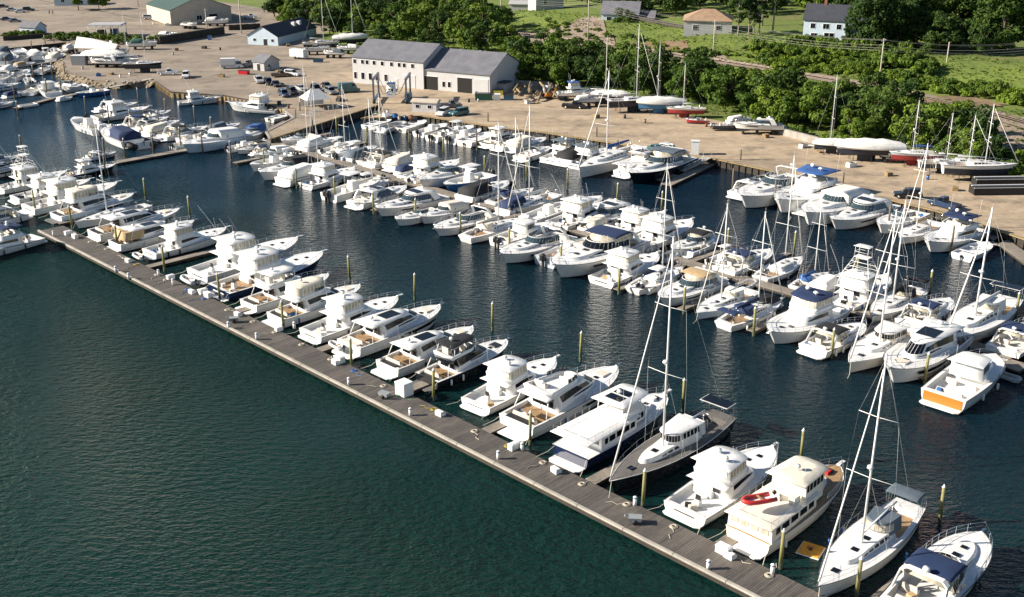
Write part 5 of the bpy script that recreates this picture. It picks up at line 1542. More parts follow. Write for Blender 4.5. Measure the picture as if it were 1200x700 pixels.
# smaller boats in the slips that are left
FR = random.Random(4)
def fill(row, a_lo, a_hi, pc, sgn, skip=(), lens=(7.5, 8.5, 9.5, 10.5)):
    occ = sorted((a, h) for a, h, p in OCC[row] if a_lo - 5 < a < a_hi + 5)
    cur = a_lo
    for a, h in occ + [(a_hi, 0)]:
        while a - h - cur > 3.1:
            w = min(a - h - cur, 3.7)
            ac = cur + w / 2; cur += w
            if any(lo < ac < hi for lo, hi in skip): continue
            L = FR.choice(lens)
            bowout = FR.random() < .6
            c = W(ac, pc + sgn * (L / 2 + .8))
            kind = FR.random()
            cv = FR.choice(['white', 'white', 'cream', 'grey', 'navy', 'black', None, None])
            if kind < .45: kw = dict(canvas=cv); fn = b_cuddy; ds = 'white cabin boat' + ((' with %s canvas' % cv) if cv else '')
            elif kind < .65: kw = dict(engines=FR.choice((1, 2)), top=FR.choice(('ttop', 'none'))); fn = b_cc; ds = 'white open fishing boat'
            elif kind < .8: kw = dict(engines=2, pilot=True); fn = b_cuddy; ds = 'white pilothouse boat with outboards'
            else: cv = cv or 'navy'; kw = dict(top='bimini', canvas=cv); fn = b_express; ds = 'white cruiser with %s bimini' % cv
            r = make_boat(fn, L=min(L, 3.0 * w if w > 3.3 else 8.5) // .5 * .5, **kw)
            r.location = (c.x, c.y, 0); r.rotation_euler = (0, 0, PHEAD + (0 if bowout == (sgn > 0) else math.pi) + FR.uniform(-.05, .05))
            r['category'] = 'motorboat'; r['group'] = OG[row]
            kit(r, fn, L, KR, False)
            ROWS[row].append((c.x / c.y, r, ds))
        cur = max(cur, a + h)
OG = {'midn': 'boats on the near side of the middle dock', 'midf': 'boats on the far side of the middle dock', 'quay': 'boats moored along the yard bulkhead'}
fill('midn', 62, 226, 139.6, -1)
fill('midf', 116, 222, 142.4, 1)
fill('midf', 62, 103, 142.4, 1)
for x, y, dx, dy, cv in [(70, 116, 12, -3, 'white'), (8, 112, 22, -4, 'navy'), (34, 108, 16, -5, None), (60, 70, 14, -4, 'cream'), (22, 70, 12, -4, None), (5, 82, 14, -3, 'white'), (46, 84, 13, -4, None), (0, 61, 14, -3, 'grey'), (76, 98, 10, 4, None)]:
    boat('left', b_cuddy, (x, y), (x + dx, y + dy), 'small white boat' + ((' with %s canvas' % cv) if cv else ''), 'motorboat', canvas=cv)
# top-level dinghies carried by yachts
def loose(fn, pos, rz, label, cat, **kw):
    r = make_boat(fn, **kw); r.location = pos; r.rotation_euler = (0, 0, rz); r['label'] = label; r['category'] = cat
    if 'group' in r: del r['group']
    return r
def ordinal(n):
    return '%d%s' % (n, 'th' if 10 <= n % 100 <= 20 else {1: 'st', 2: 'nd', 3: 'rd'}.get(n % 10, 'th'))
RN = {'near': 'near pier left end', 'midn': 'middle dock near side', 'midf': 'middle dock far side', 'quay': 'along the bulkhead', 'side': 'at the side dock', 'left': 'at the far left docks', 'pier': 'by the log bulkhead'}
for rk, lst in ROWS.items():
    lst.sort(key=lambda t: t[0])
    for i, (_, r, desc) in enumerate(lst):
        r['label'] = '%s, %s from left %s' % (desc, ordinal(i + 1), RN[rk])
# red dinghy on the trawler, grey ones on sterns
loose(b_rib, at(888, 588, 4.3), R(200), 'red inflatable dinghy carried on the boat deck of the cream trawler', 'dinghy', L=3.4, tube='red')
loose(b_rib, at(163, 302, .6), AHEAD, 'pale inflatable hung across the stern of a flybridge boat near the pier left end', 'dinghy', L=3.2, tube='white')
loose(b_rib, at(395, 407, .8), AHEAD, 'small white tender stowed across the swim platform of the skylight roofed yacht', 'dinghy', L=3.0, tube='white')
loose(b_rib, at(222, 330, .6), AHEAD, 'white tender floating behind the white sportfisher left of the navy hulled one', 'dinghy', L=4.0, tube='white')
# people
def person(pos, rz, label, top=(.1, .12, .3), legs=(.05, .05, .07)):
    r = empty('person', pos, rz, label, 'person')
    skin = mat('skin', (.45, .27, .18), .6)
    mt = mat('shirt_%d' % int(top[0] * 100 + top[2] * 7), top, .8); ml = mat('trousers_%d' % int(legs[0] * 100), legs, .8)
    bm = bpy.data.meshes.new('body'); vs_ = [(0, 0, .95), (0, .0, 1.2), (0, 0, 1.42), (0, 0, 1.55), (.02, 0, 1.68), (0, .1, .9), (.02, .11, .48), (-.02, .12, .05), (.14, .12, .03), (0, -.1, .9), (-.03, -.11, .48), (-.08, -.12, .05), (.08, -.12, .03), (0, .19, 1.4), (0, .25, 1.12), (.1, .25, .88), (0, -.19, 1.4), (0, -.25, 1.12), (.1, -.25, .88)]
    es = [(0, 1), (1, 2), (2, 3), (3, 4), (0, 5), (5, 6), (6, 7), (7, 8), (0, 9), (9, 10), (10, 11), (11, 12), (2, 13), (13, 14), (14, 15), (2, 16), (16, 17), (17, 18)]
    rad = [.15, .14, .15, .055, .11, .10, .075, .05, .04, .10, .075, .05, .04, .07, .05, .04, .07, .05, .04]
    bm.from_pydata(vs_, es, []); b = bpy.data.objects.new('body', bm); COL.objects.link(b); b.parent = r
    bm.materials.append(skin)
    md = b.modifiers.new('skin', 'SKIN'); bm.skin_vertices or bm.attributes
    bmx = __import__('bmesh').new(); bmx.from_mesh(bm); lay = bmx.verts.layers.skin.verify()
    for v, q in zip(bmx.verts, rad): v[lay].radius = (q, q)
    bmx.verts.ensure_lookup_table(); bmx.verts[0][lay].use_root = True
    bmx.to_mesh(bm); bmx.free()
    b.modifiers.new('sub', 'SUBSURF').levels = 1
    MB(mt).tube([(0, 0, .92), (0, 0, 1.2), (0, 0, 1.46)], .19, 8, r2=.17).tube([(0, .19, 1.42), (0, .25, 1.15)], .075, 6).tube([(0, -.19, 1.42), (0, -.25, 1.15)], .075, 6).build('shirt', r)
    MB(ml).tube([(0, .1, .95), (.02, .11, .5), (-.02, .12, .1)], .125, 6, r2=.085).tube([(0, -.1, .95), (-.03, -.11, .5), (-.08, -.12, .1)], .125, 6, r2=.085).build('trousers', r)
    MB(mat('hair', (.04, .025, .015), .8)).ball((.0, 0, 1.73), .115, n=8).build('hair', r)
    return r
person(at(365, 131, QZ), .5, 'person in dark clothes standing beside the white tent on the concrete pier')
person(at(58, 17, QZ), 1.5, 'left of two people walking on the far gravel yard', (.02, .02, .03))
person(at(62, 17, QZ), 1.2, 'right of two people walking on the far gravel yard', (.03, .03, .05))
person(at(361, 45, QZ), 2.2, 'person by the door of the long white shed with the dark roof', (.05, .05, .06))

# ------------------------------------------------------------------ vehicles
tyre = rubber; rim = mat('wheel_rim', (.5, .5, .5), .35, metal=.8)
CARP = {}
def car_proto(kind, col):
    k = (kind, col)
    if k in CARP: return copy_tree(CARP[k])
    colm = mat('car_paint_' + col, {'black': (.012, .012, .014), 'white': (.72, .72, .71), 'grey': (.16, .17, .18), 'silver': (.42, .43, .44), 'navy': (.02, .04, .09), 'red': (.40, .02, .02), 'teal': (.04, .13, .14), 'brown': (.15, .08, .04)}[col], .22, coat=.6)
    r = empty({'sedan': 'parked_car', 'suv': 'parked_suv', 'pickup': 'pickup_truck', 'van': 'cargo_van', 'box': 'box_truck'}[kind])
    L, w, hb, ht = {'sedan': (4.6, .9, .88, 1.42), 'suv': (4.8, .95, 1.02, 1.75), 'pickup': (5.5, .98, 1.05, 1.82), 'van': (5.6, 1.0, 1.15, 2.45), 'box': (6.6, 1.1, 1.1, 2.2)}[kind]
    h = L / 2
    prof = [(-h, .42), (-h - .03, .7), (-h + .05, hb), (h * .45, hb), (h * .92, hb - .14), (h, .72), (h, .40), (h - .3, .28), (-h + .3, .28)]
    if kind == 'van': prof[3] = (h * .62, hb)
    def rg(y, k2): return [(x * (1 - k2 * .03), y, z if z < .5 else z - k2 * .05) for x, z in prof]
    body = MB(colm).loft([rg(-w, 1), rg(-w * .95, 0), rg(w * .95, 0), rg(w, 1)], smooth=False).build('body', r)
    x0, x1 = {'sedan': (-h * .72, h * .42), 'suv': (-h * .96, h * .42), 'pickup': (-h * .12, h * .45), 'van': (-h * .98, h * .78), 'box': (h * .35, h * .9)}[kind]
    g = ring(x0, x1, w * .90, w * .86, .3, e=3)
    fr, rr = {'sedan': (.75, .55), 'suv': (.65, .2), 'pickup': (.6, .15), 'van': (.75, .05), 'box': (.5, .05)}[kind]
    def top(f): return [(x0 + rr * f + (x - x0) * ((x1 - fr * f) - (x0 + rr * f)) / (x1 - x0), y * (1 - .14 * f)) for x, y in g]
    ca, cb = lift(g, hb - .02), lift(top(1), ht)
    c = MB(colm).loft([ca, cb]).build('cabin', r)
    if kind == 'van':
        windows(c, ca, cb, .35, .8, side=(3.9, 5.4), gap=.06); windows(c, ca, cb, .35, .85, front=6.2)
    else:
        windows(c, ca, cb, .12, .88, side=(.3, 5.2), gap=.07); windows(c, ca, cb, .10, .9, front=5.6)
        MB(glass).add([(x0 - .02 + rr * .15, -w * .7, hb + .1), (x0 - .02 + rr * .15, w * .7, hb + .1), (x0 - .02 + rr * .8, w * .62, ht - .12), (x0 - .02 + rr * .8, -w * .62, ht - .12)], [(0, 3, 2, 1)]).build('rear_window', c)
    if kind == 'pickup': MB(dark).box((-h * .55, 0, hb + .004), (h * .78, w * 1.6, .02)).build('cargo_bed', r)
    if kind == 'box': MB(gel_shade).box((-h * .32, 0, 1.75), (h * 1.25, w * 2.0, 2.2)).build('box_body', r)
    for x in (-h * .62, h * .62):
        for sg in (1, -1):
            y = sg * w * .92
            wh = MB(tyre).tube([(x, y - .11, .34), (x, y + .11, .34)], .35, 12).build('wheel', r)
            MB(rim).tube([(x, y - .12, .34), (x, y + .12, .34)], .2, 8).build('rim', wh)
    for sg in (1, -1):
        MB(white_pl).box((h - .02, sg * w * .7, .72), (.08, .35, .14)).build('headlight', r)
        MB(HULLM['red']).box((-h - .0, sg * w * .75, .80), (.08, .2, .2)).build('tail_light', r)
    CARP[k] = r
    return r
def car(x, y, kind, col, rz, label, group=None, z=None):
    r = car_proto(kind, col)
    q = at(x, y, QZ) if z is None else at(x, y, z)
    r.scale = (1.1, 1.1, 1.1); r.location = (q.x, q.y, ground(q.x, q.y) + (.17 if AP(q)[1] > 229 else .01)); r.rotation_euler = (0, 0, rz)
    tag(r, label, {'sedan': 'car', 'suv': 'car', 'pickup': 'pickup truck', 'van': 'van', 'box': 'truck'}[kind], group)
    return r
V = [(197, 88, 'pickup', 'white', .1, 'white pickup parked behind the left log bulkhead, larger of two'), (218, 91, 'suv', 'white', R(-80), 'small white vehicle facing the harbour behind the left bulkhead'),
     (272, 80, 'box', 'white', R(10), 'white box truck beside the small dark gabled hut'), (291, 78, 'pickup', 'grey', R(70), 'dark pickup parked against the small gabled hut'),
     (304, 97, 'suv', 'silver', R(-70), 'silver car at the left end of the cars above the concrete pier'), (315, 99, 'suv', 'black', R(-70), 'black car second in the upper parked cluster above the concrete pier'), (324, 101, 'sedan', 'black', R(-70), 'low black car third in the upper parked cluster'),
     (329, 90, 'pickup', 'brown', R(20), 'brown pickup with rusty load among the parked cars'), (343, 89, 'suv', 'white', R(-25), 'white car at the right end of the upper parked cluster'),
     (333, 113, 'suv', 'navy', R(-60), 'dark blue car left behind the white tent'), (343, 110, 'suv', 'black', R(-60), 'black car directly behind the white tent peak'), (353, 106, 'sedan', 'silver', R(-60), 'silver topped car just behind the white tent'),
     (371, 107, 'suv', 'black', R(-60), 'black car right of the white tent, nearest to it'), (383, 103, 'sedan', 'black', R(-60), 'low black car between the tent and the big dark van'), (388, 110, 'suv', 'grey', R(-60), 'grey car in front of the big dark van on the pier'),
     (409, 108, 'van', 'teal', R(20), 'big dark green van at the root of the concrete pier'), (504, 100, 'van', 'white', R(175), 'white cargo van outside the grey roofed boatyard building'),
     (519, 135, 'suv', 'white', R(-110), 'white car nose on beside the pale office cabin'), (538, 135, 'suv', 'teal', R(-140), 'dark green car casting a long shadow beside the white car'), (528, 126, 'pickup', 'grey', R(15), 'grey pickup behind the white car near the office cabin'),
     (770, 178, 'sedan', 'teal', R(-60), 'dark green car parked at the bulkhead near the gangway'), (785, 179, 'suv', 'white', R(-50), 'white car with dark windows at the bulkhead beside the dark green car'),
     (1063, 232, 'suv', 'black', R(170), 'black car parked broadside near the bulkhead'), (1106, 243, 'pickup', 'navy', R(125), 'navy pickup facing away with dark open bed near the bulkhead'),
     (672, 127, 'pickup', 'black', R(-10), 'black flat truck parked in front of the laid up boats'), (4, 9, 'sedan', 'black', R(20), 'black car at the far top left corner'), (14, 13, 'sedan', 'silver', R(20), 'silver car in the far top left row'), (24, 15, 'sedan', 'white', R(20), 'white car in the far top left row'), (8, 24, 'sedan', 'navy', R(15), 'blue car just left of the small grey roofed hut'), (18, 26, 'sedan', 'grey', R(15), 'grey car beside the small grey roofed hut'), (34, 13, 'suv', 'black', R(20), 'black car at the right end of the far top left row'),
     (175, 23, 'suv', 'silver', R(0), 'silver car in the far yard near a utility pole'), (293, 22, 'pickup', 'white', R(5), 'pale pickup parked before the green roofed warehouse')]
for v in V: car(*v)
for x, y, c_, lb in [(1178, 95, 'black', '')][:0]: pass

# ------------------------------------------------------------------ buildings
roofd = mat('roof_dark_shingle', (.045, .05, .065), .8, noise=.3, nscale=.6)
roofg = mat('roof_grey_shingle', (.16, .16, .18), .8, col2=(.11, .115, .135), nscale=.35, bump=.01, bscale=6)
roofgreen = mat('roof_green', (.05, .095, .08), .6, noise=.2, nscale=.4)
rooftan = mat('roof_tan', (.36, .24, .15), .8, noise=.3, nscale=.6)
siding = mat('siding_white', (.50, .50, .50), .7, noise=.10, nscale=.5)
siding_b = mat('siding_pale_blue', (.50, .60, .68), .7, noise=.10, nscale=.5)
siding_g = mat('siding_grey', (.42, .42, .42), .7, noise=.15, nscale=.5)
siding_t = mat('siding_tan', (.50, .44, .36), .7, noise=.15, nscale=.5)
trim = mat('trim_white', (.75, .74, .72), .5)
void = mat('dark_interior', (.012, .011, .010), .9)
door_m = mat('door_grey', (.45, .45, .44), .6)
def house(name, label, cat, pos, rz, L, D, h, rh, wall, roof, wins=(), doors=(), hip=0.0, over=.35, chimney=False, sink=1.0):
    """L along local x, D deep in +y; wins: (face, u, z, w, h); face f=front r=right l=left"""
    r = empty(name, pos, rz, label, cat)
    mb = MB(wall)
    P = [(0, 0), (L, 0), (L, D), (0, D)]
    mb.add([(x, y, -sink) for x, y in P] + [(x, y, h) for x, y in P] + [(hip, D / 2, h + rh - .05), (L - hip, D / 2, h + rh - .05)],
           [(0, 1, 5, 4), (1, 2, 6, 5), (2, 3, 7, 6), (3, 0, 4, 7)] + ([(4, 8, 7), (5, 6, 9)] if not hip else []))
    w = mb.build('wall', r)
    k = rh / (D / 2); o = over; t = .18
    rb = MB(roof)
    for sg in (0, 1):
        y0 = -o if sg == 0 else D + o
        z0 = h - k * o
        pts = [(-o, y0, z0), (L + o, y0, z0), (L + o - hip, D / 2, h + rh), (-o + hip, D / 2, h + rh)]
        up = [(x, y, z + t) for x, y, z in pts]
        f = [(0, 1, 2, 3), (4, 7, 6, 5), (0, 4, 5, 1), (1, 5, 6, 2), (3, 2, 6, 7), (0, 3, 7, 4)]
        rb.add(pts + up, f)
    if hip:
        for x0_, x1_ in ((-o, -o + hip), (L + o, L + o - hip)):
            pts = [(x0_, -o, h - k * o + t), (x0_, D + o, h - k * o + t), (x1_, D / 2, h + rh + t)]
            rb.add(pts + [(a, b, c - t) for a, b, c in pts], [(0, 1, 2), (3, 5, 4), (0, 3, 4, 1)])
    ro = rb.build('roof', r)
    if chimney: MB(mat('brick', (.28, .12, .08), .9, noise=.3)).box((L * .4, D * .5, h + rh + .4), (.7, .7, 1.6)).build('chimney', ro)
    for fc, u, z, ww, hh in wins:
        px, py, rot = {'f': (u, -.03, 0), 'r': (L + .03, u, R(90)), 'l': (-.03, u, R(90))}[fc]
        s_ = {'f': -1, 'r': 1, 'l': -1}[fc]
        fr = MB(trim).box((px, py, z), (ww + .24, .08, hh + .24), rz=rot).build('window', r)
        ox = 0 if fc == 'f' else s_ * .045; oy = -.045 if fc == 'f' else 0
        g = MB(glass)
        if ww > .9:
            for q in (-1, 1): g.box((px + ox + (q * ww * .26 if fc == 'f' else 0), py + oy + (0 if fc == 'f' else q * ww * .26), z), (ww * .46, .05, hh), rz=rot)
        else: g.box((px + ox, py + oy, z), (ww, .05, hh), rz=rot)
        g.build('pane', fr)
    for fc, u, ww, hh, m in doors:
        px, py, rot = {'f': (u, -.04, 0), 'r': (L + .04, u, R(90)), 'l': (-.04, u, R(90))}[fc]
        MB(m, trim).box((px, py, hh / 2), (ww, .09, hh), rz=rot).box((px, py - (.0 if fc != 'f' else 0), hh + .09), (ww + .3, .12, .16), 1, rz=rot).build('door', r)
    return r
def heading(p, q): return math.atan2(q.y - p.y, q.x - p.x)
# boatyard building: two joined blocks
A0 = at(414, 97, QZ); A1 = at(573, 112, QZ)
hb = heading(A0, A1); LB = (A1 - A0).length
dx = Vector((math.cos(hb), math.sin(hb), 0)); dy = Vector((-math.sin(hb), math.cos(hb), 0))
L1 = LB * .535; L2 = LB - L1
w1 = [('f', x * L1 / 26, 6.4, 1.0, 1.15) for x in (1.0, 3.9, 5.6, 8.2, 11.2, 14.6, 17.4, 19.2, 22.2)] + [('f', x * L1 / 26, 2.3, 1.1 if x > 2 else .9, 1.9) for x in (1.0, 3.8, 6.6, 9.2, 12.4)] + [('r', 8, 8.2, 1.2, 1.0)]
b1 = house('boatyard_building', 'two storey white boatyard building with grey roof and a row of upper windows', 'building', A0, hb, L1, 19, 7.7, 3.9, siding, roofg, w1, [('f', L1 * .62, 1.1, 2.2, door_m), ('f', L1 * .80, 4.2, 3.6, siding)], sink=1.5)
p2 = A0 + dx * (L1 + .02) + dy * .5
b2 = house('boat_workshop', 'lower workshop wing with grey roof and dark open bay joined to the two storey block', 'building', p2, hb, L2, 21, 5.6, 4.6, siding, roofg, [('f', L2 * .30, 1.9, .9, 1.5), ('f', L2 * .385, 1.9, .9, 1.5)], [('f', L2 * .10, 4.4, 3.8, void), ('f', L2 * .62, 4.6, 4.2, void), ('f', L2 * .88, 4.2, 4.2, siding)], sink=1.5)
MB(siding_g).box((L2 + 1.3, 6.5, 1.3), (2.5, 4.0, 2.8)).build('porch', b2)
MB(roofd).box((L2 + 1.4, 6.5, 2.85), (3.0, 4.6, .3), top=.8).build('porch_roof', b2)
for i in (1, 2): MB(roofgreen if False else mat('roof_streak', (.26, .27, .29), .8)).box((L2 * .3 * i, 10.5, 5.6 + 4.6 + .17), (.8, .5, .12)).build('roof_vent', b2)
# long white shed
s0 = at(300, 49, QZ); s1 = at(326, 54, QZ); s2 = at(371, 42, QZ)
hs = heading(s0, s1)
Dg = (s1 - s0).length
# gable faces the camera side: local y along gable, x along the length
hx = heading(s1, s2); Ls = (s2 - s1).length
sh = house('long_shed', 'long white shed with near black roof in front of the trees', 'building', s1, hx, Ls, 12.5, 3.2, 3.4, siding_b, roofd, [('l', 2.2, 1.8, 1.0, .9), ('l', 9.6, 1.8, 1.0, .9)], [('l', 5.2, 1.4, 2.2, void)])
for x in (.62, .76): MB(gel_shade).box((Ls * x, 3.4, 5.5), (1.6, 1.4, 1.6), top=.9).build('roof_vent', sh)
# small dark hut
h0 = at(298, 84, QZ)
house('small_hut', 'small dark gabled hut standing alone in the gravel yard', 'hut', at(297, 82, QZ), R(-35), 5.0, 6.5, 2.7, 1.9, siding_g, roofg, [('r', 2.0, 1.5, .8, .9)], [('f', 2.5, 1.2, 2.1, void)])
# green roofed warehouse
gq = at(242, 12, QZ + 1)
house('green_roof_warehouse', 'tan warehouse with green roof and garage doors at the top left', 'building', at(272, 25, QZ), R(125), 30, 26, 6.0, 5.0, siding_t, roofgreen, [('f', 3, 2.0, .1, .1)][:0] + [('l', 14, 2.4, 2.2, 1.8)], [('l', 8, 3.4, 3.6, void), ('f', 6, 3.2, 3.4, siding), ('f', 13, 3.2, 3.4, siding), ('f', 20, 3.2, 3.4, siding)], sink=2)
house('grey_hut', 'small pale blue hut with dark roof behind the upper left hedge', 'hut', at(24, 41, QZ), R(-20), 7.5, 6, 3.0, 1.8, siding_b, roofg, [('f', 4, 1.6, 1.2, 1)])
house('low_blue_building', 'low pale blue building cut by the top edge beside the dark bush', 'building', at(64, 7, QZ), R(5), 16, 10, 4.5, 1.2, siding_b, roofg, [('f', 4, 2.2, 1.5, 1.2), ('f', 11, 2.2, 1.5, 1.2)])
house('yard_office', 'pale low office cabin beside the white car on the quay', 'cabin', at(483, 131, QZ), R(-14), 6.6, 3.4, 2.6, .5, siding, siding_t, [('f', 1.5, 1.5, 1.0, .8), ('f', 4.8, 1.5, 1.0, .8)])
def hs_(name, label, px, py, rz, *a, **k):
    q = at_g(px, py); f = {940: 1.18, 978: 1.18, 966: 1.2}.get(px, 1.3)
    r = house(name, label, 'garage' if name == 'garage' else 'house', q, rz, *a, **k)
    r.scale = (f, f, f)
    return r
hs_('family_house', 'white and pale blue house with grey roof and glazed porch, top centre', 704, 38, R(-12), 10.5, 10, 5.2, 3.0, siding_b, roofg, [('f', 2.2, 3.8, 1.2, 1.2), ('f', 5.2, 3.8, 1.2, 1.2), ('f', 8, 3.8, 1.2, 1.2), ('f', 2.5, 1.3, 1.4, 1.3), ('f', 6.5, 1.3, 2.4, 1.6), ('l', 5, 4.2, 1.0, 1.2), ('l', 3, 1.3, 1.0, 1.2)], sink=4)
hs_('house_annex', 'lower glazed wing on the right of the white and pale blue house', 741, 36, R(-12), 6, 7, 3.6, 1.6, siding_b, roofg, [('f', 1.5, 1.8, 1.3, 1.6), ('f', 3.2, 1.8, 1.3, 1.6), ('f', 4.9, 1.8, 1.3, 1.6)], sink=4)
hs_('family_house', 'plain grey gabled house at the top edge above the gravel clearing', 628, 13, R(15), 9, 9, 4.5, 3.0, siding_g, roofg, [('f', 3, 2.5, 1, 1.2)], sink=4)
hs_('garage', 'low pale garage wall at the left of the grey gabled house', 597, 13, R(-8), 9, 6, 2.2, .8, siding_g, siding_g, sink=4)
hs_('tan_roof_house', 'pale square house with tan hipped roof on the lawn', 800, 54, R(-10), 12.5, 12, 6.6, 2.3, siding_g, rooftan, [('f', 3, 4.9, 1.2, 1.2), ('f', 9, 4.9, 1.2, 1.2), ('f', 3, 1.7, 1.4, 1.4), ('f', 9, 1.7, 1.4, 1.4), ('l', 6, 4.9, 1.2, 1.2)], hip=5.0, sink=4)
hs_('white_house', 'white gabled house with dark green grey roof and deck, upper right', 940, 48, R(-22), 12, 10, 5.8, 3.6, siding_b, roofd, [('f', 2.5, 4.2, 1.2, 1.3), ('f', 6.0, 4.2, 1.6, 1.3), ('f', 9.4, 4.2, 1.2, 1.3), ('f', 3, 1.5, 1.6, 1.5), ('f', 7, 1.5, 2.6, 1.9), ('l', 3, 4.0, 1.0, 1.3), ('l', 7, 4.0, 1.0, 1.3), ('l', 5, 1.4, 1.0, 1.3)], chimney=True, sink=4)
hs_('white_house', 'lower wing of the upper right white house with dark roof', 978, 43, R(-22), 11, 9, 3.8, 2.6, siding_b, roofd, [('f', 3, 2.2, 1.4, 1.3), ('f', 7.5, 2.2, 1.4, 1.3)], sink=4)
hs_('rear_house', 'roof and gable of a house glimpsed behind the upper right white house', 966, 10, R(-22), 9, 9, 5.5, 3.2, siding, roofd, [('f', 4, 3.5, 1.2, 1.2)], sink=3)
# deck with railing in front of the white house
q = at_g(912, 55)
r = empty('porch_deck', q, R(-12), 'raised white railed deck in front of the upper right white house', 'deck')
MB(trim).box((9, 1.5, .9), (19, 3.0, .15)).build('deck_floor', r)
pm = MB(trim)
for i in range(14): pm.box((-.3 + i * 1.43, 0, .6), (.12, .12, 2.8))
for z in (1.3, 1.9): pm.tube([(-.4, 0, z), (18.5, 0, z)], .06, 4)
pm.build('railing', r)
# boulders by the tan roofed house -> garden walls
def wall_strip(x0, y0, x1, y1, h, t, m, label, name='garden_wall'):
    a, b = at_g(x0, y0), at_g(x1, y1); d = b - a
    r = empty(name, (a.x, a.y, 0), math.atan2(d.y, d.x), label, 'wall')
    n = 8; L = math.hypot(d.x, d.y); mb = MB(m)
    for i in range(n):
        za = a.z + (b.z - a.z) * (i + .5) / n
        mb.box(((i + .5) * L / n, 0, za + h / 2 - .3), (L / n * random.uniform(.97, .995), t, h + .6 + random.uniform(-.1, .1)))
    mb.build('wall_face', r); return r
wall_strip(868, 48, 935, 53, 1.6, .4, timber_d, 'dark fence behind the pine trunks')
wall_strip(735, 22, 800, 36, 1.8, .3, timber_d, 'dark fence running between the pale blue house and the tan roofed house')
wall_strip(600, 92 + 9, 650, 96 + 8, 1.8, .5, conc, 'pale concrete retaining wall behind the log piles')
wall_strip(905, 155, 968, 172, 1.6, .8, conc, 'rough pale retaining wall at the foot of the hedge')
wall_strip(1035, 84, 1130, 95, .9, .6, conc, 'low broken stone wall at the edge of the right lawn')
wall_strip(186, 52, 262, 40, 2.8, 1.5, timber_d, 'long dark embankment wall crossing the left yard')
wall_strip(4, 48, 58, 44, 1.6, .4, timber_d, 'dark fence along the upper left dock side')
wall_strip(268, 36, 305, 34, 2.2, 1.5, timber_d, 'short dark hedge like wall before the green roofed warehouse')

# ------------------------------------------------------------------ railway
def trk_p(a):
    ks = [(-80, 175), (0, 215), (60, 252), (101, 272), (125, 282), (148, 289.5), (188, 295.5), (240, 297), (340, 296)]
    for (a1_, p1_), (a2_, p2_) in zip(ks[:-1], ks[1:]):
        if a <= a2_: return p1_ + (p2_ - p1_) * (a - a1_) / (a2_ - a1_)
    return 296
pa = [W(a, (trk_p(a - 8) + trk_p(a) + trk_p(a + 8)) / 3, 0) for a in range(340, 20, -10)]
for p in pa: p.z = max(ground(p.x, p.y), ground((p + PV * 4).x, (p + PV * 4).y), ground((p - PV * 4).x, (p - PV * 4).y)) + .16
tr = empty('railway_track', (0, 0, 0), 0, 'single railway track on tan ballast running behind the tree belt', 'railway')
strip('ballast', pa, 9.0, .0, M_ballast, parent=tr)
railm = mat('rail_steel', (.30, .24, .20), .4, metal=.6)
for off in (-.75, .75):
    MB(railm).tube([p + PV * off + Vector((0, 0, .26)) for p in pa], .075, 4).build('rail', tr)
ti = MB(mat('rail_tie', (.10, .075, .055), .9))
for i in range(len(pa) - 1):
    a, b = pa[i], pa[i + 1]; n = 16; an = math.atan2((b - a).y, (b - a).x)
    for k_ in range(n):
        q = a.lerp(b, k_ / n); ti.box((q.x, q.y, q.z + .07), (.28, 2.6, .16), rz=an)
tag(ti.build('rail_tie', tr), kind='stuff')
# gravel clearing and bare bank patches
def patch(name, pts, m, dz, kind='structure', n=10):
    """sheet that follows the terrain inside a surveyed outline"""
    ws = [at_g(x, y) for x, y in pts]
    poly = [(w.x, w.y) for w in ws]
    def inside(x, y):
        c = False
        for i in range(len(poly)):
            x1, y1 = poly[i]; x2, y2 = poly[i - 1]
            if (y1 > y) != (y2 > y) and x < (x2 - x1) * (y - y1) / (y2 - y1) + x1: c = not c
        return c
    xs = [p[0] for p in poly]; ys = [p[1] for p in poly]; st = 2.0
    mb = MB(m); x = min(xs)
    while x < max(xs):
        y = min(ys)
        while y < max(ys):
            if inside(x + st / 2, y + st / 2):
                mb.add([(a, b, ground(a, b) + dz) for a, b in ((x, y), (x + st, y), (x + st, y + st), (x, y + st))], [(0, 1, 2, 3)], 0, True)
            y += st
        x += st
    o = mb.build(name); return tag(o, kind=kind)
patch('gravel_clearing', [(610, 42), (700, 34), (720, 50), (706, 66), (640, 62), (600, 54)], M_ballast, .22)
patch('gravel_path', [(795, 62), (850, 66), (850, 82), (800, 78)], M_ballast, .24)
patch('dirt_bank', [(735, 52), (800, 56), (815, 66), (770, 68), (738, 62)], mat('dirt', (.26, .18, .10), .95, noise=.5, nscale=.3), .26)
patch('dirt_bank', [(1060, 118), (1130, 112), (1180, 124), (1120, 130)], MATS['dirt'], .26)
patch('track_path', [(1120, 160), (1200, 140), (1200, 178), (1165, 172)], M_ballast, .23)
lawn = mat('sunny_lawn', (.23, .27, .022), .95, col2=(.15, .20, .02), nscale=.25, bump=.05, bscale=3)
patch('grass_verge', [(185, 0), (222, 0), (215, 9), (190, 8)], mat('dry_lawn', (.16, .19, .03), .95, noise=.4, nscale=.2), .25)

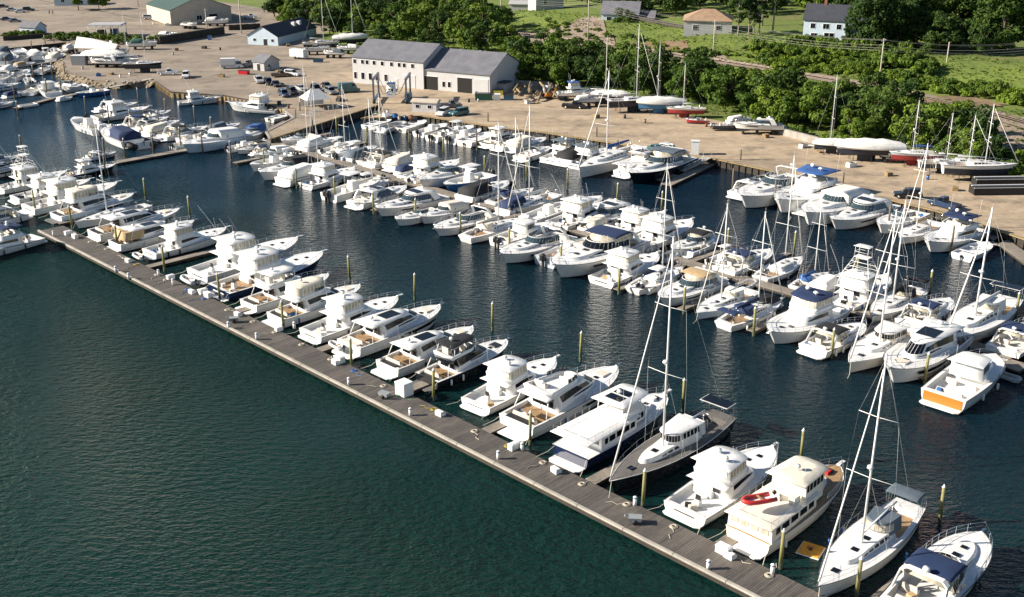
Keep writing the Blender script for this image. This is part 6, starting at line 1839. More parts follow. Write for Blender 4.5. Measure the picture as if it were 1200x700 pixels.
# ------------------------------------------------------------------ poles and wires
_up = None
def upole(px, py, h, label, arms=True):
    global _up
    q = at_g(px, py)
    r = empty('utility_pole', q, AHEAD + R(90), label, 'utility pole')
    MB(mat('pole_grey', (.45, .41, .35), .9, noise=.2)).tube([(0, 0, -1), (0, 0, h)], .24, 6, r2=.17).build('post', r)
    if arms:
        MB(MATS['pole_grey']).box((0, 0, h - .6), (2.4, .12, .14)).build('crossarm', r)
        ins = MB(trim)
        for x in (-1.0, -.3, .3, 1.0): ins.tube([(x, 0, h - .5), (x, 0, h - .28)], .05, 5)
        ins.build('insulator', r)
    return q, h
tops = []
for px, py, h, lb in [(689, 47, 15, 'tall utility pole standing on the gravel clearing'), (835, 73, 13, 'utility pole on the bank below the tan roofed house'), (1029, 106, 14, 'utility pole beside the track at upper right'), (1200, 99, 12, 'thick pole at the right edge of the lawn'), (587, 26, 12, 'utility pole at the top edge above the workshop trees')]:
    q, h = upole(px, py, h, lb); tops.append(Vector((q.x, q.y, q.z + h)))
upole(1107, 90, 10, 'plain slender pole between the two right lawn poles', arms=False)
upole(283, 40, 13, 'tall pale pole before the green roofed warehouse', arms=False)
upole(162, 8, 10, 'utility pole in the far left yard')
upole(213, 20, 8, 'short pole near the boats stored before the green warehouse', arms=False)
upole(243, 38, 9, 'dark double pole beside the long embankment wall')
wr = empty('power_line', (0, 0, 0), 0, 'power lines strung between the poles along the railway', 'power line')
seq = [tops[4], tops[0], tops[1], tops[2], tops[3], tops[3] + (tops[3] - tops[2])]
wm = mat('wire', (.30, .29, .28), .6)
for dz_, off in ((-.4, -1.0), (-.4, 1.0), (-1.8, .0), (-2.6, 0.3), (-3.2, .1)):
    mb = MB(wm)
    for a, b in zip(seq[:-1], seq[1:]):
        d = (b - a); nrm = Vector((-d.y, d.x, 0)).normalized() * off
        mb.tube([a.lerp(b, t / 10) + nrm + Vector((0, 0, dz_ - 4.5 * (t / 10) * (1 - t / 10))) for t in range(11)], .028 if dz_ > -1 else .042, 3, cap=False)
    mb.build('wire', wr)

# ------------------------------------------------------------------ boats ashore
green_p0 = mat('paint_green', (.02, .12, .08), .5, noise=.2)
CRD = 'boats laid up in the boatyard'
def ashore(x, y, rz, label, cat, fn, lift_=1.95, **kw):
    q = at(x, y, QZ)
    r = make_boat(fn, **kw)
    r.location = (q.x, q.y, QZ + lift_); r.rotation_euler = (0, 0, rz)
    if 'group' in r: del r['group']
    tag(r, label, cat, CRD)
    return r
def stand(x, y, rz, L, w=2.2, label=''):
    q = at(x, y, QZ); r = empty('boat_cradle', (q.x, q.y, QZ), rz, label, 'cradle', 'cradles under boats ashore')
    mb = MB(timber_d)
    for k_ in (-.3, 0, .28):
        mb.box((L * k_, 0, .45), (.4, w, .9)); 
        for sg in (1, -1): mb.tube([(L * k_ - .4, sg * w * .8, 0), (L * k_, sg * w * .55, 1.4)], .06, 4)
    mb.build('timber_block', r)
    return r
def sail_ashore(x, y, rz, L, label, mt=None, **kw):
    k_ = dict(hc='white', canvas='grey', top='none', cover=False, furl=False, stand=True, keel=antif, mast=1.2)
    k_.update(kw)
    lf = 1.95 * (L / 12.0) ** .65 + .02
    q0 = at(x, y, QZ)
    if mt is not None: k_['mast'] = mast_h(q0, mt, QZ + lf + 1.6)
    return ashore(x, y, rz, label, 'sailboat', b_sail, lf, L=L, name='stored_sailboat', **k_)
def motor_ashore(x, y, rz, label, fn, lf=.95, **kw):
    r = ashore(x, y, rz, label, 'motorboat', fn, lf + .3, **kw)
    stand(x, y, rz, kw['L'], label='timber cradle blocks under the ' + label)
    return r
motor_ashore(678, 117, R(5), 'white flybridge cruiser with blue canvas ashore beside the log piles', b_sportfish, L=12, canvas='blue', outr=False, short=True, hc='white')
sail_ashore(706, 122, R(-8), 11, 'low white sailboat ashore, left end of the laid up sailboats', mt=42)
sail_ashore(715, 122, R(-15), 10.5, 'white boat wrapped in grey tarp ashore among the laid up sailboats', wrap='white', rig=False)
sail_ashore(741, 131, R(12), 14, 'black hulled sailboat ashore with two leaning stays', hc='black', furl=True, mt=30)
sail_ashore(774, 133, R(-175), 13, 'sailboat wrapped in white cover over a pale blue bottom', wrap='white', keel=antif_b, mt=52)
sail_ashore(803, 138, R(175), 10, 'small white sailboat ashore with red keel', keel=antif_r, furl=False, mt=75)
q = loose(b_cuddy, at(816, 145, QZ) + Vector((0, 0, .3)), R(175), 'small bright red covered boat on the sand below the white sailboat', 'motorboat', L=5.5, hc='red', canvas=None, name='small_boat')
loose(b_cc, at(850, 153, QZ) + Vector((0, 0, .6)), R(0), 'dark blue boat on a trailer beside the hedge', 'motorboat', L=6.5, hc='navy', top='none', engines=1)
motor_ashore(887, 157, R(175), 'long white cruiser ashore in front of the retaining wall', b_express, L=12, top='hardtop')
sail_ashore(975, 180, R(178), 9, 'grey tarped sailboat at the left of the largest wrapped boat', wrap='white', mt=85)
sail_ashore(1017, 189, R(176), 15, 'largest boat ashore, tightly wrapped in white plastic', wrap='white', rig=False)
sail_ashore(1072, 194, R(178), 11.5, 'white sailboat ashore with light blue side stripe and red keel', hc='sky', keel=antif_r, canvas='blue', cover=True, mt=117)
sail_ashore(1103, 203, R(-5), 10, 'white sailboat ashore between the blue striped one and the last one', canvas='blue', mt=130)
sail_ashore(1145, 212, R(-5), 15, 'long white sailboat ashore at the right end of the yard', furl=True, mt=123)
sail_ashore(1128, 205, R(-8), 12, 'white sailboat half hidden behind the last long white one', furl=True, mt=133)
# upper yard
sail_ashore(377, 60, R(10), 13, 'white sailboat ashore before the trees with a very tall mast, left of two', furl=True, mt=-16)
sail_ashore(411, 54, R(10), 13, 'sailboat under pale blue cover with a very tall mast, right of two', furl=True, wrap='white', mt=-16)
motor_ashore(372, 64, R(5), 'low white motorboat ashore under the left tall mast', b_cuddy, L=9)
motor_ashore(408, 63, R(175), 'small covered boat in front of the pale blue wrapped sailboat', b_cuddy, L=8, canvas='white')
# left headland
sail_ashore(123, 76, R(-12), 15, 'large boat under a peaked white tarp at the headland tip', wrap='white', rig=False)
motor_ashore(125, 79, R(175), 'white cruiser ashore in front of the peaked white tarp', b_express, L=11, top='hardtop')
motor_ashore(146, 78, R(10), 'white cruiser ashore between the tarp and the black sailboat', b_express, L=10, top='hardtop')
sail_ashore(169, 85, R(5), 12, 'black hulled sailboat ashore above the log bulkhead', hc='black', keel=antif, mt=18)
sail_ashore(148, 74, R(5), 9, 'slim white sailboat ashore behind the black hulled one', mt=16)
motor_ashore(169, 58, R(5), 'white motorboat with green canvas standing alone in the left yard', b_cuddy, L=10, canvas='green')
motor_ashore(223, 34, R(-30), 'white motorboat stored at the end of the embankment wall', b_cuddy, L=8)
motor_ashore(255, 31, R(0), 'white wrapped boat stored before the green roofed warehouse', b_cuddy, L=10, canvas='white')
for x, y, rz, lb in [(140, 66, 5, 'white cabin boat behind the headland sailboats'), (198, 47, -10, 'white boat in the shade of the long embankment wall'), (84, 62, 80, 'small boat ashore at the rocky tip of the headland'), (391, 68, 170, 'low boat ashore between the two very tall masts'), (690, 125, 10, 'grey low boat on blocks before the flybridge cruiser'), (868, 150, 20, 'small boat tucked against the hedge by the blue trailer boat'), (1047, 190, 175, 'white boat tucked between the wrapped boat and the striped sailboat'), (640, 112, 90, 'small covered boat beside the timber pile')]:
    motor_ashore(x, y, R(rz), lb, b_cuddy, L=7.5 if x != 640 else 6, canvas='grey' if x % 2 else 'white')
junk = random.Random(13)
jm = [timber, timber_d, siding_g, mat('rust', (.24, .09, .04), .9, noise=.4), HULLM['blue'], green_p0, white_pl, rubber]
spots = [(620, 121), (628, 122), (560, 121), (552, 119), (440, 133), (450, 137), (462, 138), (470, 140), (476, 141), (455, 134), (395, 117), (400, 119), (330, 124), (336, 126), (300, 92), (326, 85), (262, 90), (258, 60), (240, 56), (210, 60), (150, 88), (140, 90), (130, 88), (118, 88), (98, 82), (205, 66), (560, 112), (735, 140), (756, 143), (700, 139), (825, 150), (900, 162), (940, 172), (962, 180), (1000, 196), (1040, 205), (1090, 212), (1120, 222), (1150, 224), (340, 56), (365, 52), (130, 50), (110, 52), (150, 52), (160, 46), (480, 139), (487, 142), (180, 28), (196, 30), (240, 30), (1140, 262), (1128, 258)]
for i, (x, y) in enumerate(spots):
    q = at(x + junk.uniform(-3, 3), y + junk.uniform(-1.5, 1.5), QZ)
    k_ = junk.randrange(3); m_ = junk.choice(jm)
    if k_ == 0:
        r = empty('pallet_stack', (q.x, q.y, QZ), junk.uniform(0, 3), 'stack of pallets or timber left on the yard gravel', 'pallets', 'pallet stacks about the yard'); t = MB(timber)
        n = junk.randrange(2, 7)
        for j in range(n): t.box((0, 0, .08 + j * .17), (1.3, 1.1, .12), rz=junk.uniform(-.1, .1))
        t.build('pallet', r)
    elif k_ == 1:
        r = empty('oil_drum', (q.x, q.y, QZ), 0, 'single drum standing on the yard gravel among other gear', 'drum', 'drums about the yard')
        MB(m_).tube([(0, 0, 0), (0, 0, .9)], .32, 10).build('drum_body', r); MB(dark).tube([(0, 0, .9), (0, 0, .94)], .34, 10).build('drum_lid', r)
    else:
        r = empty('gear_crate', (q.x, q.y, QZ), junk.uniform(0, 3), 'crate of boat gear set down on the yard gravel', 'crate', 'gear crates about the yard')
        MB(m_).box((0, 0, .45), (junk.uniform(.9, 2.2), junk.uniform(.8, 1.3), .9), top=.97).build('crate_body', r); MB(timber_d).box((0, 0, .93), (.9, .9, .06)).build('crate_lid', r)
# peaked tarp over the headland boat
q = at(118, 66, QZ)
r = empty('peaked_tarp', (q.x, q.y, QZ), R(-12), 'tall pointed white tarp tent over a boat on the left headland', 'tarp')
MB(CANV['white'], steel).loft([[(-8, 2.6, 3), (-8, 0, 6.4), (-8, -2.6, 3)], [(-2, 3, 3.0), (-2, 0, 5.8), (-2, -3, 3.0)], [(7, 2.2, 2.8), (7, 0, 4.2), (7, -2.2, 2.8)]], closed=False, cap0=False, cap1=False, smooth=False).build('cover', r)
for x in (-8, -2, 7):
    for sg in (1, -1): MB(alum).tube([(x, sg * 2.2, 0), (x, sg * 2.2, 3.1)], .07, 4).build('tarp_pole', r)

# ------------------------------------------------------------------ yard equipment
bluep = mat('gantry_blue', (.03, .12, .22), .5, noise=.2)
greyp = mat('gantry_grey', (.16, .17, .19), .5, noise=.2)
q = at(460, 118, QZ)
r = empty('boat_lift', (q.x, q.y, QZ), R(-2), 'dark blue travelling boat hoist straddling the lift slip', 'boat hoist')
for x in (-4.2, 4.2):
    mb = MB(greyp)
    for y in (-4.5, 4.5): mb.box((x * 1.05, y, 3.4), (.45, .45, 6.2))
    mb.box((x * 1.05, 0, 6.6), (.5, 10.5, .6))
    mb.build('frame_side', r)
MB(bluep).box((4.4, 0, 1.0), (.9, 9.6, .8)).build('engine_beam', r); MB(bluep).box((-4.4, 0, 1.0), (.6, 9.6, .5)).build('lower_beam', r)
MB(bluep).box((4.6, -3.0, 1.9), (1.3, 2.6, 1.5)).build('operator_cab', r)
for x in (-4.4, 4.4):
    for y in (-4.4, 4.4):
        MB(rubber).tube([(x - .35, y, .6), (x + .35, y, .6)], .6, 12).build('wheel', r)
for y in (-2.4, 2.4): MB(dark).tube([(-4.2, y, 6.4), (-2.2, y, 2.3), (0, y, 1.8), (2.2, y, 2.3), (4.2, y, 6.4)], .06, 4).build('lifting_strap', r)
loose(b_sportfish, (q.x, q.y, QZ + 2.1), R(88), 'boat with blue cabin hanging in the slings of the hoist', 'motorboat', L=9, canvas='blue', outr=False, short=True)
# tent on the pier
q = at(370, 126, QZ)
r = empty('canopy_tent', (q.x, q.y, QZ), R(30), 'white peaked canopy tent on the concrete pier', 'tent')
MB(CANV['white']).add([(-3.4, -3, 2.5), (3.4, -3, 2.5), (3.4, 3, 2.5), (-3.4, 3, 2.5), (-1.2, 0, 4.9), (1.2, 0, 4.9)], [(0, 1, 5, 4), (1, 2, 5), (2, 3, 4, 5), (3, 0, 4)]).build('roof', r)
for x in (-3.3, 3.3):
    for y in (-2.9, 2.9): MB(alum).tube([(x, y, 0), (x, y, 2.5)], .06, 5).build('tent_pole', r)
MB(CANV['white']).box((0, 2.9, 1.3), (6.5, .04, 2.3)).build('side_wall', r)
for i in range(9):
    a = at(352 + i * 5.5, 141 - i * 1.7, QZ)
    rr_ = empty('sign_post' if i % 3 else 'water_hydrant', (a.x, a.y, QZ), 0, None)
    MB(trim).box((0, 0, .6), (.14, .14, 1.2)).build('post', rr_); MB(trim).box((0, 0, 1.25), (.35 if i % 3 == 0 else .2, .3, .25)).build('head', rr_)
    tag(rr_, 'short white service post on the edge of the concrete pier', 'service post', 'service posts on the concrete pier')
def bin_(x, y, s, m, label, name='dumpster', rz=0.0, cat='dumpster', lid=dark):
    q = at(x, y, QZ); r = empty(name, (q.x, q.y, QZ), rz, label, cat)
    MB(m).box((0, 0, s[2] / 2), s, top=1.06).build('body', r); MB(lid).box((0, 0, s[2] + .05), (s[0] * 1.08, s[1] * 1.08, .1)).build('lid', r)
    return r
green_p = mat('paint_green', (.02, .12, .08), .5, noise=.2)
bin_(567, 117, (4.6, 2.2, 1.7), green_p, 'long dark green dumpster at the right corner of the workshop')
bin_(582, 117, (2.0, 1.8, 1.5), white_pl, 'white tank next to the green dumpster', 'storage_tank', cat='tank', lid=white_pl)
bin_(584, 111, (2.6, 1.6, 1.3), mat('paint_yellow', (.60, .55, .08), .5), 'yellow green container behind the white tank', 'container', cat='container')
bin_(596, 117, (2.6, 2.0, 1.2), bluep, 'blue container right of the white tank', 'container', cat='container')
bin_(314, 82, (2.2, 1.5, 1.2), green_p, 'small green bin at the door of the dark hut')
bin_(286, 87, (3.2, 1.4, 1.1), HULLM['red'], 'bright red skip beside the white box truck', 'skip', rz=R(-20), cat='skip')
bin_(94, 76, (4.4, 3, 3), siding_g, 'white box shed at the tip of the headland', 'box_shed', cat='shed', lid=gel_shade)
bin_(373, 73, (3.0, 1.6, 1.0), bluep, 'blue skip in the shadow of the white trailer', 'skip', cat='skip')
bin_(246, 47, (1.2, 1.2, 1.6), HULLM['blue'], 'blue portable bin near the embankment wall', 'bin', cat='bin')
bin_(345 - 59, 20 + 2, (3, 1.5, .8), siding_b, 'pale low box under the green roofed warehouse wall', 'container', cat='container')
q = at(350, 69, QZ)
r = empty('box_trailer', (q.x, q.y, QZ), R(-25), 'white box trailer standing alone in the gravel yard', 'trailer')
MB(gel_shade).box((0, 0, 2.0), (5.6, 2.4, 2.5)).build('body', r)
for sg in (1, -1): MB(rubber).tube([(-.6, sg * 1.2 - .12, .5), (-.6, sg * 1.2 + .12, .5)], .45, 10).build('wheel', r)
MB(dark).box((3.4, 0, .8), (1.6, .2, .15)).build('tow_bar', r)
# white kiosk by the gangway
q = at(814, 181, QZ)
r = empty('dock_kiosk', (q.x, q.y, QZ), R(-10), 'tall plain white kiosk box at the head of the gangway', 'kiosk')
MB(white_pl).box((0, 0, 1.5), (1.7, 1.5, 3.0)).build('body', r); MB(gel_shade).box((0, 0, 3.05), (1.9, 1.7, .14)).build('roof', r)
# black raft sections stacked at right
for k_, (x, y, lb) in enumerate([(1176, 227, 'black dock section with white top rail ashore, lower of two'), (1178, 217, 'black dock section with white top rail ashore, upper of two')]):
    q = at(x, y, QZ)
    r = empty('dock_section', (q.x, q.y, QZ), R(3), lb, 'dock section')
    MB(rubber).box((0, 0, .9), (13, 2.4, 1.5)).build('float', r)
    MB(trim).box((0, 0, 1.72), (13.2, .3, .16)).box((0, -1.2, 1.5), (13.2, .12, .12)).build('top_rail', r)
# logs
lg = random.Random(5)
logs = 0
for i in range(34):
    x = 603 + lg.random() * 52; y = 118 - lg.random() * 12
    q = at(x, y, QZ); r = empty('timber_log', (q.x, q.y, QZ + lg.uniform(.3, 2.2)), lg.uniform(1.2, 1.9), 'brown log leaning in the timber pile beside the workshop', 'log', 'logs heaped beside the workshop')
    MB(pile_b if i % 2 else timber).tube([(-2.2, 0, 0), (2.2, 0, lg.uniform(-.2, 1.2))], .28, 7).build('trunk', r)
q = at(643, 116, QZ)
r = empty('small_excavator', (q.x, q.y, QZ), .4, 'small orange and yellow machine in front of the timber pile', 'excavator')
MB(orange).box((0, 0, 1.2), (1.8, 1.3, 1.0), top=.85).build('cab', r); MB(rubber).box((0, .7, .35), (2.2, .4, .7), top=.9).box((0, -.7, .35), (2.2, .4, .7), top=.9).build('track', r)
MB(orange).tube([(.8, 0, 1.2), (2.4, 0, 2.6), (3.4, 0, .8)], .16, 5).build('arm', r)
# raised pavilion in the left yard
q = at(127, 42, QZ)
r = empty('open_shelter', (q.x, q.y, QZ), R(2), 'open sided shelter with flat pale roof behind the headland', 'shelter')
MB(siding_g).box((0, 0, 4.4), (13, 8, .4), top=.96).build('roof', r)
for x in (-6, -3, 0, 3, 6):
    for y in (-3.6, 3.6): MB(alum).tube([(x, y, 0), (x, y, 4.3)], .12, 5).build('post', r)
MB(bluep).box((2.4, 0, 1.3), (2.4, 2.4, 2.6)).build('store_box', r)
MB(timber_d).box((-2.4, 0, 1.1), (3.4, 2.4, 2.2), top=.8).build('stacked_gear', r)
# boat trailer by the big wrapped boat
q = at(958, 173, QZ)
r = empty('boat_trailer', (q.x, q.y, QZ), R(172), 'empty grey boat trailer left of the wrapped boats', 'trailer')
MB(alum).tube([(-3, -.9, .6), (3, -.2, .5), (4, 0, .5)], .08, 4).tube([(-3, .9, .6), (3, .2, .5)], .08, 4).tube([(-2, -.9, .6), (-2, .9, .6)], .08, 4).build('frame', r)
for sg in (1, -1): MB(rubber).tube([(-1.5, sg * 1.1 - .1, .4), (-1.5, sg * 1.1 + .1, .4)], .38, 10).build('wheel', r)

# ------------------------------------------------------------------ trees and shrubs
def leaf_mat(name, c1, c2, c3):
    m = bpy.data.materials.new(name); m.use_nodes = True; nt = m.node_tree; b = nt.nodes['Principled BSDF']
    b.inputs['Roughness'].default_value = .7; b.inputs['Specular IOR Level'].default_value = .25
    b.inputs['Subsurface Weight'].default_value = 0
    g = nt.nodes.new('ShaderNodeNewGeometry'); oi = nt.nodes.new('ShaderNodeObjectInfo')
    r = nt.nodes.new('ShaderNodeValToRGB'); e = r.color_ramp.elements
    e[0].color = (*c1, 1); e[1].color = (*c3, 1); q = e.new(.5); q.color = (*c2, 1)
    ad = nt.nodes.new('ShaderNodeMath'); ad.operation = 'ADD'; ml = nt.nodes.new('ShaderNodeMath'); ml.operation = 'MULTIPLY'; ml.inputs[1].default_value = .55
    m2 = nt.nodes.new('ShaderNodeMath'); m2.operation = 'MULTIPLY'; m2.inputs[1].default_value = .45
    nt.links.new(g.outputs['Random Per Island'], ml.inputs[0]); nt.links.new(oi.outputs['Random'], m2.inputs[0])
    nt.links.new(ml.outputs[0], ad.inputs[0]); nt.links.new(m2.outputs[0], ad.inputs[1]); nt.links.new(ad.outputs[0], r.inputs[0])
    nt.links.new(r.outputs[0], b.inputs['Base Color'])
    tr_ = nt.nodes.new('ShaderNodeBsdfTranslucent'); nt.links.new(r.outputs[0], tr_.inputs[0])
    ms = nt.nodes.new('ShaderNodeMixShader'); ms.inputs[0].default_value = .25
    out = nt.nodes['Material Output']; nt.links.new(b.outputs[0], ms.inputs[1]); nt.links.new(tr_.outputs[0], ms.inputs[2]); nt.links.new(ms.outputs[0], out.inputs[0])
    return m
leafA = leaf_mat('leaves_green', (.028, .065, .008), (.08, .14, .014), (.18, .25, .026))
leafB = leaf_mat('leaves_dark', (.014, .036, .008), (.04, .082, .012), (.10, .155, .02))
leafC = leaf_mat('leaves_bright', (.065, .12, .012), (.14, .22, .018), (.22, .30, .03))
bark = mat('bark', (.10, .075, .055), .9, noise=.3)
bark_p = mat('bark_pale', (.32, .27, .22), .9, noise=.3)
TP = {}
def tree_proto(kind, seed):
    k_ = (kind, seed)
    if k_ in TP: return copy_tree(TP[k_])
    rn = random.Random(seed * 77 + len(kind))
    nm = {'broad': 'broadleaf_tree', 'dark': 'broadleaf_tree', 'big': 'broadleaf_tree', 'pine': 'pine_tree', 'bush': 'shrub', 'weed': 'shrub', 'conifer': 'conifer_tree'}[kind]
    r = empty(nm)
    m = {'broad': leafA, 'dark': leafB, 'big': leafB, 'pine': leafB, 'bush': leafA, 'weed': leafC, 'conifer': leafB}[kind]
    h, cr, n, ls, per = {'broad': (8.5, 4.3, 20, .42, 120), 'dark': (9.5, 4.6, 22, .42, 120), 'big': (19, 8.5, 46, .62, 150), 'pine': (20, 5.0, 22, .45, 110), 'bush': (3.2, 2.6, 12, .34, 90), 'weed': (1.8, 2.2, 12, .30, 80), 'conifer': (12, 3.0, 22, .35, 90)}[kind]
    mb = MB(m)
    tk = MB(bark_p if kind in ('pine',) else bark)
    top = h * (.7 if kind != 'pine' else .95)
    if kind not in ('bush', 'weed'):
        tk.tube([(0, 0, -1), (rn.uniform(-.2, .2), rn.uniform(-.2, .2), h * .35), (rn.uniform(-.4, .4), rn.uniform(-.4, .4), top)], h * .022 + .06, 6, r2=.06)
    for i in range(n):
        if kind == 'pine':
            z = h * rn.uniform(.55, 1.0); rad = cr * (1.15 - (z / h)) * 1.6 * rn.uniform(.5, 1); br = rn.uniform(.9, 1.5)
        elif kind == 'conifer':
            z = h * (.1 + .9 * i / n); rad = cr * (1 - z / h) * rn.uniform(.6, 1); br = .4 + 1.1 * (1 - z / h)
        else:
            u = rn.uniform(-1, 1) if kind not in ('bush', 'weed') else rn.uniform(-.3, 1)
            z = h * .58 + u * h * .36 if kind not in ('bush', 'weed') else h * .35 + u * h * .35
            rad = cr * math.sqrt(max(0, 1 - (u * .92) ** 2)) * rn.uniform(.35, 1.02)
            br = cr * rn.uniform(.17, .42)
        a = rn.uniform(0, 2 * math.pi)
        c = Vector((rad * math.cos(a), rad * math.sin(a), z))
        if kind not in ('bush', 'weed') and i % 2 == 0:
            tk.tube([(0, 0, min(z * .7, top * .9)), tuple(c * .55 + Vector((0, 0, z * .42))), tuple(c)], .10 + h * .003, 4, r2=.03, cap=False)
        for j in range(int(per * (br / (cr * .34)) ** 1.3)) if kind != 'conifer' else range(per):
            th_ = rn.uniform(0, 2 * math.pi); ph = math.acos(rn.uniform(-.75, 1))
            d = Vector((math.sin(ph) * math.cos(th_), math.sin(ph) * math.sin(th_), math.cos(ph)))
            q = c + Vector((d.x * br, d.y * br, d.z * br * (.72 if kind != 'pine' else .4))) * rn.uniform(.72, 1.08)
            if q.z < .1: continue
            nrm = (d + Vector((rn.gauss(0, .5), rn.gauss(0, .5), rn.gauss(.25, .5)))).normalized()
            t1 = nrm.orthogonal().normalized(); t1.rotate(Matrix.Rotation(rn.uniform(0, 6.28), 3, nrm)); t2 = nrm.cross(t1)
            s_ = ls * rn.uniform(.6, 1.25)
            mb.add([q - t1 * s_, q + t2 * s_ * .55, q + t1 * s_, q - t2 * s_ * .55], [(0, 1, 2, 3)])
    mb.build('crown' if kind not in ('bush', 'weed') else 'foliage', r)
    if tk.v: tk.build('trunk', r)
    else: MB(bark).tube([(0, 0, -.3), (.1, .1, h * .5)], .06, 4).build('stem', r)
    TP[k_] = r
    return r
rt = random.Random(11)
def tree(pos, kind, sc, label, cat, group, nv=4):
    r = tree_proto(kind, rt.randrange(nv))
    r.location = pos; r.rotation_euler = (0, 0, rt.uniform(0, 6.28)); s_ = sc * (rt.uniform(.72, 1.32) if group and 'tree' in group else rt.uniform(.9, 1.12))
    r.scale = (s_, s_, s_ * rt.uniform(.9, 1.15))
    tag(r, label, cat, group); return r
def pin(poly, x, y):
    c = False
    for i in range(len(poly)):
        x1, y1 = poly[i]; x2, y2 = poly[i - 1]
        if (y1 > y) != (y2 > y) and x < (x2 - x1) * (y - y1) / (y2 - y1) + x1: c = not c
    return c
def scatter(poly_px, step, kind, sc, label, cat, group, jit=.35, nv=4):
    ws = [at_g(x, y) for x, y in poly_px]; poly = [(w.x, w.y) for w in ws]
    xs = [p[0] for p in poly]; ys = [p[1] for p in poly]
    n = 0; y = min(ys); row = 0
    while y < max(ys):
        x = min(xs) + (step / 2 if row % 2 else 0)
        while x < max(xs):
            jx, jy = x + rt.uniform(-1, 1) * step * jit, y + rt.uniform(-1, 1) * step * jit
            if pin(poly, jx, jy):
                tree(Vector((jx, jy, ground(jx, jy) - .2)), kind[n % len(kind)] if isinstance(kind, (list, tuple)) else kind, sc, label, cat, group, nv); n += 1
            x += step
        y += step * .87; row += 1
    return n
belt = 'leafy green tree in the dense belt between the boatyard and the railway'
n1 = scatter([(596, 100), (640, 103), (700, 104), (740, 112), (800, 120), (860, 137), (905, 148), (960, 160), (1060, 178), (1130, 196), (1170, 206), (1140, 168), (1090, 147), (1020, 130), (930, 112), (870, 102), (790, 88), (720, 76), (640, 72), (600, 72)], 6.6, ['broad', 'dark', 'broad', 'broad'], .88, belt, 'tree', 'trees of the belt behind the boatyard')
n2 = scatter([(430, 58), (500, 60), (575, 72), (600, 80), (610, 62), (596, 40), (575, 22), (540, 8), (430, 6), (330, 14), (310, 22), (330, 30), (380, 40)], 11.0, ['broad', 'dark', 'broad'], 1.0, 'leafy green tree in the wood behind the white boatyard buildings', 'tree', 'trees of the wood behind the boatyard buildings')
print('TREES', n1, n2)
scatter([(880, 142), (930, 155), (1000, 168), (1050, 180), (1000, 172), (940, 160), (880, 150)], 3.4, ['weed', 'bush'], 1.0, 'bright shrub at the foot of the tree belt above the yard wall', 'shrub', 'shrubs at the foot of the tree belt')
scatter([(905, 80), (960, 86), (1020, 94), (1060, 104), (1120, 112), (1160, 116), (1200, 126), (1200, 112), (1120, 102), (1060, 92), (980, 78), (905, 68)], 3.4, ['weed', 'bush', 'weed', 'weed'], 1.15, 'bright green shrub on the bank above the railway', 'shrub', 'shrubs on the bank above the railway')
scatter([(640, 40), (690, 46), (760, 54), (800, 66), (850, 68), (900, 72), (900, 66), (820, 62), (740, 49), (640, 34)], 4.6, ['bush', 'weed'], .6, 'low bush along the foot of the house lawns', 'shrub', 'bushes along the foot of the lawns')
scatter([(880, 66), (985, 68), (1060, 80), (1110, 98), (1060, 92), (980, 82), (890, 74)], 4.4, ['bush', 'weed', 'bush'], 1.25, 'rough bush on the slope below the right lawn', 'shrub', 'bushes on the slope below the right lawn')
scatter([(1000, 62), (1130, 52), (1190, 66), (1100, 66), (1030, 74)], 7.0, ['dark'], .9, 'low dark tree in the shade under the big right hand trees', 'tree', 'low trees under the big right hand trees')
scatter([(570, 10), (600, 22), (600, 30), (560, 30), (545, 16)], 5, ['bush'], 1.0, 'rough bush by the pale garage', 'shrub', 'bushes by the pale garage')
scatter([(1150, 175), (1200, 190), (1200, 222), (1185, 215), (1160, 192)], 4.0, ['weed', 'bush'], 1.2, 'yellow green bush at the right end of the belt', 'shrub', 'bushes at the right end of the belt')
scatter([(60, 50), (100, 47), (140, 52), (190, 52), (190, 48), (140, 46), (100, 42), (60, 44)], 4.5, ['bush'], .8, 'dark bush along the embankment of the left yard', 'shrub', 'bushes along the left embankment')
scatter([(2, 46), (60, 42), (62, 40), (2, 43)], 4, ['bush'], .8, 'dark green bush in the hedge by the upper left docks', 'shrub', 'hedge bushes by the upper left docks')
scatter([(700, 18), (800, 22), (930, 20), (1040, 14), (1120, 8), (1120, -4), (940, -4), (760, -4), (640, -4), (640, 6)], 15, ['dark', 'broad', 'dark'], 1.25, 'dark tree in the wood behind the houses', 'tree', 'trees of the wood behind the houses')
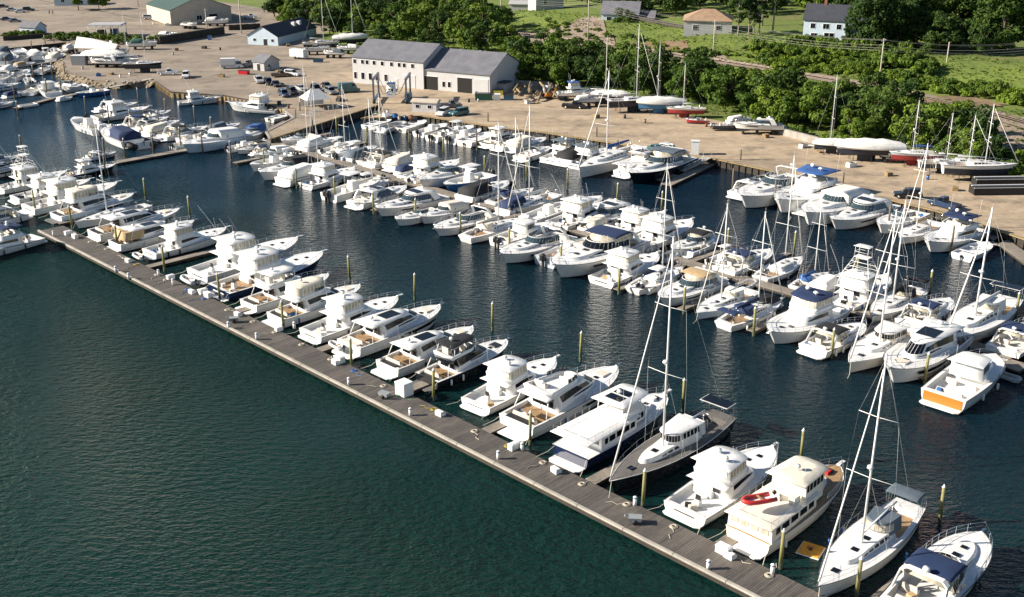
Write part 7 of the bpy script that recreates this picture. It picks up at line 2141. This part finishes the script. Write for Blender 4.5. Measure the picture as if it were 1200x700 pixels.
for px, py, kd, sc, lb in [(1020, 62, 'big', .85, 'large dark tree right of the white house'), (1052, 52, 'big', 1.0, 'large dark spreading tree, second right of the white house'), (1088, 44, 'big', 1.0, 'large dark tree in the middle of the right hand group'), (1120, 46, 'big', .9, 'dark tree in shade between the two big right hand crowns'), (1172, 62, 'big', 1.1, 'broad sunlit tree with low crown near the right edge'), (1205, 58, 'big', 1.0, 'big tree cut by the right edge'), (1000, 30, 'big', .8, 'dark tree behind the right wing of the white house'),
                           (863, 58, 'pine', .95, 'tall bare-trunked pine, leftmost of the pines by the tan roofed house'), (876, 57, 'pine', 1.0, 'tall pine with pale trunk, second of the pines'), (882, 54, 'pine', .9, 'thin pine, third of the pines'), (888, 56, 'pine', 1.0, 'tall pine with bare side branches, fourth of the pines'), (905, 40, 'pine', 1.0, 'dense pine left of the white house'), (893, 30, 'pine', 1.0, 'dark pine behind the four bare trunks'),
                           (989, 64, 'conifer', .9, 'small conical conifer in front of the white house deck'), (1100, 24, 'big', 1.1, 'huge shadowy tree at the top right behind the lawn group'), (1150, 30, 'big', 1.1, 'huge tree at the top right corner'),
                           (92, 12, 'broad', 1.15, 'round dark bush-like tree beside the low pale blue building, left of two'), (116, 11, 'broad', 1.1, 'round dark bush-like tree beside the low pale blue building, right of two'), (322, 20, 'dark', 1.3, 'dark round tree between the green warehouse and the long shed'), (732, 40, 'dark', .9, 'dark tree below the pale blue house')]:
    q = at_g(px, py)
    tree(q - Vector((0, 0, .2)), kd, sc, lb, 'tree', None)
# low ground cover under the trees
gc = MB(leafA)
rg_ = random.Random(3)
for i in range(26000):
    a = rg_.uniform(40, 330); p = rg_.uniform(236, 285) if rg_.random() < .55 else rg_.uniform(297, 330)
    v = W(a, p)
    if 300 < p and rg_.random() < .5 * (1 + math.sin(a * .13) * math.cos(p * .4)): continue
    z = ground(v.x, v.y); s_ = rg_.uniform(.25, .6)
    n_v = Vector((rg_.gauss(0, .4), rg_.gauss(0, .4), 1)).normalized(); t1 = n_v.orthogonal().normalized(); t1.rotate(Matrix.Rotation(rg_.uniform(0, 6.28), 3, n_v)); t2 = n_v.cross(t1)
    c = Vector((v.x, v.y, z + rg_.uniform(.1, .5)))
    gc.add([c - t1 * s_, c + t2 * s_ * .6, c + t1 * s_, c - t2 * s_ * .6], [(0, 1, 2, 3)])
tag(gc.build('ground_cover'), 'low weeds and brush covering the banks beside the railway', 'ground cover', kind='stuff')

# name each of a small set of look-alikes by its place in the row
_same = {}
for o in scene.objects:
    if o.parent is None and 'label' in o.keys(): _same.setdefault(o['label'], []).append(o)
for lb, os_ in _same.items():
    if 1 < len(os_) <= 40 and len(lb.split()) <= 13:
        os_.sort(key=lambda o: o.location.x / max(1.0, o.location.y))
        for i, o in enumerate(os_): o['label'] = '%s, %s from left' % (lb, ordinal(i + 1))
